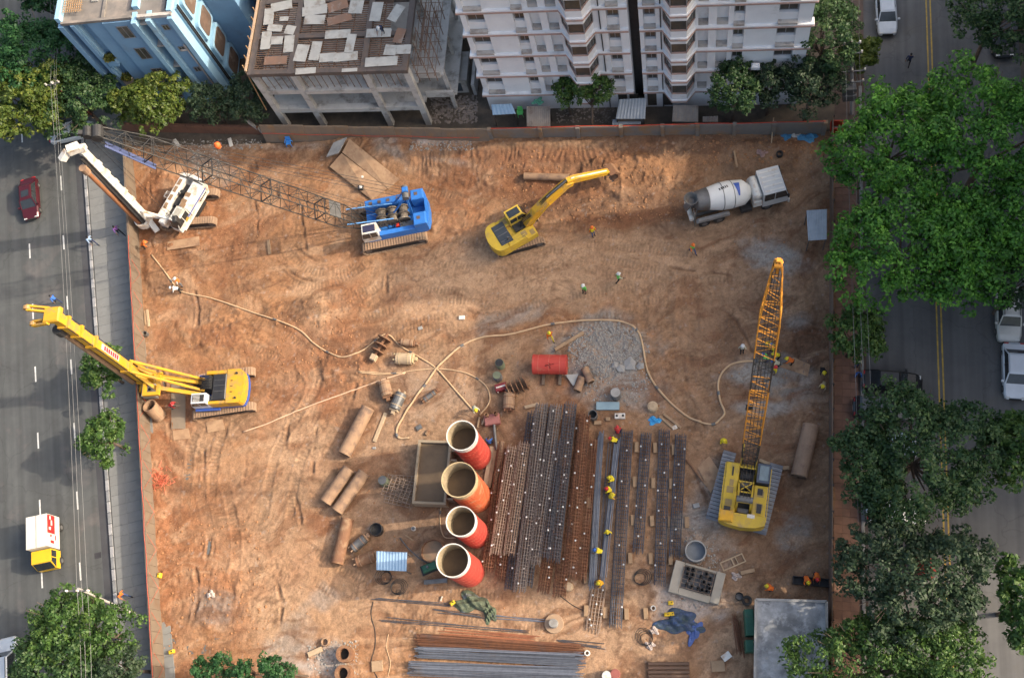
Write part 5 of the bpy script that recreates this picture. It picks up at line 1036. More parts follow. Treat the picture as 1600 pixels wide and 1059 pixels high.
for t_ in (.2, .75): MB().beam(kb0.lerp(kb1, t_), mb0.lerp(mt0, t_*.78+.08), .12).build('kelly_guide', yel, yr)
rd_ = loc(yr, at(233, 610, 1.8)); MB().cbox(rd_.x-.6, rd_.x+.6, rd_.y-.55, rd_.y+.55, 1.2, 2.2, .12).build('rotary_drive', mesh_g, yr)
for s in (-.2, .2): MB().cyl((rd_.x+s, rd_.y, 2.19), (rd_.x+s, rd_.y, 2.24), .12, n=10).build('drive_port', blk, yr)
MB().cbox(mb0.x-.8, mb0.x+.6, mb0.y-.8, mb0.y+.9, .9, 2.0, .1).build('drive_sled', yel, yr)
# linkage between body and mast
lk = mb0.lerp(mt0, .22)
for s in (-.7, .35):
    MB().beam((1.9, s, 1.7), (lk.x-1.4, lk.y*.4+s, 2.9), .34, .4).build('link_arm', yel, yr); MB().beam((lk.x-1.5, lk.y*.4+s, 2.9), (lk.x-.3, lk.y+s*.6, lk.z), .28, .36).build('link_arm', yel, yr)
fr = MB(); cx_ = lk.x-1.35
for b in ((cx_-.75, cx_+.75, -1.2, -.9), (cx_-.75, cx_+.75, .35, .65), (cx_-.75, cx_-.5, -.89, .34), (cx_+.5, cx_+.75, -.89, .34)): fr.box(*b, 3.0, 3.35)
fr.build('link_frame', yel, yr)
MB().cyl((1.5, -.9, 1.9), (lk.x-.2, lk.y-.6, lk.z+1.2), .13, n=8).build('mast_ram', yel, yr); MB().cyl((1.5, .1, 1.9), (lk.x-.2, lk.y+.3, lk.z+1.2), .13, n=8).build('mast_ram', yel, yr)
for k in range(3): MB().beam((lk.x-1.9+.5*k, -1.5, 2.6), (lk.x-1.5+.5*k, -1.1, 3.4), .2).build('valve_block', yel, yr)
MB().cyl((lk.x-1.2, -1.7, 2.5), (lk.x-.2, -1.9, 2.9), .14, n=8).build('ram', yel, yr); MB().beam((lk.x-.2, -2.0, 2.5), (lk.x-.15, -2.0, 4.6), .2).build('guide_post', yel, yr)
# --- white drilling rig
o = at(283, 316, 2.2); o.z = hz(o.x, o.y)-.05; h = R(-115.4)
wr_ = thing('drilling_rig', 'white drilling rig with blue stripe and white mast leaning over the road', 'drilling rig', o, h)
for y in (-1.45, 1.45): crawler(wr_, 5.4, .7, .9, y, track_m, -.2)
for ch in list(wr_.children): ch.rotation_euler = (0, 0, R(180)-h)
MB().box(-1.3, 1.3, -1.3, 1.3, .35, .75).build('car_body', steel_d, wr_); MB().cyl((0, 0, .7), (0, 0, 1.05), .8, n=16).build('slew_ring', gmet, wr_)
MB().prism([(-2.3, -1.4), (2.1, -1.4), (2.1, 1.4), (-2.2, 1.4), (-2.55, .8), (-2.6, 0), (-2.55, -.8)], 1.05, 1.35).build('deck', wht, wr_)
brn = M('walk_brown', (.25, .16, .09), (.2, .13, .08), 2, .8)
sb_ = MB().cbox(-2.3, 2.1, -1.42, -.75, 1.351, 2.2, .08).build('side_deck', wht, wr_)
for x in (-2.0, -1.2, -.3, .6): MB().box(x, x+.6, -1.25, -.92, 2.201, 2.225).build('step_panel', brn, sb_)
eh = MB().cbox(-2.2, .6, .15, 1.42, 1.351, 2.35, .1).build('engine_hood', wht, wr_)
for (x, y) in ((-1.0, .5), (-.3, .5), (.1, .6)): MB().box(x, x+.4, y-.3, y+.25, 2.351, 2.38).build('grille', brn, eh)
MB().box(-1.9, 1.2, -.7, .1, 1.351, 1.7).build('engine_bay', steel_d, wr_); MB().cyl((-.9, -.3, 1.7), (-.9, -.3, 2.3), .18, n=10).build('exhaust', blk, wr_); MB().cbox(-.4, .5, -.6, 0, 1.701, 2.0, .05).build('valve_bank', blk, wr_)
MB().prism([(-2.62, -1.2), (-2.25, -1.43), (-2.25, -1.3), (-2.45, 0), (-2.2, 1.3), (-2.2, 1.43), (-2.65, 1.0), (-2.75, 0)], 1.2, 2.45).build('counterweight', wht, wr_)
st = MB().box(-2.15, 1.1, 1.425, 1.44, 1.85, 2.0).build('blue_stripe', dblue, wr_)
for k in range(6): MB().box(-1.9+.18*k, -1.78+.18*k, 1.425, 1.445, 1.45, 1.65).build('side_letter', blk, wr_)
cw_ = cab(wr_, .7, 2.5, .45, 1.42, 1.351, 2.9, wht, mesh_g, .35)
MB().prismy([(1.0, 1.75), (1.5, 1.75), (1.4, 2.1), (1.1, 2.1)], 1.445, 1.46).build('warning_decal', yel, wr_)
mb1 = loc(wr_, at(232, 344, 1.2)); mt1 = loc(wr_, at(128, 235, 13.0)); low = loc(wr_, at(246, 362, .5))
mast = MB().beam(mb1, mt1, .62, .6, up=(1, 0, 0)).build('mast', wht, wr_)
MB().beam(low, mb1, .5, .5, up=(1, 0, 0)).build('mast_foot', wht, wr_)
m = MB(); sd = (loc(wr_, at(120, 245, 13))-mt1); sd.z = 0; sd.normalize()
m.beam(mb1+sd*.48, mt1+sd*.48-(mt1-mb1)*.04, .25, .3, up=(1, 0, 0)); m.build('mast_guide', steel_d, mast)
for t_ in (.3, .42, .55, .68, .8): c_ = mb1.lerp(mt1, t_)-sd*.35; MB().box(c_.x-.12, c_.x+.12, c_.y-.12, c_.y+.12, c_.z-.3, c_.z+.3).build('mast_bracket', wht, mast)
hd0 = mt1; hd1 = loc(wr_, at(124, 229, 13.4)); hd2 = loc(wr_, at(106, 236, 13.5)); hd3 = loc(wr_, at(97, 250, 13.1))
for a_, b_, w_ in ((hd0, hd1, .85), (hd1, hd2, .75), (hd2, hd3, .42)): MB().beam(a_, b_, w_, .6).build('mast_head', wht, wr_)
k0_ = loc(wr_, at(218, 349, 1.3)); k1_ = loc(wr_, at(131, 264, 11.6)); kl = MB().cyl(k0_, k1_, .21, n=12).build('kelly_bar', M('kelly_rust', (.30, .13, .06), (.22, .10, .05), 1.2, .75), wr_)
MB().cyl(k1_-(k1_-k0_)*.06, k1_+(k1_-k0_)*.02, .34, n=12).build('kelly_head', tanpipe, wr_); MB().beam(k1_, mb1.lerp(mt1, .88), .12).build('kelly_guide', wht, wr_)
cr = MB(); crc = loc(wr_, at(224, 345, 1.2)); cr.pipe(crc-Vector((0, 0, .35)), crc+Vector((0, 0, .35)), .75, .2, 16); cr.build('drive_ring', wht, wr_); MB().cyl(crc-Vector((0, 0, 1.4)), crc-Vector((0, 0, .3)), .45, n=12).build('casing_tube', tanpipe, wr_)
for s in (-.5, .1): MB().beam((1.7, s, 1.9), mb1+Vector((0, s*.4, .9)), .22, .26).build('link_arm', wht, wr_); MB().cyl((1.9, s+.2, 2.1), mb1+Vector((0, s*.4, 2.2)), .1, n=8).build('mast_ram', wht, wr_)
MB().cbox(1.9, 2.6, -.9, -.2, 1.4, 2.3, .1).build('link_bracket', wht, wr_)
m = MB()
for (a_, b_) in (((-.6, -1.45, 1.6), (-.6, -2.2, 1.6)), ((0, -1.45, 1.6), (0, -2.2, 1.6)), ((-.6, -2.2, 1.6), (0, -2.2, 1.6)), ((-.3, -2.2, 1.6), (-.3, -1.45, 2.2))): m.cyl(a_, b_, .03, n=5)
m.build('handrail', wht, wr_)
# ---------------------------------------------------------------- silos, tanks, pipes
redp = M('silo_red', (.46, .062, .045), (.40, .052, .04), 1.0, .6, dirt=(.38, .14, .09), damt=.3, dscale=1.1)
redo = M('silo_orange', (.52, .13, .05), (.45, .10, .04), 1.0, .6, dirt=(.45, .25, .14), damt=.45, dscale=.9)
rim_w = M('rim_white', (.66, .63, .58), (.58, .55, .50), 1.5, .6, dirt=(.50, .40, .28), damt=.3)
rim_t = M('rim_tan', (.48, .38, .22), (.42, .32, .18), 1.5, .7, dirt=(.3, .2, .1), damt=.3)
inner = M('silo_inner', (.36, .29, .19), (.30, .24, .155), 1.2, .8, dirt=(.22, .17, .11), damt=.4)
mud = M('muddy_water', (.17, .12, .075), (.13, .092, .06), .8, .5, spec=.15)
stripe = M('pale_seam', (.48, .15, .10), (.42, .11, .07), 2, .6)
def silo(label, px, py, rpx, h, body, rim, band=.75, wl_=2.0):
    c = at(px, py, h); gz = hz(c.x, c.y); r = rpx*(CAMH-h)/1650*1.06
    t = thing('silo_tank', label, 'tank', (c.x, c.y, gz), 0, 'red slurry silos in a row')
    h -= gz
    o = MB().pipe((0, 0, -.1), (0, 0, h-band), r, .04, 32).build('wall', body, t)
    MB().pipe((0, 0, h-band+.002), (0, 0, h), r+.015, .06, 32).build('rim_band', rim, t)
    MB().pipe((0, 0, h-.08), (0, 0, h+.02), r+.03, .06, 32).build('rim_lip', rim, t)
    MB().pipe((0, 0, h-band-2.4), (0, 0, h-.1), r-.05, .02, 32).build('inner_wall', inner, t)
    MB().rev((0, 0, h-wl_-.05), (0, 0, h-wl_), [(0, r-.07), (1, r-.07)], 32).build('water', mud, t)
    for k in range(5): z = .45+k*(h-band-.5)/5; MB().pipe((0, 0, z), (0, 0, z+.022), r+.012, .03, 32).build('weld_ring', stripe, t)
    return t
silo('first red silo from the top, white banded and brim full of brown water', 721, 680, 23.5, 6.9, redp, rim_w)
silo('widest silo with a dirty tan rim and orange red wall, second from the top', 717, 749, 27, 6.8, redo, rim_t)
silo('third red silo from the top with a bright white band', 720, 814, 22.5, 6.2, redp, rim_w)
silo('lowest red silo beside the green pump, white banded', 707, 875, 24.5, 6.6, redp, rim_w)
def lying(label, a, b, r, mt, cat='pipe', name='steel_casing', thick=.03, group=None, caps=(1, 1), n=22, lift=0):
    p = P(*a); q = P(*b); z = max(p.z, q.z)-.03+lift; d = (q-p); L = math.hypot(d.x, d.y); c = (p+q)/2; c.z = z
    t = thing(name, label, cat, c, math.atan2(d.y, d.x), group)
    MB().pipe((-L/2, 0, r), (L/2, 0, r), r, thick, n).build('tube', mt, t); t['_L'] = L
    for s, k in ((-1, caps[0]), (1, caps[1])):
        if k: MB().pipe((s*L/2-s*.12, 0, r), (s*L/2+s*.01, 0, r), r+.02, .05, n).build('end_ring', mt, t)
    return t
g = 'tan steel casings lying left of the silos'
lying('longest tan steel casing lying beside the timber plank', (578, 640), (541, 712), .58, tanpipe, group=g)
lying('tan casing lying with its lower end nearest the round red soil patch', (548, 734), (512, 786), .52, tanpipe, group=g)
lying('tan casing lying against the right side of its twin', (572, 740), (530, 800), .52, tanpipe, group=g)
lying('rusty blotched casing with a pale end, lying lowest of the casings', (546, 812), (530, 882), .52, rust, group=g)
lying('brown casing lying alone between the crawler crane and the right wall', (1266, 668), (1247, 747), .64, M('brown_casing', (.30, .205, .14), (.235, .155, .105), 1.2, .8, bump=.1, dirt=(.17, .10, .08), damt=.4), group=None)
lying('long tan casing lying half buried behind the excavator boom', (820, 278), (890, 280), .32, tanpipe)
rt = lying('red painted round tank lying on timber bearers by the grey rubble', (836, 575), (887, 575), .82, redp, cat='tank', name='red_tank', lift=.15)
del rt['_L']
for o_ in list(COL.objects):
    if '_L' in o_: del o_['_L']
L = 2.75
for s in (-1, 1): MB().rev((s*1.42, 0, .82), (s*1.36, 0, .82), [(0, .80), (1, .80)], 22).build('end_cap', redp, rt)
for x in (-.9, 0, .9): MB().pipe((x-.02, 0, .82), (x+.02, 0, .82), .832, .02, 22).build('weld_seam', stripe, rt)
m = MB()
for (x0, a0, x1, a1) in ((-.25, 1.25, .1, 1.15), (.0, 1.4, .2, 1.2), (.1, 1.1, .15, .85), (-.3, 1.15, -.15, 1.05), (.25, 1.3, .45, 1.35)):
    m.tube([(x0+(x1-x0)*k/4, -.835*math.cos(a0+(a1-a0)*k/4), .82+.835*math.sin(a0+(a1-a0)*k/4)) for k in range(5)], .03, 4)
m.build('scrawled_mark', M('dark_red_mark', (.16, .02, .015)), rt)
for x in (-.6, .8): MB().box(x-.12, x+.12, -1.5, .9, -.3, -.02).build('bearer', tanwall, rt)
wood = M('old_timber', (.36, .245, .15), (.28, .19, .115), 1.5, .85, dirt=(.20, .14, .09), damt=.4)
woodp = M('pale_timber', (.46, .35, .23), (.38, .28, .18), 1.5, .85, dirt=(.28, .2, .13), damt=.3)
def beamthing(label, a, b, w=.28, h=.16, mt=None, name='timber_plank', cat='plank', z=0, group=None):
    p = P(*a); q = P(*b); c = (p+q)/2; d = q-p; L = math.hypot(d.x, d.y); c.z = max(p.z, q.z, hz(c.x, c.y))-.02+z
    return link(name, MB().cbox(-L/2, L/2, -w/2, w/2, 0, h, .02).mesh(name, mt or wood), None, c, math.atan2(d.y, d.x), label, cat, group)
beamthing('pale plank lying between the longest casing and the water tank', (603, 645), (585, 690), .32, .12, woodp)
beamthing('short timber lying on the sunny clay below the blue crane boom', (420, 376), (422, 398), .3, .18)
beamthing('thin timber pole lying on the dark earth left of the mixer truck', (1147, 236), (1151, 270), .16, .12)
beamthing('slim pale pole leaning at the grey back wall', (1208, 190), (1205, 226), .1, .1, woodp, z=.3)
beamthing('long brown timber leaning at the left edge of the grey rubble', (868, 548), (912, 520), .3, .2)
for k, (a, b, w_, lb) in enumerate((((769, 698), (758, 761), .34, 'leftmost of the timber beams stacked right of the silos'), ((776, 690), (764, 762), .34, 'middle timber beam with pale top right of the silos'), ((786, 690), (770, 772), .30, 'longest thin timber beam beside the rebar cages'))):
    beamthing(lb, a, b, w_, .22, wood if k else woodp, 'timber_beam', 'beam', group='timber beams right of the silos')
beamthing('upper of two timber battens pointing at the sandy hose bend', (1037, 647), (1064, 668), .2, .14, wood); beamthing('lower of two timber battens by the light blue tarp', (1030, 650), (1054, 671), .2, .14, wood)
beamthing('thin rusty rail lying beside the pale sheet left of the crawler crane', (1070, 715), (1105, 760), .14, .12, rust, 'steel_rail', 'rail')
beamthing('timber baulk jutting behind the right track of the yellow crawler crane', (1216, 732), (1233, 731), .3, .25, wood); beamthing('pale baulk lying between the tracks ahead of the yellow crane cab', (1186, 719), (1206, 727), .26, .22, woodp)
beamthing('short timber under the upper end of the dark rebar cages', (820, 637), (842, 632), .28, .2, woodp)
beamthing('two tone plank standing at the road wall near the red cord', (230, 484), (233, 510), .22, .1, woodp)
beamthing('slim plank beside the road wall left of its pale twin', (226, 486), (228, 508), .16, .1, wood)
beamthing('white board lying near the low brown wall, left one', (272, 218), (280, 230), .35, .05, wht, 'board', 'board'); beamthing('white board lying near the low brown wall, right one', (358, 216), (362, 229), .35, .05, wht, 'board', 'board')
# plates and slabs lying on the clay
def plate(label, quad_px, mt, h=.05, name='steel_plate', cat='plate', dz=.0, zs=None):
    pts = [P(*p) for p in quad_px]; c = sum(pts, Vector())/4
    zc = max(p.z for p in pts)+dz if zs is None else None
    t = MB(); v = []
    for k in (0, 1):
        for i, p in enumerate(pts): z = (zc if zs is None else hz(p.x, p.y)+zs[i])-c.z+k*h; v.append((p.x-c.x, p.y-c.y, z))
    t.hexa(v); return link(name, t.mesh(name, mt), None, c, 0, label, cat)
tanplate = M('clay_covered_plate', (.40, .26, .155), (.30, .185, .11), 1.1, .85, bump=.3, dirt=(.22, .13, .08), damt=.5, dscale=.9)
plate('left of the two long tan ramp plates by the blue crane', [(582, 314), (516, 262), (536, 243), (606, 296)], tanplate, .08, 'ramp_plate', zs=[.05, .1, .35, .1])
plate('right of the two long tan ramp plates by the blue crane', [(607, 297), (537, 242), (550, 224), (625, 282)], tanplate, .08, 'ramp_plate', zs=[.12, .36, .7, .14])
plate('broken grey concrete slab at the upper end of the ramp plates', [(512, 248), (524, 228), (546, 222), (532, 244)], conc, .14, 'broken_concrete', 'concrete', zs=[.25, .45, .75, .5])
plate('tan plate lying below the yellow drilling rig, nearer the road wall', [(272, 688), (298, 685), (295, 669), (270, 673)], tanplate, .04)
plate('tan plate lying below the tracks of the yellow drilling rig', [(325, 676), (352, 671), (348, 655), (322, 660)], tanplate, .04)
plate('grey mud coated plate under the front of the yellow drilling rig', [(268, 670), (290, 670), (290, 600), (268, 600)], M('grey_mud_plate', (.24, .19, .14), (.20, .16, .12), 1, .9), .04)
plate('pale clay plate lying between rebar strips and yellow crawler crane', [(1110, 770), (1128, 742), (1108, 712), (1090, 730)], tanplate, .04)
plate('tan sheet lying among the workers by the crane boom', [(1218, 573), (1262, 588), (1266, 570), (1240, 558)], tanplate, .04)
plate('pale tan plate lying below the white drilling rig', [(262, 392), (315, 386), (314, 372), (262, 378)], tanplate, .04)
plate('bluish steel panel lying on the grey patch above the rebar strips', [(932, 641), (968, 641), (968, 629), (932, 629)], M('steel_blue_panel', (.26, .36, .40), (.22, .31, .35), 1.5, .5), .25, 'metal_sheet', 'sheet')
plate('triangular grey plate leaning beside the red tank', [(884, 587), (904, 585), (898, 603), (896, 604)], M('pale_grey_plate', (.36, .38, .37), (.3, .31, .30), 1.5, .6), .05, dz=.15)
wb = plate('white box with two dark holes near the bluish panel', [(961, 655), (977, 655), (977, 647), (961, 647)], wht, .35, 'box', 'box')
for x in (-.25, .25): MB().cyl((x, 0, .36), (x, 0, .39), .1, n=10).build('hole', blk, wb)
# timber bearers of the rebar strips and other blocks
blk_t = M('bearer_timber', (.33, .215, .125), (.27, .18, .105), 2, .85, dirt=(.2, .14, .09), damt=.3)
bm_me = MB().cbox(-.17, .17, -.42, .42, 0, .24, .02).mesh('timber_block', blk_t)
def blocks(group, items):
    for i, (x, y, lb) in enumerate(items):
        p = P(x, y); link('timber_block', bm_me, None, (p.x, p.y, p.z-.03), R(-3+6*((i*5) % 4)/4), lb, 'block', group)
rows = (('uppermost', [(995, 699), (1024, 700), (1053, 703)]), ('second', [(992, 753), (1021, 755), (1049, 756)]), ('third', [(989, 813), (1019, 814), (1047, 815), (1073, 816)]), ('fourth', [(985, 872), (1017, 873), (1048, 874)]))
blocks('timber blocks between the rebar strips', [(x, y, 'timber block in the %s row between the rebar strips, %s from the left' % (rn_, ('first', 'second', 'third', 'fourth')[k])) for rn_, pp in rows for k, (x, y) in enumerate(pp)])
blocks('timber blocks in the sunlit row', [(x, y, 'timber block in the lowest sunlit row on the sand, %s from the left' % w_) for x, y, w_ in ((916, 954, 'first'), (946, 957, 'second'), (979, 959, 'third'), (1009, 958, 'fourth'))])
blocks('timber blocks beside the dark cages', [(x, y, 'timber block at the right edge of the dark rebar cages, %s from the top' % w_) for x, y, w_ in ((933, 696, 'first'), (929, 754, 'second'), (920, 786, 'third'), (923, 812, 'fourth'), (924, 873, 'fifth'), (916, 903, 'sixth'))])
# ---------------------------------------------------------------- rebar
rb_d = M('rebar_dark', (.092, .094, .108), (.068, .069, .08), 3, .7, .2, dirt=(.15, .085, .05), damt=.35, dscale=.5, island=.35)
rb_r = M('rebar_rust', (.19, .085, .045), (.14, .065, .04), 3, .8, dirt=(.10, .07, .06), damt=.4, dscale=.5, island=.4)
rb_p = M('rebar_pale', (.31, .23, .175), (.24, .175, .13), 3, .8, dirt=(.13, .08, .06), damt=.4, dscale=.5, island=.3)
rb_b = M('rebar_blue', (.17, .19, .23), (.135, .15, .185), 3, .6, .2, dirt=(.15, .12, .10), damt=.3, dscale=.5, island=.4)
rb_s = M('rebar_slate', (.085, .092, .112), (.06, .065, .08), 3, .65, .2, dirt=(.13, .10, .085), damt=.25, dscale=.5, island=.35)
rb_g = M('rebar_grey_brown', (.19, .165, .15), (.13, .115, .11), 3, .75, dirt=(.15, .09, .06), damt=.4, dscale=.5, island=.35)
spacer = M('spacer_white', (.70, .70, .68), None, 3, .7)
def cage(label, a, b, r, mt, z=0, n=12, pitch=.3, group=None, flat=1., bar=.027, hb=.027, sp=5):
    p = P(*a); q = P(*b); d = q-p; L = math.hypot(d.x, d.y); c = (p+q)/2; c.z = max(p.z, q.z, hz(c.x, c.y))+z
    t = thing('rebar_cage', label, 'rebar cage', c, math.atan2(d.y, d.x), group); cz = r*flat+.02
    m = MB()
    for i in range(n): a_ = 2*PI*i/n; y, zz = r*math.cos(a_), cz+r*flat*math.sin(a_); e = .25*rnd.random(); m.cyl((-L/2-e, y, zz), (L/2+.25*rnd.random(), y, zz), bar, n=4, caps=False)
    m.build('long_bars', mt, t, kind='stuff')
    m = MB(); x = -L/2+.1; nh_ = 12
    while x < L/2:
        ring = [(x+rnd.uniform(-.02, .02), (r+.02)*math.cos(2*PI*i/nh_), cz+(r+.02)*flat*math.sin(2*PI*i/nh_)) for i in range(nh_)]
        for i in range(nh_): m.cyl(ring[i], ring[(i+1) % nh_], hb, n=3, caps=False)
        x += pitch
    m.build('hoops', mt, t, kind='stuff')
    if sp:
        m = MB()
        for k in range(sp): x = -L/2+L*(k+.5+rnd.uniform(-.35, .35))/sp; a_ = rnd.uniform(.5, 2.6); m.cyl((x-.06, (r+.05)*math.cos(a_), cz+(r+.05)*flat*math.sin(a_)), (x+.06, (r+.05)*math.cos(a_), cz+(r+.05)*flat*math.sin(a_)), .068, n=7)
        m.build('concrete_spacers', spacer, t, kind='stuff')
    return t
GC = 'rebar cages stacked in the big dark pile'
for (lb, a, b, r_, mt, z, fl) in (
    ('longest rebar cage on top of the pile, sticking out lowest', (850, 640), (816, 925), .48, rb_g, .9, 1), ('dark cage lying second layer under the longest cage', (835, 650), (800, 920), .5, rb_d, .0, 1),
    ('pale rusty cage at the upper left of the pile, ending short', (805, 705), (778, 868), .45, rb_p, .75, 1), ('cage beside the shortest pale cage with a bluish upper end', (823, 700), (799, 868), .45, rb_p, .8, 1),
    ('dark rusty cage at the left foot of the pile', (788, 700), (764, 890), .48, rb_r, 0, 1), ('rusty cage lying low beneath the left pale cages', (808, 712), (784, 905), .46, rb_r, 0, 1),
    ('dark long cage right of the longest cage', (872, 642), (838, 884), .48, rb_g, .85, 1), ('grey cage in the middle of the pile ending above the pale cut ends', (877, 695), (853, 872), .44, rb_d, .95, 1),
    ('dark blue long cage with a sharp upper end', (894, 640), (868, 878), .5, rb_d, .9, 1), ('black cage low in the middle of the pile', (860, 640), (824, 915), .48, rb_d, 0, 1),
    ('rust brown cage low on the right side of the pile', (905, 650), (875, 930), .5, rb_r, 0, 1), ('brown long cage on the right edge of the pile', (915, 655), (892, 900), .46, rb_r, .55, 1),
    ('dark cage low at the far right of the pile', (926, 690), (908, 905), .42, rb_r, 0, 1), ('rusty cage under the middle cages near the pile foot', (884, 720), (850, 925), .46, rb_r, 0, 1)):
    cage(lb, a, b, r_, mt, z, 14, .27, GC, fl, sp=7)
GF = 'flat rebar strips on timber blocks'
for (lb, a, b, r_, mt, fl, n_) in (
    ('wide flat rebar strip next to the blue bundles', (980, 676), (962, 977), .47, rb_s, .2, 16), ('flat rebar strip between the first and second columns of blocks', (1010, 680), (997, 862), .40, rb_s, .2, 14),
    ('longest flat rebar strip between the second and third columns of blocks', (1038, 676), (1031, 912), .43, rb_s, .22, 15), ('rightmost flat rebar strip with bluish lower end', (1064, 682), (1054, 868), .42, rb_s, .2, 14),
    ('pale short mesh strip in the sunlight at the lower end of the strips', (936, 918), (926, 985), .55, rb_p, .15, 12)):
    cage(lb, a, b, r_, mt, .22 if 'short' not in lb else .02, n_, .30, GF, fl, sp=6, bar=.026, hb=.02)
def bundle(label, a, b, w, mt, n=12, z=.0, group=None, layers=2, name='rebar_bundle'):
    p = P(*a); q = P(*b); d = q-p; L = math.hypot(d.x, d.y); c = (p+q)/2; c.z = max(p.z, q.z, hz(c.x, c.y))+z
    t = thing(name, label, 'rebar bundle', c, math.atan2(d.y, d.x), group); m = MB()
    for j in range(layers):
        for i in range(n):
            y = -w/2+w*(i+.5)/n+rnd.uniform(-.06, .06)-.04*j; e0_, e1_ = rnd.uniform(-.5, .35), rnd.uniform(-.5, .45); zz = .04+.07*j+.03*rnd.random(); yb = rnd.uniform(-.10, .10)
            m.tube([(-L/2+e0_, y-yb, zz), (0, y+yb*.3, zz), (L/2+e1_, y+yb, zz+.02)], .03, 4)
    m.build('bars', mt, t, kind='stuff'); 
    return t
bundle('narrow bluish rebar bundle at the left of the flat strips', (939, 682), (926, 915), .42, rb_b, 8, .25); bundle('long bluish rebar bundle that the squatting workers tie', (965, 690), (942, 912), .42, rb_b, 8, .25)
bundle('dark thin rebar layer between the two bluish bundles', (953, 690), (934, 905), .30, rb_d, 3, .2, layers=1)
G2 = 'rebar bundles stacked at the bottom of the site'
bundle('upper grey rebar bundle at the bottom with its right end cut straight', (658, 1018), (908, 1030), .85, rb_b, 16, .15, G2, 3); bundle('lowest grey rebar bundle with bluish right half', (648, 1043), (905, 1052), 1.0, rb_b, 18, .15, G2, 3)
bundle('brown rusty rebar bundle above the grey bundles', (655, 998), (905, 1014), .8, rb_r, 16, .05, G2, 3); bundle('sparse reddish rebar lying uppermost of the bottom stack', (690, 985), (838, 998), .55, M('rebar_red', (.36, .15, .08), (.28, .11, .06), 3, .8), 7, 0, G2, 1)
bundle('few thin bars lying across the sunlit sand above the bottom stack', (600, 968), (830, 988), .3, rb_d, 3, 0, None, 1); bundle('thin bars lying left of the green tarpaulin', (590, 935), (705, 945), .25, rb_d, 3, 0, None, 1)
bundle('bluish pipe bundle running from the green tarpaulin to the round base', (772, 963), (852, 971), .25, rb_b, 4, 0, None, 1); bundle('thin bars lying below the yellow canister', (680, 953), (750, 963), .4, rb_d, 4, 0, None, 1)
bundle('brown bar bundle leaning beside the green cabinets', (1150, 965), (1158, 1022), .5, rb_r, 7, .1)
bundle('few pale bars lying beside the lower strips', (880, 1002), (940, 1009), .4, rb_d, 4, 0, None, 1)
def sheetstack(label, quad_px, mt, n, h=.3):
    t = plate(label, quad_px, mt, h, 'sheet_pile_stack', 'sheet piles', dz=0); return t
pl_ = [P(1015, 1040), P(1076, 1040)]
sp_ = thing('sheet_pile_stack', 'brown ribbed sheet piles stacked at the bottom edge', 'sheet piles', P(1045, 1052), ang((1015, 1042), (1076, 1042)))
for k in range(6): MB().cbox(-1.55, 1.55, -.9+.3*k, -.66+.3*k, 0, .3, .05).build('sheet_pile', M('pile_brown', (.14, .085, .06), (.11, .07, .05), 1.5, .8), sp_)
# wire mesh crate stack left of the trough
mc = thing('mesh_cage_stack', 'stack of small square rebar frames left of the water trough', 'rebar frames', P(626, 768), R(-14))
for k, (dx, dy, s, rz) in enumerate(((0, -.3, 1.1, 0), (.15, .55, 1.0, .15), (-.1, .1, 1.15, -.1))):
    f = MB()
    for i in range(7):
        c_ = -s+2*s*i/6; f.cyl((-s, c_*.75, .15+.3*k), (s, c_*.75, .15+.3*k), .03, n=4); f.cyl((c_, -s*.75, .18+.3*k), (c_, s*.75, .18+.3*k), .03, n=4)
    for x_ in (-s, s):
        for y_ in (-s*.75, s*.75): f.cyl((x_, y_, .3*k), (x_, y_, .3*k+.35), .03, n=4)
    o_ = f.build('mesh_frame', rb_p, mc, kind='stuff'); o_.location = (dx, dy, 0); o_.rotation_euler = (0, 0, rz)
# water trough
tw_ = thing('water_trough', 'concrete trough full of brown water beside the silos', 'trough', P(680, 742), ang((654, 742), (706, 744)))
TWx, TWy = 1.42, 2.65
trm = M('trough_wall', (.36, .28, .19), (.30, .235, .16), 1, .85, dirt=(.22, .17, .11), damt=.35)
for b in ((-TWx, TWx, TWy-.22, TWy), (-TWx, TWx, -TWy, -TWy+.22), (-TWx, -TWx+.22, -TWy+.221, TWy-.221), (TWx-.22, TWx, -TWy+.221, TWy-.221)): MB().cbox(*b, -.1, 1.25, .03).build('wall', trm, tw_)
MB().box(-TWx+.221, TWx-.221, -TWy+.221, TWy-.221, .2, .95).build('water', mud, tw_)
for k in range(6): MB().box(TWx+.01, TWx+.5, -2.2+.8*k, -2.05+.8*k, .0, 1.1).build('buttress', trm, tw_)
# ---------------------------------------------------------------- drilling tools and small plant
def tool(label, px, py, rz, fn, name='drill_bucket', cat='drilling tool', group=None):
    t = thing(name, label, cat, P(px, py), rz, group); fn(t); return t
def bucket(L_, r_, mt, hd):
    def f(t):
        MB().rev((-L_/2, 0, r_), (L_/2, 0, r_), [(0, r_*.92), (.03, r_), (.97, r_), (1, r_*.92)], 16).build('shell', mt, t)
        for x in (-.3, .25): MB().pipe((x*L_, 0, r_), (x*L_+.06, 0, r_), r_+.03, .04, 16).build('hoop', hd, t)
        MB().cbox(L_/2, L_/2+.16, -r_*.8, r_*.8, r_*.5, r_*1.5, .05).build('lid_arm', hd, t); MB().cbox(L_/2+.16, L_/2+.45, -.16, .16, r_-.16, r_+.16, .04).build('kelly_box', hd, t)
        for k in range(4): a_ = PI*2*k/4+.6; MB().beam((-L_/2, r_*.7*math.cos(a_), r_+r_*.7*math.sin(a_)), (-L_/2-.22, r_*.8*math.cos(a_), r_+r_*.8*math.sin(a_)), .1).build('tooth', hd, t)
    return f
tool('pale mud caked drill bucket with slotted head near the hose crossing', 634, 563, R(-5), bucket(1.4, .5, woodp, rim_t))
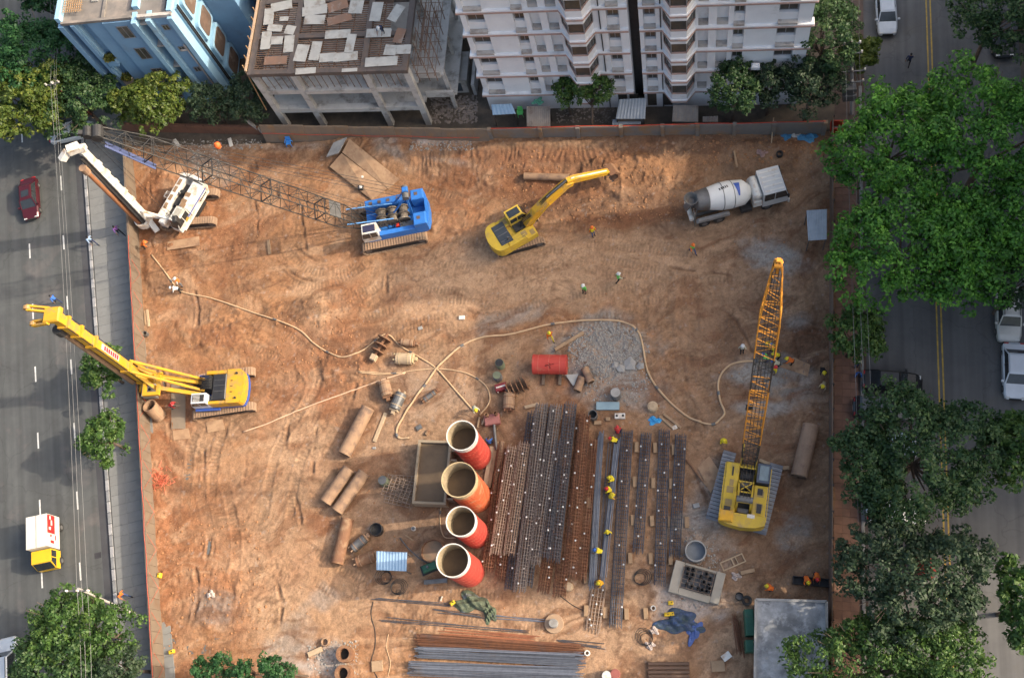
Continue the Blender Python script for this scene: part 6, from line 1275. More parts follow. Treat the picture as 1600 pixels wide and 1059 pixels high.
tool('tan drill bucket standing out below the white hoses', 605, 610, R(-75), bucket(1.35, .5, tanpipe, rust)); tool('dark metallic drill bucket beside the tan one', 624, 629, R(-112), bucket(1.5, .48, gmet, woodp))
tool('short tan drill core barrel behind the slotted bucket', 638, 537, R(-10), bucket(1.1, .32, tanpipe, rust)); tool('small grey hydraulic tool lying on the sand alone', 672, 620, R(35), bucket(1.1, .22, gmet, rust))
tool('tan toothed core barrel below the rack of steel plates', 797, 630, R(88), bucket(1.3, .5, tanpipe, rust))
tool('rusty drill bucket lying between the blotched casing and blue shelter', 574, 874, R(18), bucket(1.6, .45, rust, tanpipe)); tool('grey brown drill head in front of the rusty bucket', 563, 850, R(40), bucket(1.3, .4, gmet, tanpipe))
def auger(t):
    MB().cyl((-1.1, 0, .5), (1.1, 0, .5), .13, n=10).build('shaft', rust, t)
    for x in (-.7, -.1, .55): MB().rev((x, 0, .5), (x+.1, 0, .5), [(0, .62), (1, .62)], 18).build('flight', rust, t)
    MB().cbox(-1.6, -1.05, -.28, .28, .3, .75, .06).build('head', woodp, t)
tool('rust red auger with round flights beside the hose bend', 598, 541, R(62), auger, 'drill_auger')
def plates(t):
    for k in range(5): MB().cbox(-.9+.4*k, -.82+.4*k, -.55, .55, 0, .9, .02).build('plate', rust, t)
    MB().box(-1, 1, -.3, -.2, 0, .15).build('base_bar', rust, t)
tool('rack of upright rusty plates above the rebar pile', 810, 606, R(24), plates, 'plate_rack', 'rack')
def drum(r_, h_, mt, top, ring=True):
    def f(t):
        o_ = MB().rev((0, 0, 0), (0, 0, h_), [(0, r_), (.32, r_), (.33, r_+.02), (.36, r_+.02), (.37, r_), (.66, r_), (.67, r_+.02), (.7, r_+.02), (.71, r_), (1, r_)], 18).build('barrel', mt, t)
        MB().rev((0, 0, h_+.001), (0, 0, h_+.03), [(0, r_-.03), (1, r_-.03)], 18).build('lid', top, t)
    return f
drabg = M('drab_green', (.17, .19, .12), (.13, .15, .10), 1.5, .7, dirt=(.25, .2, .14), damt=.35)
tool('drab green drum with a dark lid standing above the grey drum', 783, 572, 0, drum(.36, 1.0, drabg, steel_d), 'oil_drum', 'drum'); tool('grey green drum next to the dark red box', 779, 591, 0, drum(.36, .9, gmet, drabg), 'oil_drum', 'drum')
tool('grey drum beside the pale stones under the rubble', 963, 619, 0, drum(.42, 1.1, gmet, conc), 'oil_drum', 'drum'); tool('grey metal drum left of the mesh frame stack', 603, 754, 0, drum(.38, 1.1, drabg, gmet), 'oil_drum', 'drum')
tool('red drum at the bottom edge, right one of two', 962, 1053, 0, drum(.36, .9, M('dull_red', (.30, .10, .08), (.24, .08, .065), 2, .6), M('dull_red', (.3, .1, .08))), 'oil_drum', 'drum'); tool('white topped drum at the bottom edge, left one of two', 949, 1056, 0, drum(.36, .9, wht, wht), 'oil_drum', 'drum')
def boxy(lx, ly, h_, mt, extra=None):
    def f(t):
        MB().cbox(-lx/2, lx/2, -ly/2, ly/2, 0, h_, .05).build('body', mt, t); MB().box(-lx/2+.1, lx/2-.1, -.06, .06, h_+.001, h_+.03).build('lid_strap', extra or gmet, t)
        for s in (-1, 1): MB().box(s*lx*.35-.04, s*lx*.35+.04, -ly/2-.05, -ly/2-.001, .1, h_*.7).build('latch', extra or gmet, t)
    return f
maroon = M('maroon_paint', (.22, .035, .04), (.18, .03, .035), 2, .5, dirt=(.28, .14, .1), damt=.25)
tool('dark red tool box below the grey green drum', 784, 607, R(14), boxy(1.0, .62, .6, maroon, wht), 'tool_box', 'box')
def pump(t):
    MB().cbox(-.65, .65, -.45, .45, 0, .5, .06).build('body', M('dull_pink', (.36, .15, .13), (.28, .12, .105), 2, .7, dirt=(.3, .2, .14), damt=.3), t)
    for s in (-.35, .4): MB().pipe((s, .35, .5), (s, .35, .95), .17, .05, 12).build('port', rust, t)
    MB().cyl((.1, -.4, .3), (.0, -2.6, .25), .12, n=8).build('outlet_pipe', gmet, t)
tool('pinkish pump with two ports above the first silo', 770, 657, R(8), pump, 'pump', 'pump')
def ringt(r_, h_, mt, th_=.08, fill=None):
    def f(t):
        MB().pipe((0, 0, -.05), (0, 0, h_), r_, th_, 22).build('ring', mt, t)
        if fill: MB().rev((0, 0, 0), (0, 0, h_*.35), [(0, r_-th_), (1, r_-th_)], 20).build('fill', fill, t)
    return f
tool('big pale concrete ring above the rack of black tubes', 1087, 863, 0, ringt(.82, 1.0, conc, .09, M('grey_slurry', (.20, .22, .24), None, 1, .3)), 'concrete_ring', 'ring')
tool('upright grey tube standing at the upper right of the cages', 927, 651, 0, ringt(.38, .8, gmet, .05, blk), 'tube_section', 'tube'); tool('brown well ring with a dark hole near the bottom left of the site, upper one', 543, 1022, 0, ringt(.65, 1.0, rust, .22, blk), 'well_ring', 'ring', 'brown well rings'); tool('brown well ring with a dark hole at the bottom edge, lower one', 541, 1052, 0, ringt(.65, 1.0, rust, .22, blk), 'well_ring', 'ring', 'brown well rings')
tool('small sand coloured ring above the brown well rings', 510, 1003, 0, ringt(.32, .4, tanpipe, .08), 'ring', 'ring')
tool('steel mixing pan with muddy contents left of the lowest silo', 678, 862, 0, ringt(.95, .6, rust, .06, M('pan_mud', (.30, .19, .12), (.2, .15, .1), 1, .6)), 'mixing_pan', 'pan')
tool('dark tub of tools with sticks left of the mixing pan', 590, 828, 0, ringt(.52, .6, steel_d, .05, blk), 'tub', 'tub'); tool('black tyre lying by the stained roof corner', 1167, 938, 0, ringt(.38, .22, blk, .2), 'tyre', 'tyre'); tool('black bucket near the stained roof corner', 1155, 932, 0, ringt(.3, .5, blk, .04, gmet), 'bucket', 'bucket')
tool('small dark tyre lying on the earth near the back right corner', 1218, 242, 0, ringt(.3, .25, blk, .12), 'tyre', 'tyre'); tool('small grey pipe collar by the roadside wall', 229, 523, 0, ringt(.24, .4, gmet, .06), 'pipe_collar', 'collar'); tool('small metal ring pot lying alone near the timber blocks', 1021, 950, 0, ringt(.2, .3, wht, .06), 'pot', 'pot')
tool('white capped jar standing left of the third silo', 647, 826, 0, drum(.17, .3, wht, gmet), 'jar', 'jar'); tool('white pipe collar lying right of the bottom stack', 918, 1020, 0, ringt(.22, .3, wht, .09), 'pipe_collar', 'collar')
def disc(t):
    MB().rev((0, 0, -.1), (0, 0, .22), [(0, .78), (1, .72)], 22).build('base_disc', M('sandy_concrete', (.36, .25, .16), (.31, .21, .14), 1.5, .9), t); MB().rev((0, 0, .22), (0, 0, .8), [(0, .36), (1, .33)], 16).build('post', conc, t)
tool('round sandy base with a grey stub post at the end of the bluish pipes', 866, 974, 0, disc, 'post_base', 'base')
def stump(r_, h_, mt):
    def f(t): MB().rev((0, 0, -.05), (0, 0, h_), [(0, r_), (.8, r_*.97), (1, r_*.9)], 14).build('drum_body', mt, t); MB().rev((0, 0, h_+.001), (0, 0, h_+.04), [(0, r_*.8), (1, r_*.7)], 14).build('cap', woodp, t)
    return f
tool('pale cable reel standing on the sand above the strips', 1020, 637, 0, stump(.45, .6, woodp), 'cable_reel', 'reel'); tool('round pale wooden stump at the lower right corner of the dark cages', 889, 917, 0, stump(.36, .5, woodp), 'stump', 'stump')
lying('broken tan tube lying on the rubble edge, upper one', (914, 577), (924, 600), .32, tanpipe, name='tube_section', cat='tube'); lying('broken tan tube lying below the triangular plate', (910, 592), (902, 612), .34, tanpipe, name='tube_section', cat='tube')
cs_ = P(250, 650); ct_ = at(233, 633, 1.7); o_ = thing('tube_section', 'tan casing stub leaning with its open mouth up by the yellow drilling rig', 'tube', cs_); MB().pipe((0, 0, .05), ct_-cs_, .62, .09, 20).build('tube', tanpipe, o_); MB().cyl((ct_-cs_)*.55, (ct_-cs_)*.6, .52, n=14).build('bore', blk, o_)
# tremie rack
tr = thing('tube_rack', 'concrete framed rack holding upright black tubes', 'rack', P(1089, 910), R(-17)); z0 = 0
trm2 = M('rack_concrete', (.36, .32, .26), (.30, .27, .22), 1, .85, dirt=(.22, .18, .14), damt=.35)
for b in ((-1.95, -1.2, -1.3, 1.2, .55), (1.25, 1.95, -1.2, 1.2, .55), (-1.19, 1.24, -1.3, -.75, .55), (-1.19, 1.24, 1.0, 1.2, .5)): MB().cbox(*b[:4], -.1, b[4], .04).build('kerb_beam', trm2, tr)
MB().box(-1.19, 1.24, -.74, .99, -.05, .1).build('floor_plate', gmet, tr)
gr_ = MB()
for k in range(6): gr_.cyl((-1.15+.46*k, -.7, .75), (-1.15+.46*k, .95, .75), .02, n=4); gr_.cyl((-1.15, -.7+.32*k, .78), (1.2, -.7+.32*k, .78), .02, n=4)
gr_.build('grid_frame', rb_p, tr, kind='stuff')
for (x, y) in ((-.9, .75), (-.5, .8), (-.85, .35), (-.45, .4), (-.6, .05), (-.7, -.4), (-.3, -.45), (.2, -.45), (.5, -.5), (.85, -.5), (.55, .75), (.9, .5), (.5, .1), (.9, .0), (1.0, -.25), (.2, .45)):
    o_ = MB().pipe((x, y, .1), (x, y, .95), .14, .035, 12).build('tube', steel_d, tr); MB().cyl((x, y, .3), (x, y, .35), .1, n=8).build('bore', blk, o_)
lf_ = thing('frame_ladder', 'pale rectangular frame with crossbar lying right of the tube rack', 'frame', P(1145, 878), R(22))
for b in ((-.95, .95, .27, .36), (-.95, .95, -.36, -.27), (-.95, -.86, -.269, .269), (.86, .95, -.269, .269), (-.05, .05, -.269, .269), (.3, .36, -.269, .269)): MB().box(*b, .02, .14).build('bar', woodp, lf_)
bt = thing('steel_trough', 'long black steel trough lying where two workers bend', 'trough', P(1269, 909), ang((1243, 907), (1297, 912)))
for b in ((-1.45, 1.45, -.3, -.25, 0, .45), (-1.45, 1.45, .25, .3, 0, .45), (-1.45, -1.4, -.249, .249, 0, .45), (1.4, 1.45, -.249, .249, 0, .45), (-1.39, 1.39, -.249, .249, 0, .06)): MB().box(*b).build('side_plate', steel_d, bt)
# green pump set and clutter by the lowest silo
def pumpset(t):
    MB().cbox(-.7, .5, -.28, .28, .1, .7, .1).build('motor', greenp, t); MB().cyl((.5, 0, .4), (.8, 0, .4), .26, n=12).build('coupling', gmet, t); MB().box(-.9, 1.1, -.4, .4, 0, .1).build('skid', steel_d, t); MB().cyl((-.2, 0, .7), (-.2, 0, .95), .1, n=8).build('inlet', gmet, t)
tool('green pump set standing at the foot of the lowest silo', 675, 886, R(20), pumpset, 'pump_set', 'pump')
def bench(t):
    MB().cbox(-.95, .95, -.18, .18, .5, .62, .03).build('top', gmet, t)
    for s in (-.8, .8): MB().box(s-.06, s+.06, -.16, .16, 0, .499).build('leg', gmet, t)
tool('low grey steel bench below the green pump', 683, 909, R(4), bench, 'bench', 'bench')
def coil(t):
    for k in range(4): m = MB(); r_ = .45+.08*k; m.tube([(r_*math.cos(a_)+.08*k, r_*math.sin(a_)*.9, .06+.04*k) for a_ in np.linspace(0, 2*PI, 22)], .022, 4); m.build('wire_loop', steel_d, t)
for (x, y, lb) in ((620, 918, 'loose coil of black wire at the sunlit edge below the blue shelter'), (604, 902, 'coil of black wire right under the blue shelter eave'), (1010, 998, 'tangle of thin wire loops on the sand near the rags'), (1000, 903, 'thin wire ring between the lower timber blocks')): tool(lb, x, y, rnd.random()*3, coil, 'wire_coil', 'coil')
def can(t):
    MB().cbox(-.2, .2, -.14, .14, 0, .42, .06).build('body', M('can_yellow', (.68, .46, .03), (.6, .4, .03), 2, .5), t); MB().cyl((.1, 0, .42), (.1, 0, .5), .05, n=8).build('cap', blk, t); MB().beam((-.14, 0, .47), (.04, 0, .47), .05).build('handle', M('can_yellow', (.68, .46, .03)), t)
for (x, y, rz, lb) in ((708, 942, .6, 'yellow canister beside the green tarpaulin'), (1048, 942, 0, 'yellow canister standing above two others near the blue tarpaulin'), (1042, 960, 0, 'left of two yellow canisters side by side by the blue tarpaulin'), (1049, 959, .1, 'right of two yellow canisters side by side by the blue tarpaulin'), (251, 899, 1.5, 'yellow canister on the clay by the roadside wall'), (270, 1018, .3, 'tiny yellow canister near the lower end of the roadside wall')): tool(lb, x, y, rz, can, 'canister', 'canister')
# chairs and traffic lamps
def chair(mt):
    def f(t):
        MB().cbox(-.24, .24, -.24, .24, .40, .45, .02).build('seat', mt, t); MB().hexa([(-.24, .2, .45), (.24, .2, .45), (.24, .25, .45), (-.24, .25, .45), (-.22, .3, .9), (.22, .3, .9), (.22, .35, .9), (-.22, .35, .9)]).build('backrest', mt, t)
        for sx in (-1, 1):
            for sy in (-1, 1): MB().beam((sx*.22, sy*.22, .4), (sx*.25, sy*.26, 0), .05).build('leg', mt, t)
            MB().box(sx*.25-.03, sx*.25+.03, -.22, .24, .62, .66).build('armrest', mt, t)
    return f
tool('blue plastic chair by the brown board wall', 453, 226, 0, chair(M('plastic_blue', (.05, .25, .68), None, 2, .4)), 'plastic_chair', 'chair'); tool('bright green plastic chair behind the grey wall', 814, 180, 0, chair(M('plastic_green', (.12, .52, .14), None, 2, .4)), 'plastic_chair', 'chair')
def lamps(t):
    MB().beam((0, -.55, .25), (0, .55, .25), .2).build('bar', gmet, t)
    for s in (-1, 1): MB().cbox(-.25, .25, s*.5-.22, s*.5+.22, .1, .45, .05).build('lamp_housing', steel_d, t); MB().rev((0, s*.5, .45), (0, s*.5, .6), [(0, .17), (1, .08)], 12).build('lamp', wht, t)
tool('twin floodlight bar lying on the ramp plates', 567, 288, R(-8), lamps, 'floodlight_bar', 'lamp')
# tarpaulins, sacks
def cloth(label, px, py, rx, ry, h_, mt, seed, rz=0, name='tarpaulin', cat='tarpaulin', group=None):
    rg = np.random.RandomState(seed); n = 22; ph = rg.rand(8)*6.28; v = []; f = []
    for i in range(n+1):
        for j in range(n+1):
            u, w_ = i/n*2-1, j/n*2-1; a_ = math.atan2(w_, u); k = 1+.22*math.sin(3*a_+ph[0])+.18*math.sin(5*a_+ph[1]); rr_ = max(abs(u), abs(w_)); d_ = math.hypot(u, w_) or 1; s_ = rr_/d_*k
            x, y = u*s_, w_*s_; z = h_*(1-rr_**2)*(.55+.25*math.sin(5*x+3*y+ph[2])+.22*math.sin(9*y-4*x+ph[3])+.15*math.sin(14*x+6*y+ph[4]))+.03*rg.rand()
            v.append((x*rx, y*ry, max(z, .0)+.02))
    for i in range(n):
        for j in range(n): q = i*(n+1)+j; f.append((q, q+n+1, q+n+2, q+1))
    m = MB(); m.add(v, f); p = P(px, py); return link(name, m.mesh(name, mt), None, (p.x, p.y, p.z), rz, label, cat, group)
cloth('crumpled dark green tarpaulin between canister and bluish pipes', 738, 942, 1.5, .75, .55, M('tarp_green', (.12, .14, .09), (.06, .075, .05), 1.2, .7, dirt=(.25, .27, .30), damt=.3, dscale=1.6), 1, R(-5)); cloth('folded end of dark green cloth hanging off the green tarpaulin', 765, 957, .5, .8, .5, M('tarp_green2', (.10, .13, .08), (.05, .065, .045), 1.2, .7), 2, R(15))
cloth('crumpled dark blue and green tarpaulin near the yellow canisters', 1062, 972, 1.6, .9, .6, M('tarp_navy', (.05, .075, .085), (.05, .07, .14), 1.6, .7, dirt=(.09, .15, .32), damt=.4, dscale=1.4), 3); cloth('trailing end of bluish cloth below the dark blue tarpaulin', 1084, 986, .5, .85, .25, M('tarp_blue', (.08, .13, .34), (.06, .10, .26), 2, .6), 4, R(-20))
lb_ = M('sheet_cyan', (.06, .33, .62), (.04, .27, .55), 2, .5)
cloth('bright light blue plastic sheet on the sand by the battens', 1023, 657, .55, .32, .22, lb_, 5); cloth('blue plastic sheet heap by the back wall, right of the white sacks', 1262, 215, .9, .45, .35, M('sheet_teal', (.08, .26, .42), (.06, .2, .34), 2, .5), 6); cloth('small blue plastic sheet left of the white sacks', 1229, 213, .45, .4, .2, M('sheet_teal', (.08, .26, .42)), 7)
cloth('heap of white sacks between blue sheets at the back wall', 1243, 207, .6, .55, .4, M('sack_white', (.50, .47, .42), (.42, .39, .35), 2, .8), 8, 0, 'sack_heap', 'sacks'); cloth('pinkish rag heap lying behind the mixer truck', 1191, 239, .5, .35, .2, M('rag_pink', (.36, .24, .21), None, 2, .9), 9, 0, 'rag_heap', 'rags')
for i, (x, y, lb) in enumerate(((1022, 985, 'pale rag on the sand, uppermost of the rags'), (1016, 1008, 'pale rag on the sand, lowest of the rags'), (1150, 900, 'white scrap near the tube rack'), (330, 928, 'small pale scrap on the clay'))): cloth(lb, x, y, .35, .28, .2, M('rag_pale', (.50, .42, .37), (.4, .33, .29), 2, .9), 20+i, 0, 'rag', 'rag')
cloth('green netting draped on the brown boarded shelter', 844, 172, .5, .35, .2, M('net_green', (.10, .30, .20), None, 2, .8), 30, 0, 'netting', 'netting').location.z = 2.4
# orange net and red baskets
m = MB(); rg = random.Random(5); p = P(252, 750)
for k in range(70): a_ = Vector((rg.gauss(0, .4), rg.gauss(0, .5), .05+.3*rg.random())); m.tube([a_, a_+Vector((rg.uniform(-.4, .4), rg.uniform(-.4, .4), rg.uniform(-.1, .2))), a_+Vector((rg.uniform(-.5, .5), rg.uniform(-.5, .5), 0))], .018, 3)
link('net_heap', m.mesh('net_heap', M('net_orange', (.62, .14, .07), (.55, .16, .1), 3, .7)), None, p, 0, 'tangled orange safety net by the roadside wall', 'net')
tb = thing('barrier', 'orange red plastic barrier at the back right corner of the site', 'barrier', P(1306, 203), R(-5))
for b in ((-.5, .5, .35, .42), (-.45, .45, -.42, -.35)): MB().box(*b, 0, .9).build('rail_panel', redtape, tb)
for s in (-1, 1): MB().box(s*.5-.04, s*.5+.04, -.34, .34, .3, .7).build('side_panel', redtape, tb)
# ---------------------------------------------------------------- hoses
hosem = M('sand_hose', (.52, .36, .22), (.46, .31, .18), 2, .7); pvc = M('pale_pvc', (.62, .42, .28), (.56, .37, .24), 2, .6)
def hose(label, pts, r_=.07, mt=hosem, name='hose', cat='hose', k=7, lift=0):
    w_ = [P(*p) for p in pts]; w_ = smooth_path(w_, k); w_ = [Vector((q.x, q.y, hz(q.x, q.y)+r_*.8+lift)) for q in w_]
    w_ = [q+Vector((0, 0, r_*.5*math.sin(i*.9)*rnd.random())) for i, q in enumerate(w_)]
    m = MB().tube(w_, [r_*(.9+.2*rnd.random()) for _ in w_], 6); o = tag(m.build(name, mt, smooth=True), label, cat)
    if name == 'hose':
        for i in range(10, len(w_)-2, 23): d = (w_[i+1]-w_[i]).normalized(); MB().cyl(w_[i]-d*.16, w_[i]+d*.16, r_*1.35, n=8).build('coupling', gmet, o)
    return o
hose('sand coloured hose snaking from the roadside corner to the squatting worker', [(237, 398), (258, 425), (283, 455), (330, 466), (400, 490), (440, 503), (470, 517), (490, 536), (512, 550), (535, 558), (560, 551), (582, 536), (598, 524), (610, 525), (625, 540), (655, 558), (682, 576), (712, 610), (740, 642)])
hose('long sand coloured hose looping round the grey rubble to the crane boom', [(640, 684), (624, 684), (620, 672), (632, 648), (650, 620), (668, 596), (682, 576), (700, 558), (722, 540), (755, 527), (800, 522), (850, 509), (900, 502), (960, 501), (985, 508), (999, 522), (1005, 545), (1012, 580), (1030, 610), (1060, 640), (1085, 656), (1112, 663), (1124, 656), (1132, 645), (1125, 625), (1122, 600), (1130, 580), (1150, 567), (1196, 563)], .09)
hose('doubled pale hose lying across the drilling tools', [(562, 582), (600, 585), (640, 580), (682, 576), (725, 582), (752, 596), (764, 612), (764, 630), (750, 648)], .06)
hose('short pale hose end beside the doubled hose', [(560, 580), (600, 583), (632, 584)], .05); hose('straight pale pipe lying across the rutted clay', [(380, 675), (420, 661), (470, 640), (540, 614), (590, 596), (634, 582)], .06, pvc, 'plastic_pipe', 'pipe')
hose('thin black cable winding along the sunlit sand', [(583, 940), (580, 960), (586, 985), (586, 1010), (580, 1035), (590, 1059)], .03, blk, 'cable', 'cable'); hose('thin yellow cord on the sand by the black cable', [(607, 990), (604, 1010), (610, 1035), (606, 1056)], .03, hosem, 'cord', 'cord'); hose('black hose from the round base to the timber blocks', [(875, 930), (895, 945), (915, 955)], .03, blk, 'cable', 'cable')
hose('hose hanging down beside the second and third silo', [(700, 775), (690, 790), (688, 815), (694, 838), (712, 840)], .05); hose('thin dark cable lying round the blue shelter and pump', [(625, 840), (640, 858), (662, 876), (680, 880)], .05, gmet, 'pipe_run', 'pipe')
# loose clods and stones
m = MB(); rg = random.Random(11)
def scatter(n_, x0, x1, y0, y1, r0_, r1_, test=None):
    for _ in range(n_):
        px, py = rg.uniform(x0, x1), rg.uniform(y0, y1)
        if test and not test(px, py): continue
        p = P(px, py); r_ = r0_+(r1_-r0_)*rg.random()**3; m.rock((p.x, p.y, p.z+r_*.15), r_, rg)
scatter(2200, 240, 1290, 240, 1050, .02, .09); scatter(900, 780, 1080, 235, 345, .03, .13); scatter(400, 220, 420, 240, 400, .03, .12); scatter(300, 430, 580, 470, 600, .03, .13); scatter(400, 240, 420, 800, 1040, .03, .14); scatter(350, 1080, 1290, 200, 260, .04, .16)
m.build('soil_clods', M('clod_soil', (.36, .18, .085), (.24, .125, .065), .5, .95, world=True), kind='stuff', label='loose clay clods and small stones strewn over the site', cat='clods')
m = MB()
def inr(cx_, cy_, rx_, ry_): return lambda x, y: ((x-cx_)/rx_)**2+((y-cy_)/ry_)**2 < .6+.5*rg.random()
scatter(3600, 880, 1015, 500, 590, .025, .15, inr(948, 545, 66, 44)); scatter(700, 900, 1020, 570, 640, .03, .12, inr(960, 600, 60, 36)); scatter(500, 1060, 1130, 820, 950, .03, .12, inr(1090, 890, 40, 70)); scatter(300, 480, 560, 1000, 1055, .03, .13); scatter(260, 640, 740, 222, 236, .03, .12); scatter(260, 270, 410, 218, 234, .03, .12); scatter(150, 300, 345, 235, 285, .05, .16)
m.build('rubble_stones', M('rubble_grey', (.30, .285, .26), (.23, .215, .195), .9, .95, dirt=(.38, .36, .33), damt=.3, world=True), kind='stuff', label='grey broken concrete rubble heaped inside the hose loop', cat='rubble')
sl_ = MB(); rg2 = random.Random(3)
for (x, y, r_) in ((985, 568, .62), (970, 575, .4), (960, 570, .3), (1000, 572, .35)): p = P(x, y); sl_ = MB().rock((0, 0, .1), r_, rg2, .45); link('concrete_chunk', sl_.mesh('concrete_chunk', conc), None, p, 0, {985: 'largest pale concrete chunk at the lower edge of the rubble', 970: 'concrete chunk left of the largest chunk in the rubble', 960: 'smallest concrete chunk at the lower rubble edge', 1000: 'concrete chunk at the right end of the lower rubble edge'}[x], 'chunk')
for i, (x, y, lx, ly, rz, mt, lb) in enumerate(((757, 655, 1.0, .16, 1.2, woodp, 'short pale lath lying left of the pinkish pump'), (748, 660, .9, .14, 1.4, wood, 'short brown lath lying next to the pale lath by the pump'), (722, 497, .5, .35, 0, wht, 'small pale frame on the shaded clay above the hose'), (657, 513, .4, .3, .3, conc, 'small grey lump on the clay above the drill barrel'), (655, 668, .5, .4, .5, gmet, 'little rusty clamp lying above the water trough'), (668, 676, .45, .2, 1.0, rust, 'bent steel bracket above the trough corner'), (872, 655, .9, .12, .2, woodp, 'forked dry branch lying on the dark cages'), (950, 655, .35, .3, 0, wood, 'tan brick lump beside the upright grey tube'), (934, 661, .6, .3, 0, wood, 'tan block below the upright grey tube'), (1054, 668, .4, .3, .4, wht, 'pale bag near the timber battens'), (1088, 790, .5, .35, .2, conc, 'pale stone slab right of the rebar strips'), (1168, 893, 1.1, .3, .2, wood, 'worn plank near the tube rack right side'), (640, 840, .8, .12, -.6, wood, 'thin stick near the mixing pan'), (690, 935, .4, .1, 1.2, wht, 'white bottle beside the yellow canister'), (1135, 1025, .7, .5, .6, wht, 'white machine cover by the green cabinets'), (1122, 1040, 1.0, .8, .05, wood, 'brown crate near the bottom right corner'), (590, 1040, .9, .8, .1, wood, 'square brown lid at the bottom left of the site'), (493, 1018, 1.2, .4, .4, woodp, 'pale splintered board beside the well rings'), (585, 700, .3, .2, 0, conc, 'small stone by the pale plank'))):
    p = P(x, y); link('litter_piece', MB().cbox(-lx/2, lx/2, -ly/2, ly/2, -.02, .12+.05*(i % 3), .02).mesh('litter_piece', mt), None, p, rz, lb, 'debris')
# yard debris behind the walls
m = MB(); rg = random.Random(21)
for _ in range(420): q = at(rg.uniform(672, 745), rg.uniform(150, 192)); m.rock((q.x, q.y, 0), rg.uniform(.05, .18), rg)
for _ in range(200): q = at(rg.uniform(870, 960), rg.uniform(165, 192)); m.rock((q.x, q.y, 0), rg.uniform(.03, .12), rg)
m.build('yard_rubble', M('yard_rubble_m', (.30, .25, .21), (.2, .17, .15), 1, .95, world=True), kind='stuff', label='brick rubble strewn in the yards behind the back wall', cat='rubble')
yd = thing('yard_hut', 'grey concrete hut between the unfinished frame and the white block', 'hut', at(712, 128), R(-4)); MB().box(-1.4, 1.4, -1.2, 1.6, -.05, 2.1).build('wall', raw, yd); MB().box(-1.6, 1.6, -1.35, 1.75, 2.101, 2.25).build('roof', conc, yd); MB().box(-.9, .9, -1.23, -1.19, .3, 1.6).build('shutter', M('blue_grey_shutter', (.08, .10, .12), None, 2, .5), yd); MB().box(1.9, 2.2, -1.5, 8, 0, 1.7).build('side_wall', raw, yd)
# ---------------------------------------------------------------- utility poles and wires
polec = M('pole_concrete', (.40, .38, .36), (.34, .32, .30), 1.5, .8)
def upole(label, foot, top_px, h_, arms, r0_=.16):
    f = at(*foot); tp = at(*top_px, h_); t = thing('utility_pole', label, 'utility pole', f); v = tp-f
    MB().cyl((0, 0, -.2), v, r0_, r0_*.65, n=10).build('pole', polec, t)
    for k, (zz, L_, aa) in enumerate(arms):
        c_ = v*(zz/h_); d_ = Vector((math.cos(aa), math.sin(aa), 0))*L_/2; a_ = MB().beam(c_-d_+Vector((0, -.15, 0)), c_+d_+Vector((0, -.15, 0)), .11).build('cross_arm', gmet, t)
        for s in (-1, 0, 1): e = c_+d_*s*.92+Vector((0, -.15, 0)); MB().rev(e+Vector((0, 0, .05)), e+Vector((0, 0, .3)), [(0, .05), (.3, .1), (.6, .06), (1, .08)], 8).build('insulator', wht, a_)
    return t, tp
p1, tp1 = upole('pale concrete utility pole with crossarms and transformer at the top right corner of the site', (1331, 178), (1331, 62), 9.0, [(8.7, 1.3, 0), (7.6, 1.6, 0), (5.5, 2.2, 0), (4.2, 1.9, 0)])
vv = tp1-p1.location
for k, zz in enumerate((3.4, 2.6)): c_ = vv*(zz/9.0); MB().cbox(c_.x-.75, c_.x+.3, c_.y-.5, c_.y+.2, c_.z-.4, c_.z+.4, .06).build('transformer', gmet, p1)
for s in (-.5, .5): MB().beam(vv*.45+Vector((s*.9, 0, 0)), vv*.72+Vector((s*.3, 0, 0)), .08).build('brace', gmet, p1)
p2, tp2 = upole('leaning concrete pole with three insulators above the bottom left tree', (222, 965), (122, 919), 8.6, [(8.5, 1.9, R(0))], .13)
p3, tp3 = upole('pale utility pole in the dark trees left of the blue building', (128, 180), (82, 128), 8.0, [(7.8, 1.3, R(10))], .11)
bq_ = tp3-p3.location; MB().beam(bq_+Vector((.05, -.1, -1.2)), bq_+Vector((1.5, -.9, -4.6)), .07).build('brace', M('brace_red', (.3, .1, .06)), p3)
wirem = M('wire_grey', (.20, .20, .20), None, 3, .5)
def wire(label, pts, sag=.5, r_=.018, group=None):
    out = []
    for a_, b_ in zip(pts[:-1], pts[1:]):
        for k in range(14): u = k/14; out.append(a_.lerp(b_, u)-Vector((0, 0, sag*4*u*(1-u))))
    out.append(pts[-1]); return tag(MB().tube(out, r_, 4).build('wire', wirem), label, 'wire', group)
for i, (x0, x1, x2, lb) in enumerate(((74, 79, 118, 'leftmost overhead wire along the wide road'), (80, 84, 125, 'middle overhead wire along the wide road'), (84, 87, 134, 'rightmost overhead wire along the wide road'))):
    wire(lb, [at(x0, -60, 9), at(x1, 130, 8.1), at(x2+2, 915, 8.7), at(x2+8, 1200, 8.7)], .35, .014, 'overhead wires along the wide road')
for i, (x, lb) in enumerate(((1320, 'left overhead wire over the brick footpath'), (1332, 'middle overhead wire over the brick footpath'), (1343, 'right overhead wire over the brick footpath'))):
    wire(lb, [at(x, -40, 8.8), at(x+1, 80+20*i, 8.4), at(x+18, 620, 7.6), at(x+24, 900, 7.6)], .4, .014, 'overhead wires over the brick footpath')
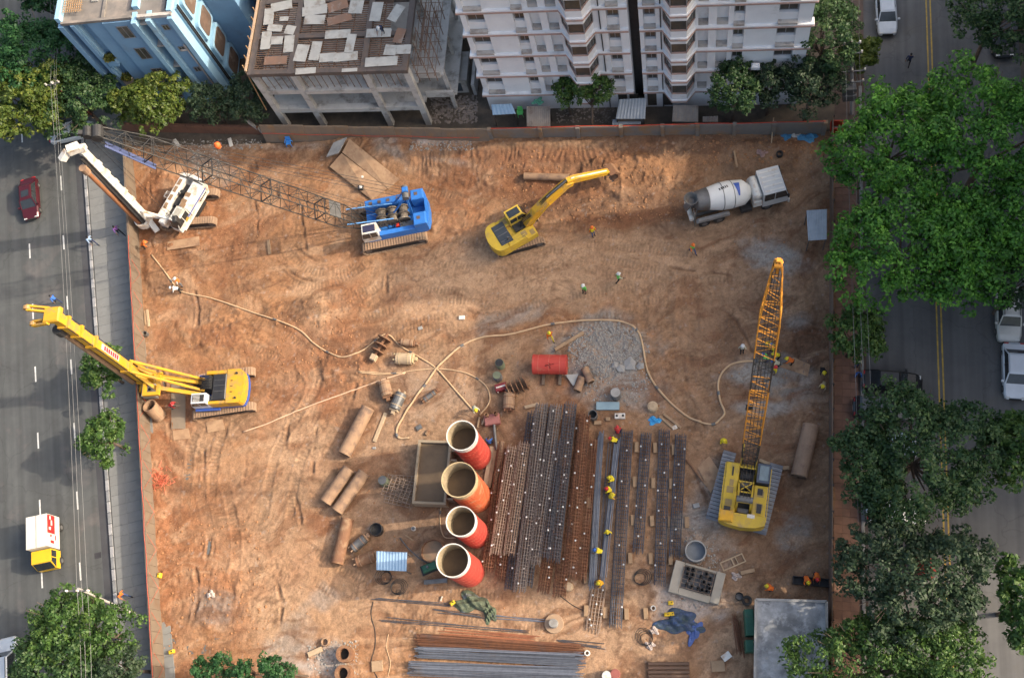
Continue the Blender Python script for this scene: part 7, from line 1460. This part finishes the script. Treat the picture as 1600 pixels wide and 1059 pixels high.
# ---------------------------------------------------------------- cars
def paintm(n, c): return M('paint_'+n, c, tuple(v*.9 for v in c), 1, .28, .15, spec=.5)
lampw = M('lamp_clear', (.6, .6, .58), None, 2, .2); lampr = M('lamp_red', (.4, .02, .02), None, 2, .3)
def car(label, px, py, hd, paint, kind='sedan', L_=4.5, W_=1.75, H_=1.45, cat='car', name='parked_car', z=-.1):
    p = at(px, py, z); t = thing(name, label, cat, p, hd); L2 = L_/2; hw = W_/2
    zb, zs = .30, .82 if kind == 'sedan' else .98
    rs = (-L2+.55, -L2+1.15, .45, 1.15) if kind == 'sedan' else (-L2+.12, -L2+.45, .55, 1.15)       # roof outline: rear foot, roof rear, roof front, screen foot
    secs = [(-L2, .80, zb+.12, zs-.1), (-L2+.18, .95, zb, zs), (-L2*.45, 1, zb, zs+.02), (L2*.4, 1, zb, zs), (L2-.5, .95, zb, zs-.10), (L2-.12, .84, zb, zs-.22), (L2, .68, zb+.1, zs-.34)]
    m = MB(); n = len(secs); v = []
    for (x, w_, z0, z1) in secs: h = hw*w_; v += [(x, -h, z0), (x, -h, z1-.1), (x, -h*.86, z1), (x, h*.86, z1), (x, h, z1-.1), (x, h, z0)]
    f = [(k*6+i, k*6+(i+1) % 6, (k+1)*6+(i+1) % 6, (k+1)*6+i) for k in range(n-1) for i in range(6)]+[(5, 4, 3, 2, 1, 0), tuple((n-1)*6+i for i in range(6))]
    m.add(v, f); bd = m.build('body', paint, t, smooth=False)
    a, b, c, d = rs; wt = hw*.70; wb = hw*.90; zt = H_
    g = MB(); g.hexa([(a, -wb, zs-.05), (d, -wb, zs-.05), (d, wb, zs-.05), (a, wb, zs-.05), (b, -wt, zt-.07), (c, -wt, zt-.07), (c, wt, zt-.07), (b, wt, zt-.07)]); g.build('glasshouse', cabglass, t)
    r = MB(); e = .10; r.add([(b-.06, -wt-.03, zt-.075), (c+.06, -wt-.03, zt-.075), (c+.06, wt+.03, zt-.075), (b-.06, wt+.03, zt-.075), (b+e, -wt+.08, zt), (c-e, -wt+.08, zt), (c-e, wt-.08, zt), (b+e, wt-.08, zt)], [(3, 2, 1, 0), (4, 5, 6, 7), (0, 1, 5, 4), (1, 2, 6, 5), (2, 3, 7, 6), (3, 0, 4, 7)]); r.build('roof', paint, t)
    for s in (-1, 1):
        for (x0, x1) in ((d, c), (a, b)): MB().beam((x0, s*wb*.985, zs-.02), (x1, s*(wt+.015), zt-.07), .09, .07).build('pillar', paint, t)
        MB().beam(((a+d)/2-.1, s*wb*.99, zs), ((b+c)/2-.05, s*(wt+.015), zt-.07), .08, .05).build('pillar', blk, t)
        MB().cbox(d-.28, d-.1, s*(hw+.1)-.1, s*(hw+.1)+.1, zs+.0, zs+.16, .04).build('mirror', paint, t)
        for x in (-L2*.62, L2*.62): wheelat(t, x, s*(hw-.11), .31, .2, s)
        MB().cbox(L2-.38, L2-.09, s*hw*.62-.17, s*hw*.62+.17, zs-.34, zs-.20, .03).build('headlight', lampw, t); MB().cbox(-L2+.02, -L2+.16, s*hw*.66-.16, s*hw*.66+.16, zs-.26, zs-.02, .03).build('tail_light', lampr, t)
    MB().box(L2-.04, L2+.03, -.45, .45, zb+.1, zb+.28).build('grille', blk, t); MB().box(-L2-.015, -L2+.02, -.24, .24, zb+.2, zb+.32).build('number_plate', lampw, t)
    if kind == 'suv':
        for s in (-1, 1): MB().beam((b, s*(wt-.08), zt+.05), (c, s*(wt-.08), zt+.05), .05).build('roof_rail', gmet, t)
    if 'sunroof' in label: MB().box(-.5, .2, -.38, .38, zt+.001, zt+.012).build('sunroof', cabglass, t)
    return t
S = R(-90)
car('dark red car with a sunroof driving on the wide road', 52, 315, R(-77), paintm('dark_red', (.065, .010, .016)), name='car')
car('white van cut by the left edge at the bottom of the wide road', 20, 1040, R(101), paintm('pale_van', (.55, .58, .60)), 'suv', 4.6, 1.8, 1.9, 'van', 'van')
car('white car half hidden under the roadside tree at the street corner', 117, 211, R(8), paintm('white', (.6, .62, .62)), z=-.05)
car('silver blue car at the top of the right street', 1383, 26, R(-93), paintm('silver', (.46, .50, .55)), L_=4.6)
car('black car in the shade under the top right tree', 1562, 62, R(-92), paintm('black', (.018, .019, .022)), 'suv', 4.5, 1.8, 1.7)
car('white pickup like wagon parked behind the silver sedan on the right', 1572, 495, R(-97), paintm('pearl', (.52, .52, .48)), 'suv', 4.7, 1.85, 1.75)
car('pale silver sedan parked nose down at the right edge', 1582, 583, R(-97), paintm('pale_silver', (.56, .60, .64)), L_=4.6)
car('black sedan parked across the kerb by the footpath', 1392, 600, R(-8), paintm('black', (.018, .019, .022)), L_=4.5)
car('dark grey van parked right below the black sedan, half under the tree', 1376, 642, R(-6), paintm('charcoal', (.05, .06, .065)), 'suv', 4.4, 1.75, 1.8, 'van', 'parked_van')
car('blue grey car almost hidden beneath the dark leafy tree', 1385, 700, R(-6), paintm('blue_grey', (.30, .38, .46)), 'suv', 4.3, 1.75, 1.6)
car('white car under the lower edge of the dark leafy tree', 1398, 803, R(-5), paintm('white', (.6, .62, .62)), 'sedan', 4.4)
car('white car glimpsed through the lowest street trees', 1440, 990, R(-5), paintm('white', (.6, .62, .62)))
rk = thing('auto_rickshaw', 'red roofed rickshaw half hidden under the grey green tree', 'rickshaw', at(1440, 878), R(-80)); redc = M('red_canvas', (.35, .03, .03), (.28, .025, .025), 2, .5)
MB().cbox(-1.2, .9, -.62, .62, .35, .95, .08).build('body', redc, rk); MB().rev((-1.0, 0, 1.0), (.5, 0, 1.0), [(0, .5), (.1, .66), (.9, .62), (1, .45)], 14).build('canopy', redc, rk); MB().prismy([(.9, .35), (1.4, .4), (1.3, .9), (.8, 1.3)], -.35, .35).build('nose', redc, rk)
for (x, y) in ((-.8, -.6), (-.8, .6), (1.1, 0)): wheelat(rk, x, y, .24, .14, 1 if y >= 0 else -1)
# delivery truck
tk = thing('delivery_truck', 'small yellow delivery truck with a white and red box on the wide road', 'truck', at(85, 853, -.1), R(-80))
boxm = M('box_white', (.60, .57, .50), (.54, .51, .45), 1, .6, dirt=(.45, .38, .28), damt=.3); ty = M('truck_yellow', (.66, .40, .02), (.6, .36, .02), 1.5, .45)
bx = MB().box(-2.2, .55, -.92, .92, .75, 2.7).build('cargo_box', boxm, tk); MB().box(-2.2, .55, -.02, .02, 2.701, 2.73).build('roof_seam', conc, bx)
redad = M('advert_red', (.50, .03, .03), None, 2, .5)
MB().box(-2.15, -.6, .921, .94, 1.5, 2.6).build('advert_panel', redad, bx); MB().box(-.55, .45, .921, .935, .9, 2.6).build('advert_panel', boxm, bx)
for k, (x, z, w_, h_) in enumerate(((-1.9, 2.2, .3, .16), (-1.5, 2.0, .45, .2), (-1.0, 2.25, .25, .3), (-.3, 1.4, .4, .12), (0.1, 1.9, .25, .5), (-.4, 2.1, .2, .2))): MB().box(x-w_/2, x+w_/2, .941, .955, z-h_/2, z+h_/2).build('advert_shape', wht if k < 3 else redad, bx)
MB().box(-2.2, 1.8, -.5, .5, .45, .74).build('chassis', steel_d, tk)
cab(tk, .65, 2.15, -.86, .86, .55, 2.05, ty, None, .45)
for (x, y) in ((-1.4, 1), (-1.4, -1), (1.45, 1), (1.45, -1)): wheelat(tk, x, y*.78, .36, .24, y)
# ---------------------------------------------------------------- people
SKIN = M('skin', (.20, .115, .075), None, 2, .6)
def bonechain(verts, edges, radii, sub=1):
    me = bpy.data.meshes.new('p'); me.from_pydata(verts, edges, []); o = bpy.data.objects.new('p', me); COL.objects.link(o)
    md = o.modifiers.new('s', 'SKIN'); md.use_smooth_shade = True
    for i, r_ in enumerate(radii): sv = me.skin_vertices[0].data[i]; sv.radius = (r_[0], r_[1]) if isinstance(r_, tuple) else (r_, r_); sv.use_root = i == 0
    s = o.modifiers.new('u', 'SUBSURF'); s.levels = sub; s.render_levels = sub
    dg = bpy.context.evaluated_depsgraph_get(); r = bpy.data.meshes.new_from_object(o.evaluated_get(dg)); bpy.data.objects.remove(o); return r
def V3(*a): return Vector(a)
def pose(kind):
    # joints; x forward, y left, z up
    J = {}
    if kind == 'stand': hip, lean, kn, arm = .92, .03, (0, .05), (.12, -.06)
    if kind == 'walk': hip, lean, kn, arm = .90, .08, (.32, -.30), (-.25, .30)
    if kind == 'bend': hip, lean, kn, arm = .82, .72, (.10, -.05), (.15, .1)
    if kind == 'squat': hip, lean, kn, arm = .38, .35, (0, 0), (.2, .2)
    J['hip'] = V3(0, 0, hip); tl = .50; sp = V3(math.sin(lean*1.25), 0, math.cos(lean*1.25))
    J['waist'] = J['hip']+sp*.18; J['chest'] = J['hip']+sp*.36; J['neck'] = J['hip']+sp*tl; hdir = (sp+V3(.1, 0, .55)).normalized() if lean > .3 else sp
    J['head0'] = J['neck']+hdir*.12; J['head1'] = J['neck']+hdir*.27
    for s, nm in ((1, 'l'), (-1, 'r')):
        k = kn[0] if s > 0 else kn[1]; a = arm[0] if s > 0 else arm[1]
        J['hp'+nm] = J['hip']+V3(0, s*.09, -.05)
        if kind == 'squat': J['kn'+nm] = V3(.36, s*.20, .46); J['an'+nm] = V3(.08, s*.17, .08); 
        else:
            J['an'+nm] = V3(k*1.15-(.04 if kind == 'bend' else 0), s*.11, .08 if k >= 0 else .14); J['kn'+nm] = (J['hp'+nm]+J['an'+nm])/2+V3(.06+(.08 if k < 0 else 0), 0, 0)
        J['to'+nm] = J['an'+nm]+V3(.17, s*.02, -.05)
        J['sh'+nm] = J['chest']+sp*.10+V3(0, s*.19, 0)
        if kind in ('bend', 'squat'): J['el'+nm] = J['sh'+nm]+V3(.12, s*.06, -.26); J['wr'+nm] = J['el'+nm]+V3(.2, -s*.04, -.16 if kind == 'bend' else -.06)
        else: J['el'+nm] = J['sh'+nm]+V3(a*.5, s*.08, -.27); J['wr'+nm] = J['el'+nm]+V3(a*.6+.08, s*.01, -.22)
        J['ha'+nm] = J['wr'+nm]+(J['wr'+nm]-J['el'+nm]).normalized()*.09
    return J, sp, hdir
PB = {}
def body_mesh(kind):
    if kind in PB: return PB[kind]
    J, sp, hd = pose(kind); names = ['hip', 'waist', 'chest', 'neck', 'head0', 'head1']+[a+n for n in 'lr' for a in ('hp', 'kn', 'an', 'to', 'sh', 'el', 'wr', 'ha')]
    ix = {n: i for i, n in enumerate(names)}
    E_ = [('hip', 'waist'), ('waist', 'chest'), ('chest', 'neck'), ('neck', 'head0'), ('head0', 'head1')]
    for n in 'lr': E_ += [('hip', 'hp'+n), ('hp'+n, 'kn'+n), ('kn'+n, 'an'+n), ('an'+n, 'to'+n), ('chest', 'sh'+n), ('sh'+n, 'el'+n), ('el'+n, 'wr'+n), ('wr'+n, 'ha'+n)]
    Rd = dict(hip=(.13, .15), waist=(.12, .14), chest=(.13, .17), neck=.06, head0=.085, head1=.085, hp=.095, kn=.065, an=.045, to=.045, sh=.07, el=.048, wr=.034, ha=.034)
    me = bonechain([J[n] for n in names], [(ix[a], ix[b]) for a, b in E_], [Rd.get(n, Rd.get(n[:2])) for n in names])
    segs = [(J[a], J[b], a, b) for a, b in E_]; reg = []; tors = []
    for p in me.polygons:
        c = p.center; best = None
        for a, b, na, nb in segs:
            d = b-a; t = max(0, min(1, (c-a).dot(d)/d.length_squared)); q = (c-a-d*t).length
            if best is None or q < best[0]: best = (q, na, nb, t)
        na, nb = best[1], best[2]
        if na in ('neck', 'head0'): r_ = 2
        elif na[:2] in ('wr',) : r_ = 2
        elif na[:2] == 'el' and best[3] > .35: r_ = 2
        elif na[:2] == 'an': r_ = 3
        elif na[:2] in ('hp', 'kn') or nb[:2] == 'hp': r_ = 1
        elif na == 'hip' and best[3] < .35: r_ = 1
        else: r_ = 0
        reg.append(r_); tors.append(na in ('waist', 'chest', 'hip') and r_ == 0)
    vs = [tuple(v.co) for v in me.vertices]; fs = [tuple(p.vertices) for p in me.polygons]; m = MB()
    m.v = vs; m.f = fs; m.m = reg
    # fingers, nose, eyes, ears on the same mesh
    for n, s in (('l', 1), ('r', -1)):
        w_ = J['wr'+n]; d = (J['ha'+n]-w_).normalized(); side_ = V3(0, 1, 0)-d*d.y; side_.normalize(); dn = d.cross(side_); m.cur = 2
        for i, ln in enumerate((.065, .08, .075, .055)):
            b = J['ha'+n]+side_*(.024-.016*i)+d*.01; k_ = b+d*ln*.55; m.cyl(b, k_, .0085, .0085, n=4); m.cyl(k_, k_+(d*.8+dn*.5*s).normalized()*ln*.5, .008, .006, n=4)
        tb_ = w_+d*.035+side_*.03; m.cyl(tb_, tb_+(d*.6+side_*.8).normalized()*.05, .010, .008, n=4)
    hc = J['head0'].lerp(J['head1'], .5); fw = (V3(1, 0, 0)-hd*hd.x).normalized(); sd_ = V3(0, 1, 0); m.cur = 2
    m.cyl(hc+fw*.075, hc+fw*.105-hd*.02, .012, .016, n=5)
    for s in (-1, 1): m.cyl(hc+sd_*s*.08, hc+sd_*s*.10, .028, .02, n=6)
    m.cur = 3
    for s in (-1, 1): m.cyl(hc+fw*.08+sd_*s*.033+hd*.03, hc+fw*.092+sd_*s*.033+hd*.03, .012, .008, n=6)
    m.cyl(hc+fw*.085+sd_*.025-hd*.05, hc+fw*.085-sd_*.025-hd*.05, .007, n=4)
    ve = MB(); o_ = {}
    nr = [v.normal for v in me.vertices]
    for p, tt in zip(me.polygons, tors):
        if tt:
            ids = []
            for i in p.vertices:
                if i not in o_: o_[i] = len(ve.v); ve.v.append(tuple(me.vertices[i].co+nr[i]*.025))
                ids.append(o_[i])
            ve.f.append(tuple(ids)); ve.m.append(0)
    hm = MB(); top = J['head1']; c0_ = hc+hd*.035; hm.rev(c0_, c0_+hd*.135, [(0, .165), (.1, .16), (.12, .125), (.45, .118), (.75, .085), (.95, .04), (1, .01)], 14); hm.cyl(c0_+fw*.10, c0_+fw*.2+hd*.005, .08, .05, n=6)
    hr = MB(); hr.rev(c0_-hd*.03, c0_+hd*.085, [(0, .085), (.3, .10), (.7, .085), (1, .02)], 12)
    PB[kind] = (m, ve, hm, hr); return PB[kind]
def cl(n, c): return M('cloth_'+n, c, tuple(v*.8 for v in c), 6, .85)
CLR = dict(white=(.66, .66, .64), green=(.16, .58, .12), yellow=(.68, .55, .03), orange=(.75, .17, .03), red=(.5, .04, .04), blue=(.05, .16, .50), navy=(.03, .04, .09), black=(.02, .02, .022), grey=(.16, .16, .17), beige=(.42, .33, .2), purple=(.18, .08, .28), sky=(.30, .42, .60), pale=(.5, .5, .38), dkblue=(.06, .09, .2), amber=(.72, .38, .03))
PM = {}
def person(label, px, py, hd, kind, shirt, trou, vest=None, helmet=None, hair=False, group=None, z=None, sc=1.):
    m, ve, hm, hr = body_mesh(kind); key = (kind, shirt, trou)
    if key not in PM: PM[key] = m.mesh('person', [cl(shirt, CLR[shirt]), cl(trou, CLR[trou]), SKIN, cl('black', CLR['black'])], True)
    p = P(px, py); 
    if z is not None: p = at(px, py, z)
    o = link('person', PM[key], None, p, hd, label, 'person', group); o.scale = (sc,)*3
    if vest:
        k = (kind, 'v', vest); PM[k] = PM.get(k) or ve.mesh('vest', cl(vest, CLR[vest])); link('vest', PM[k], o)
    if helmet:
        k = (kind, 'h', helmet); PM[k] = PM.get(k) or hm.mesh('helmet', M('helmet_'+helmet, CLR[helmet], None, 3, .3)); link('helmet', PM[k], o)
    else:
        k = (kind, 'r'); PM[k] = PM.get(k) or hr.mesh('hair', cl('black', CLR['black'])); link('hair', PM[k], o)
    return o
A = math.radians
for a in (
    ('worker in white helmet and bright green vest standing alone on open clay', 914, 457, A(-120), 'stand', 'green', 'black', 'green', 'white'), ('worker in white helmet and pale green top striding near the first one', 967, 440, A(20), 'walk', 'pale', 'black', 'green', 'white'),
    ('worker in orange helmet and yellow vest right of the excavator', 927, 368, A(-60), 'stand', 'orange', 'dkblue', 'yellow', 'orange'), ('worker in green vest and orange helmet below the mixer truck', 1082, 394, A(-60), 'walk', 'orange', 'dkblue', 'green', 'orange'),
    ('worker with yellow helmet and orange vest above the red tank', 861, 529, A(-70), 'walk', 'orange', 'yellow', 'orange', 'yellow'), ('man in white shirt holding the sand coloured hose', 285, 456, A(190), 'bend', 'white', 'black', None, 'white'), ('worker in orange vest and white helmet behind the man in white', 286, 446, A(200), 'stand', 'white', 'grey', 'orange', 'white'),
    ('worker in yellow helmet bending where the hoses end', 743, 639, A(-60), 'bend', 'pale', 'navy', None, 'yellow'), ('worker in yellow vest and red helmet bent over the blue rebar bundle', 965, 692, A(170), 'bend', 'black', 'black', 'yellow', 'red'), ('worker in red helmet sitting at the top end of the blue bundle', 966, 678, A(90), 'squat', 'red', 'navy', None, 'red'),
    ('uppermost of the yellow clad workers squatting on the blue bundle', 959, 751, A(170), 'squat', 'yellow', 'grey', 'yellow', 'yellow'), ('worker with a red helmet between two yellow helmets on the bundle', 955, 768, A(170), 'squat', 'yellow', 'black', 'yellow', 'red'), ('worker in yellow helmet and amber shirt lowest of the tying trio', 953, 778, A(10), 'squat', 'amber', 'grey', 'yellow', 'yellow'),
    ('worker in yellow helmet and navy trousers walking beside the bundle', 951, 835, A(-80), 'stand', 'yellow', 'navy', None, 'yellow'), ('worker in blue helmet and yellow vest bending by the lower bundle', 942, 864, A(170), 'bend', 'pale', 'grey', 'yellow', 'blue'), ('worker in yellow helmet at the lower end of the bundle', 942, 911, A(200), 'squat', 'amber', 'dkblue', 'amber', 'yellow'),
    ('worker all in yellow squatting alone left of the yellow crane', 1130, 688, A(-90), 'squat', 'yellow', 'yellow', 'yellow', 'yellow'), ('worker in white helmet left of the crane boom', 1159, 550, A(-90), 'stand', 'pale', 'black', None, 'white'),
    ('worker in blue helmet uppermost under the crane boom', 1195, 541, A(-40), 'bend', 'yellow', 'grey', None, 'blue'), ('worker in yellow helmet just below the uppermost one under the boom', 1206, 551, A(200), 'stand', 'yellow', 'black', None, 'yellow'), ('worker in green vest and blue helmet holding the hose end', 1200, 566, A(150), 'bend', 'green', 'dkblue', 'green', 'blue'),
    ('worker in yellow shirt and helmet right of the boom', 1217, 560, A(180), 'bend', 'yellow', 'black', None, 'yellow'), ('worker in blue helmet right of the green vested one', 1217, 573, A(170), 'bend', 'pale', 'black', None, 'blue'), ('worker in orange vest stooping right of the boom group', 1238, 569, A(170), 'bend', 'orange', 'black', 'orange', 'yellow'), ('worker in red helmet and yellow vest lowest under the boom', 1210, 583, A(-160), 'stand', 'yellow', 'grey', 'yellow', 'red'),
    ('worker in yellow helmet and black clothes near the right wall', 1284, 580, A(-90), 'bend', 'black', 'black', None, 'yellow'), ('worker in beige clothes near the right wall below the black clad one', 1287, 602, A(-120), 'bend', 'beige', 'beige', None, 'yellow'),
    ('left worker in orange vest bending over the black trough', 1257, 902, A(-80), 'bend', 'orange', 'navy', 'orange', 'yellow'), ('right worker in orange vest bending over the black trough', 1274, 897, A(-95), 'bend', 'orange', 'navy', 'orange', 'red'), ('worker in orange vest and yellow helmet near the stained roof', 1207, 922, A(160), 'bend', 'orange', 'grey', 'orange', 'yellow'),
    ('pedestrian in light blue shirt walking by the kerb of the wide road', 149, 381, A(-40), 'walk', 'sky', 'navy'), ('pedestrian in purple walking on the pavement near the white rig', 190, 365, A(-45), 'walk', 'purple', 'black'), ('pedestrian in blue shirt crossing the wide road under the mast head', 94, 473, A(150), 'walk', 'blue', 'navy'), ('pedestrian in orange shirt on the pavement near the leaning pole', 199, 930, A(-30), 'walk', 'orange', 'dkblue'),
    ('pedestrian in dark clothes walking on the top right street', 1418, 103, A(70), 'walk', 'navy', 'black'), ('worker in orange at the foot of the white rig casing', 228, 388, A(0), 'bend', 'orange', 'black', 'orange', 'orange'), ('person in pale shirt leaning at the kerb beside the black sedan', 1337, 572, A(-90), 'stand', 'pale', 'dkblue'), ('second person in blue sitting behind the one at the kerb', 1339, 585, A(-90), 'squat', 'blue', 'navy'),
    ('worker in red beside the cab of the yellow drilling rig', 271, 637, A(0), 'bend', 'red', 'grey', None, 'red'), ('person in blue sitting near the first silo', 766, 694, A(90), 'squat', 'blue', 'navy')):
    person(*a, sc=1.02)
person('worker in dark clothes on the plywood deck of the unfinished frame', 599, 50, A(-100), 'bend', 'navy', 'black', None, 'white', z=DZ+.12)
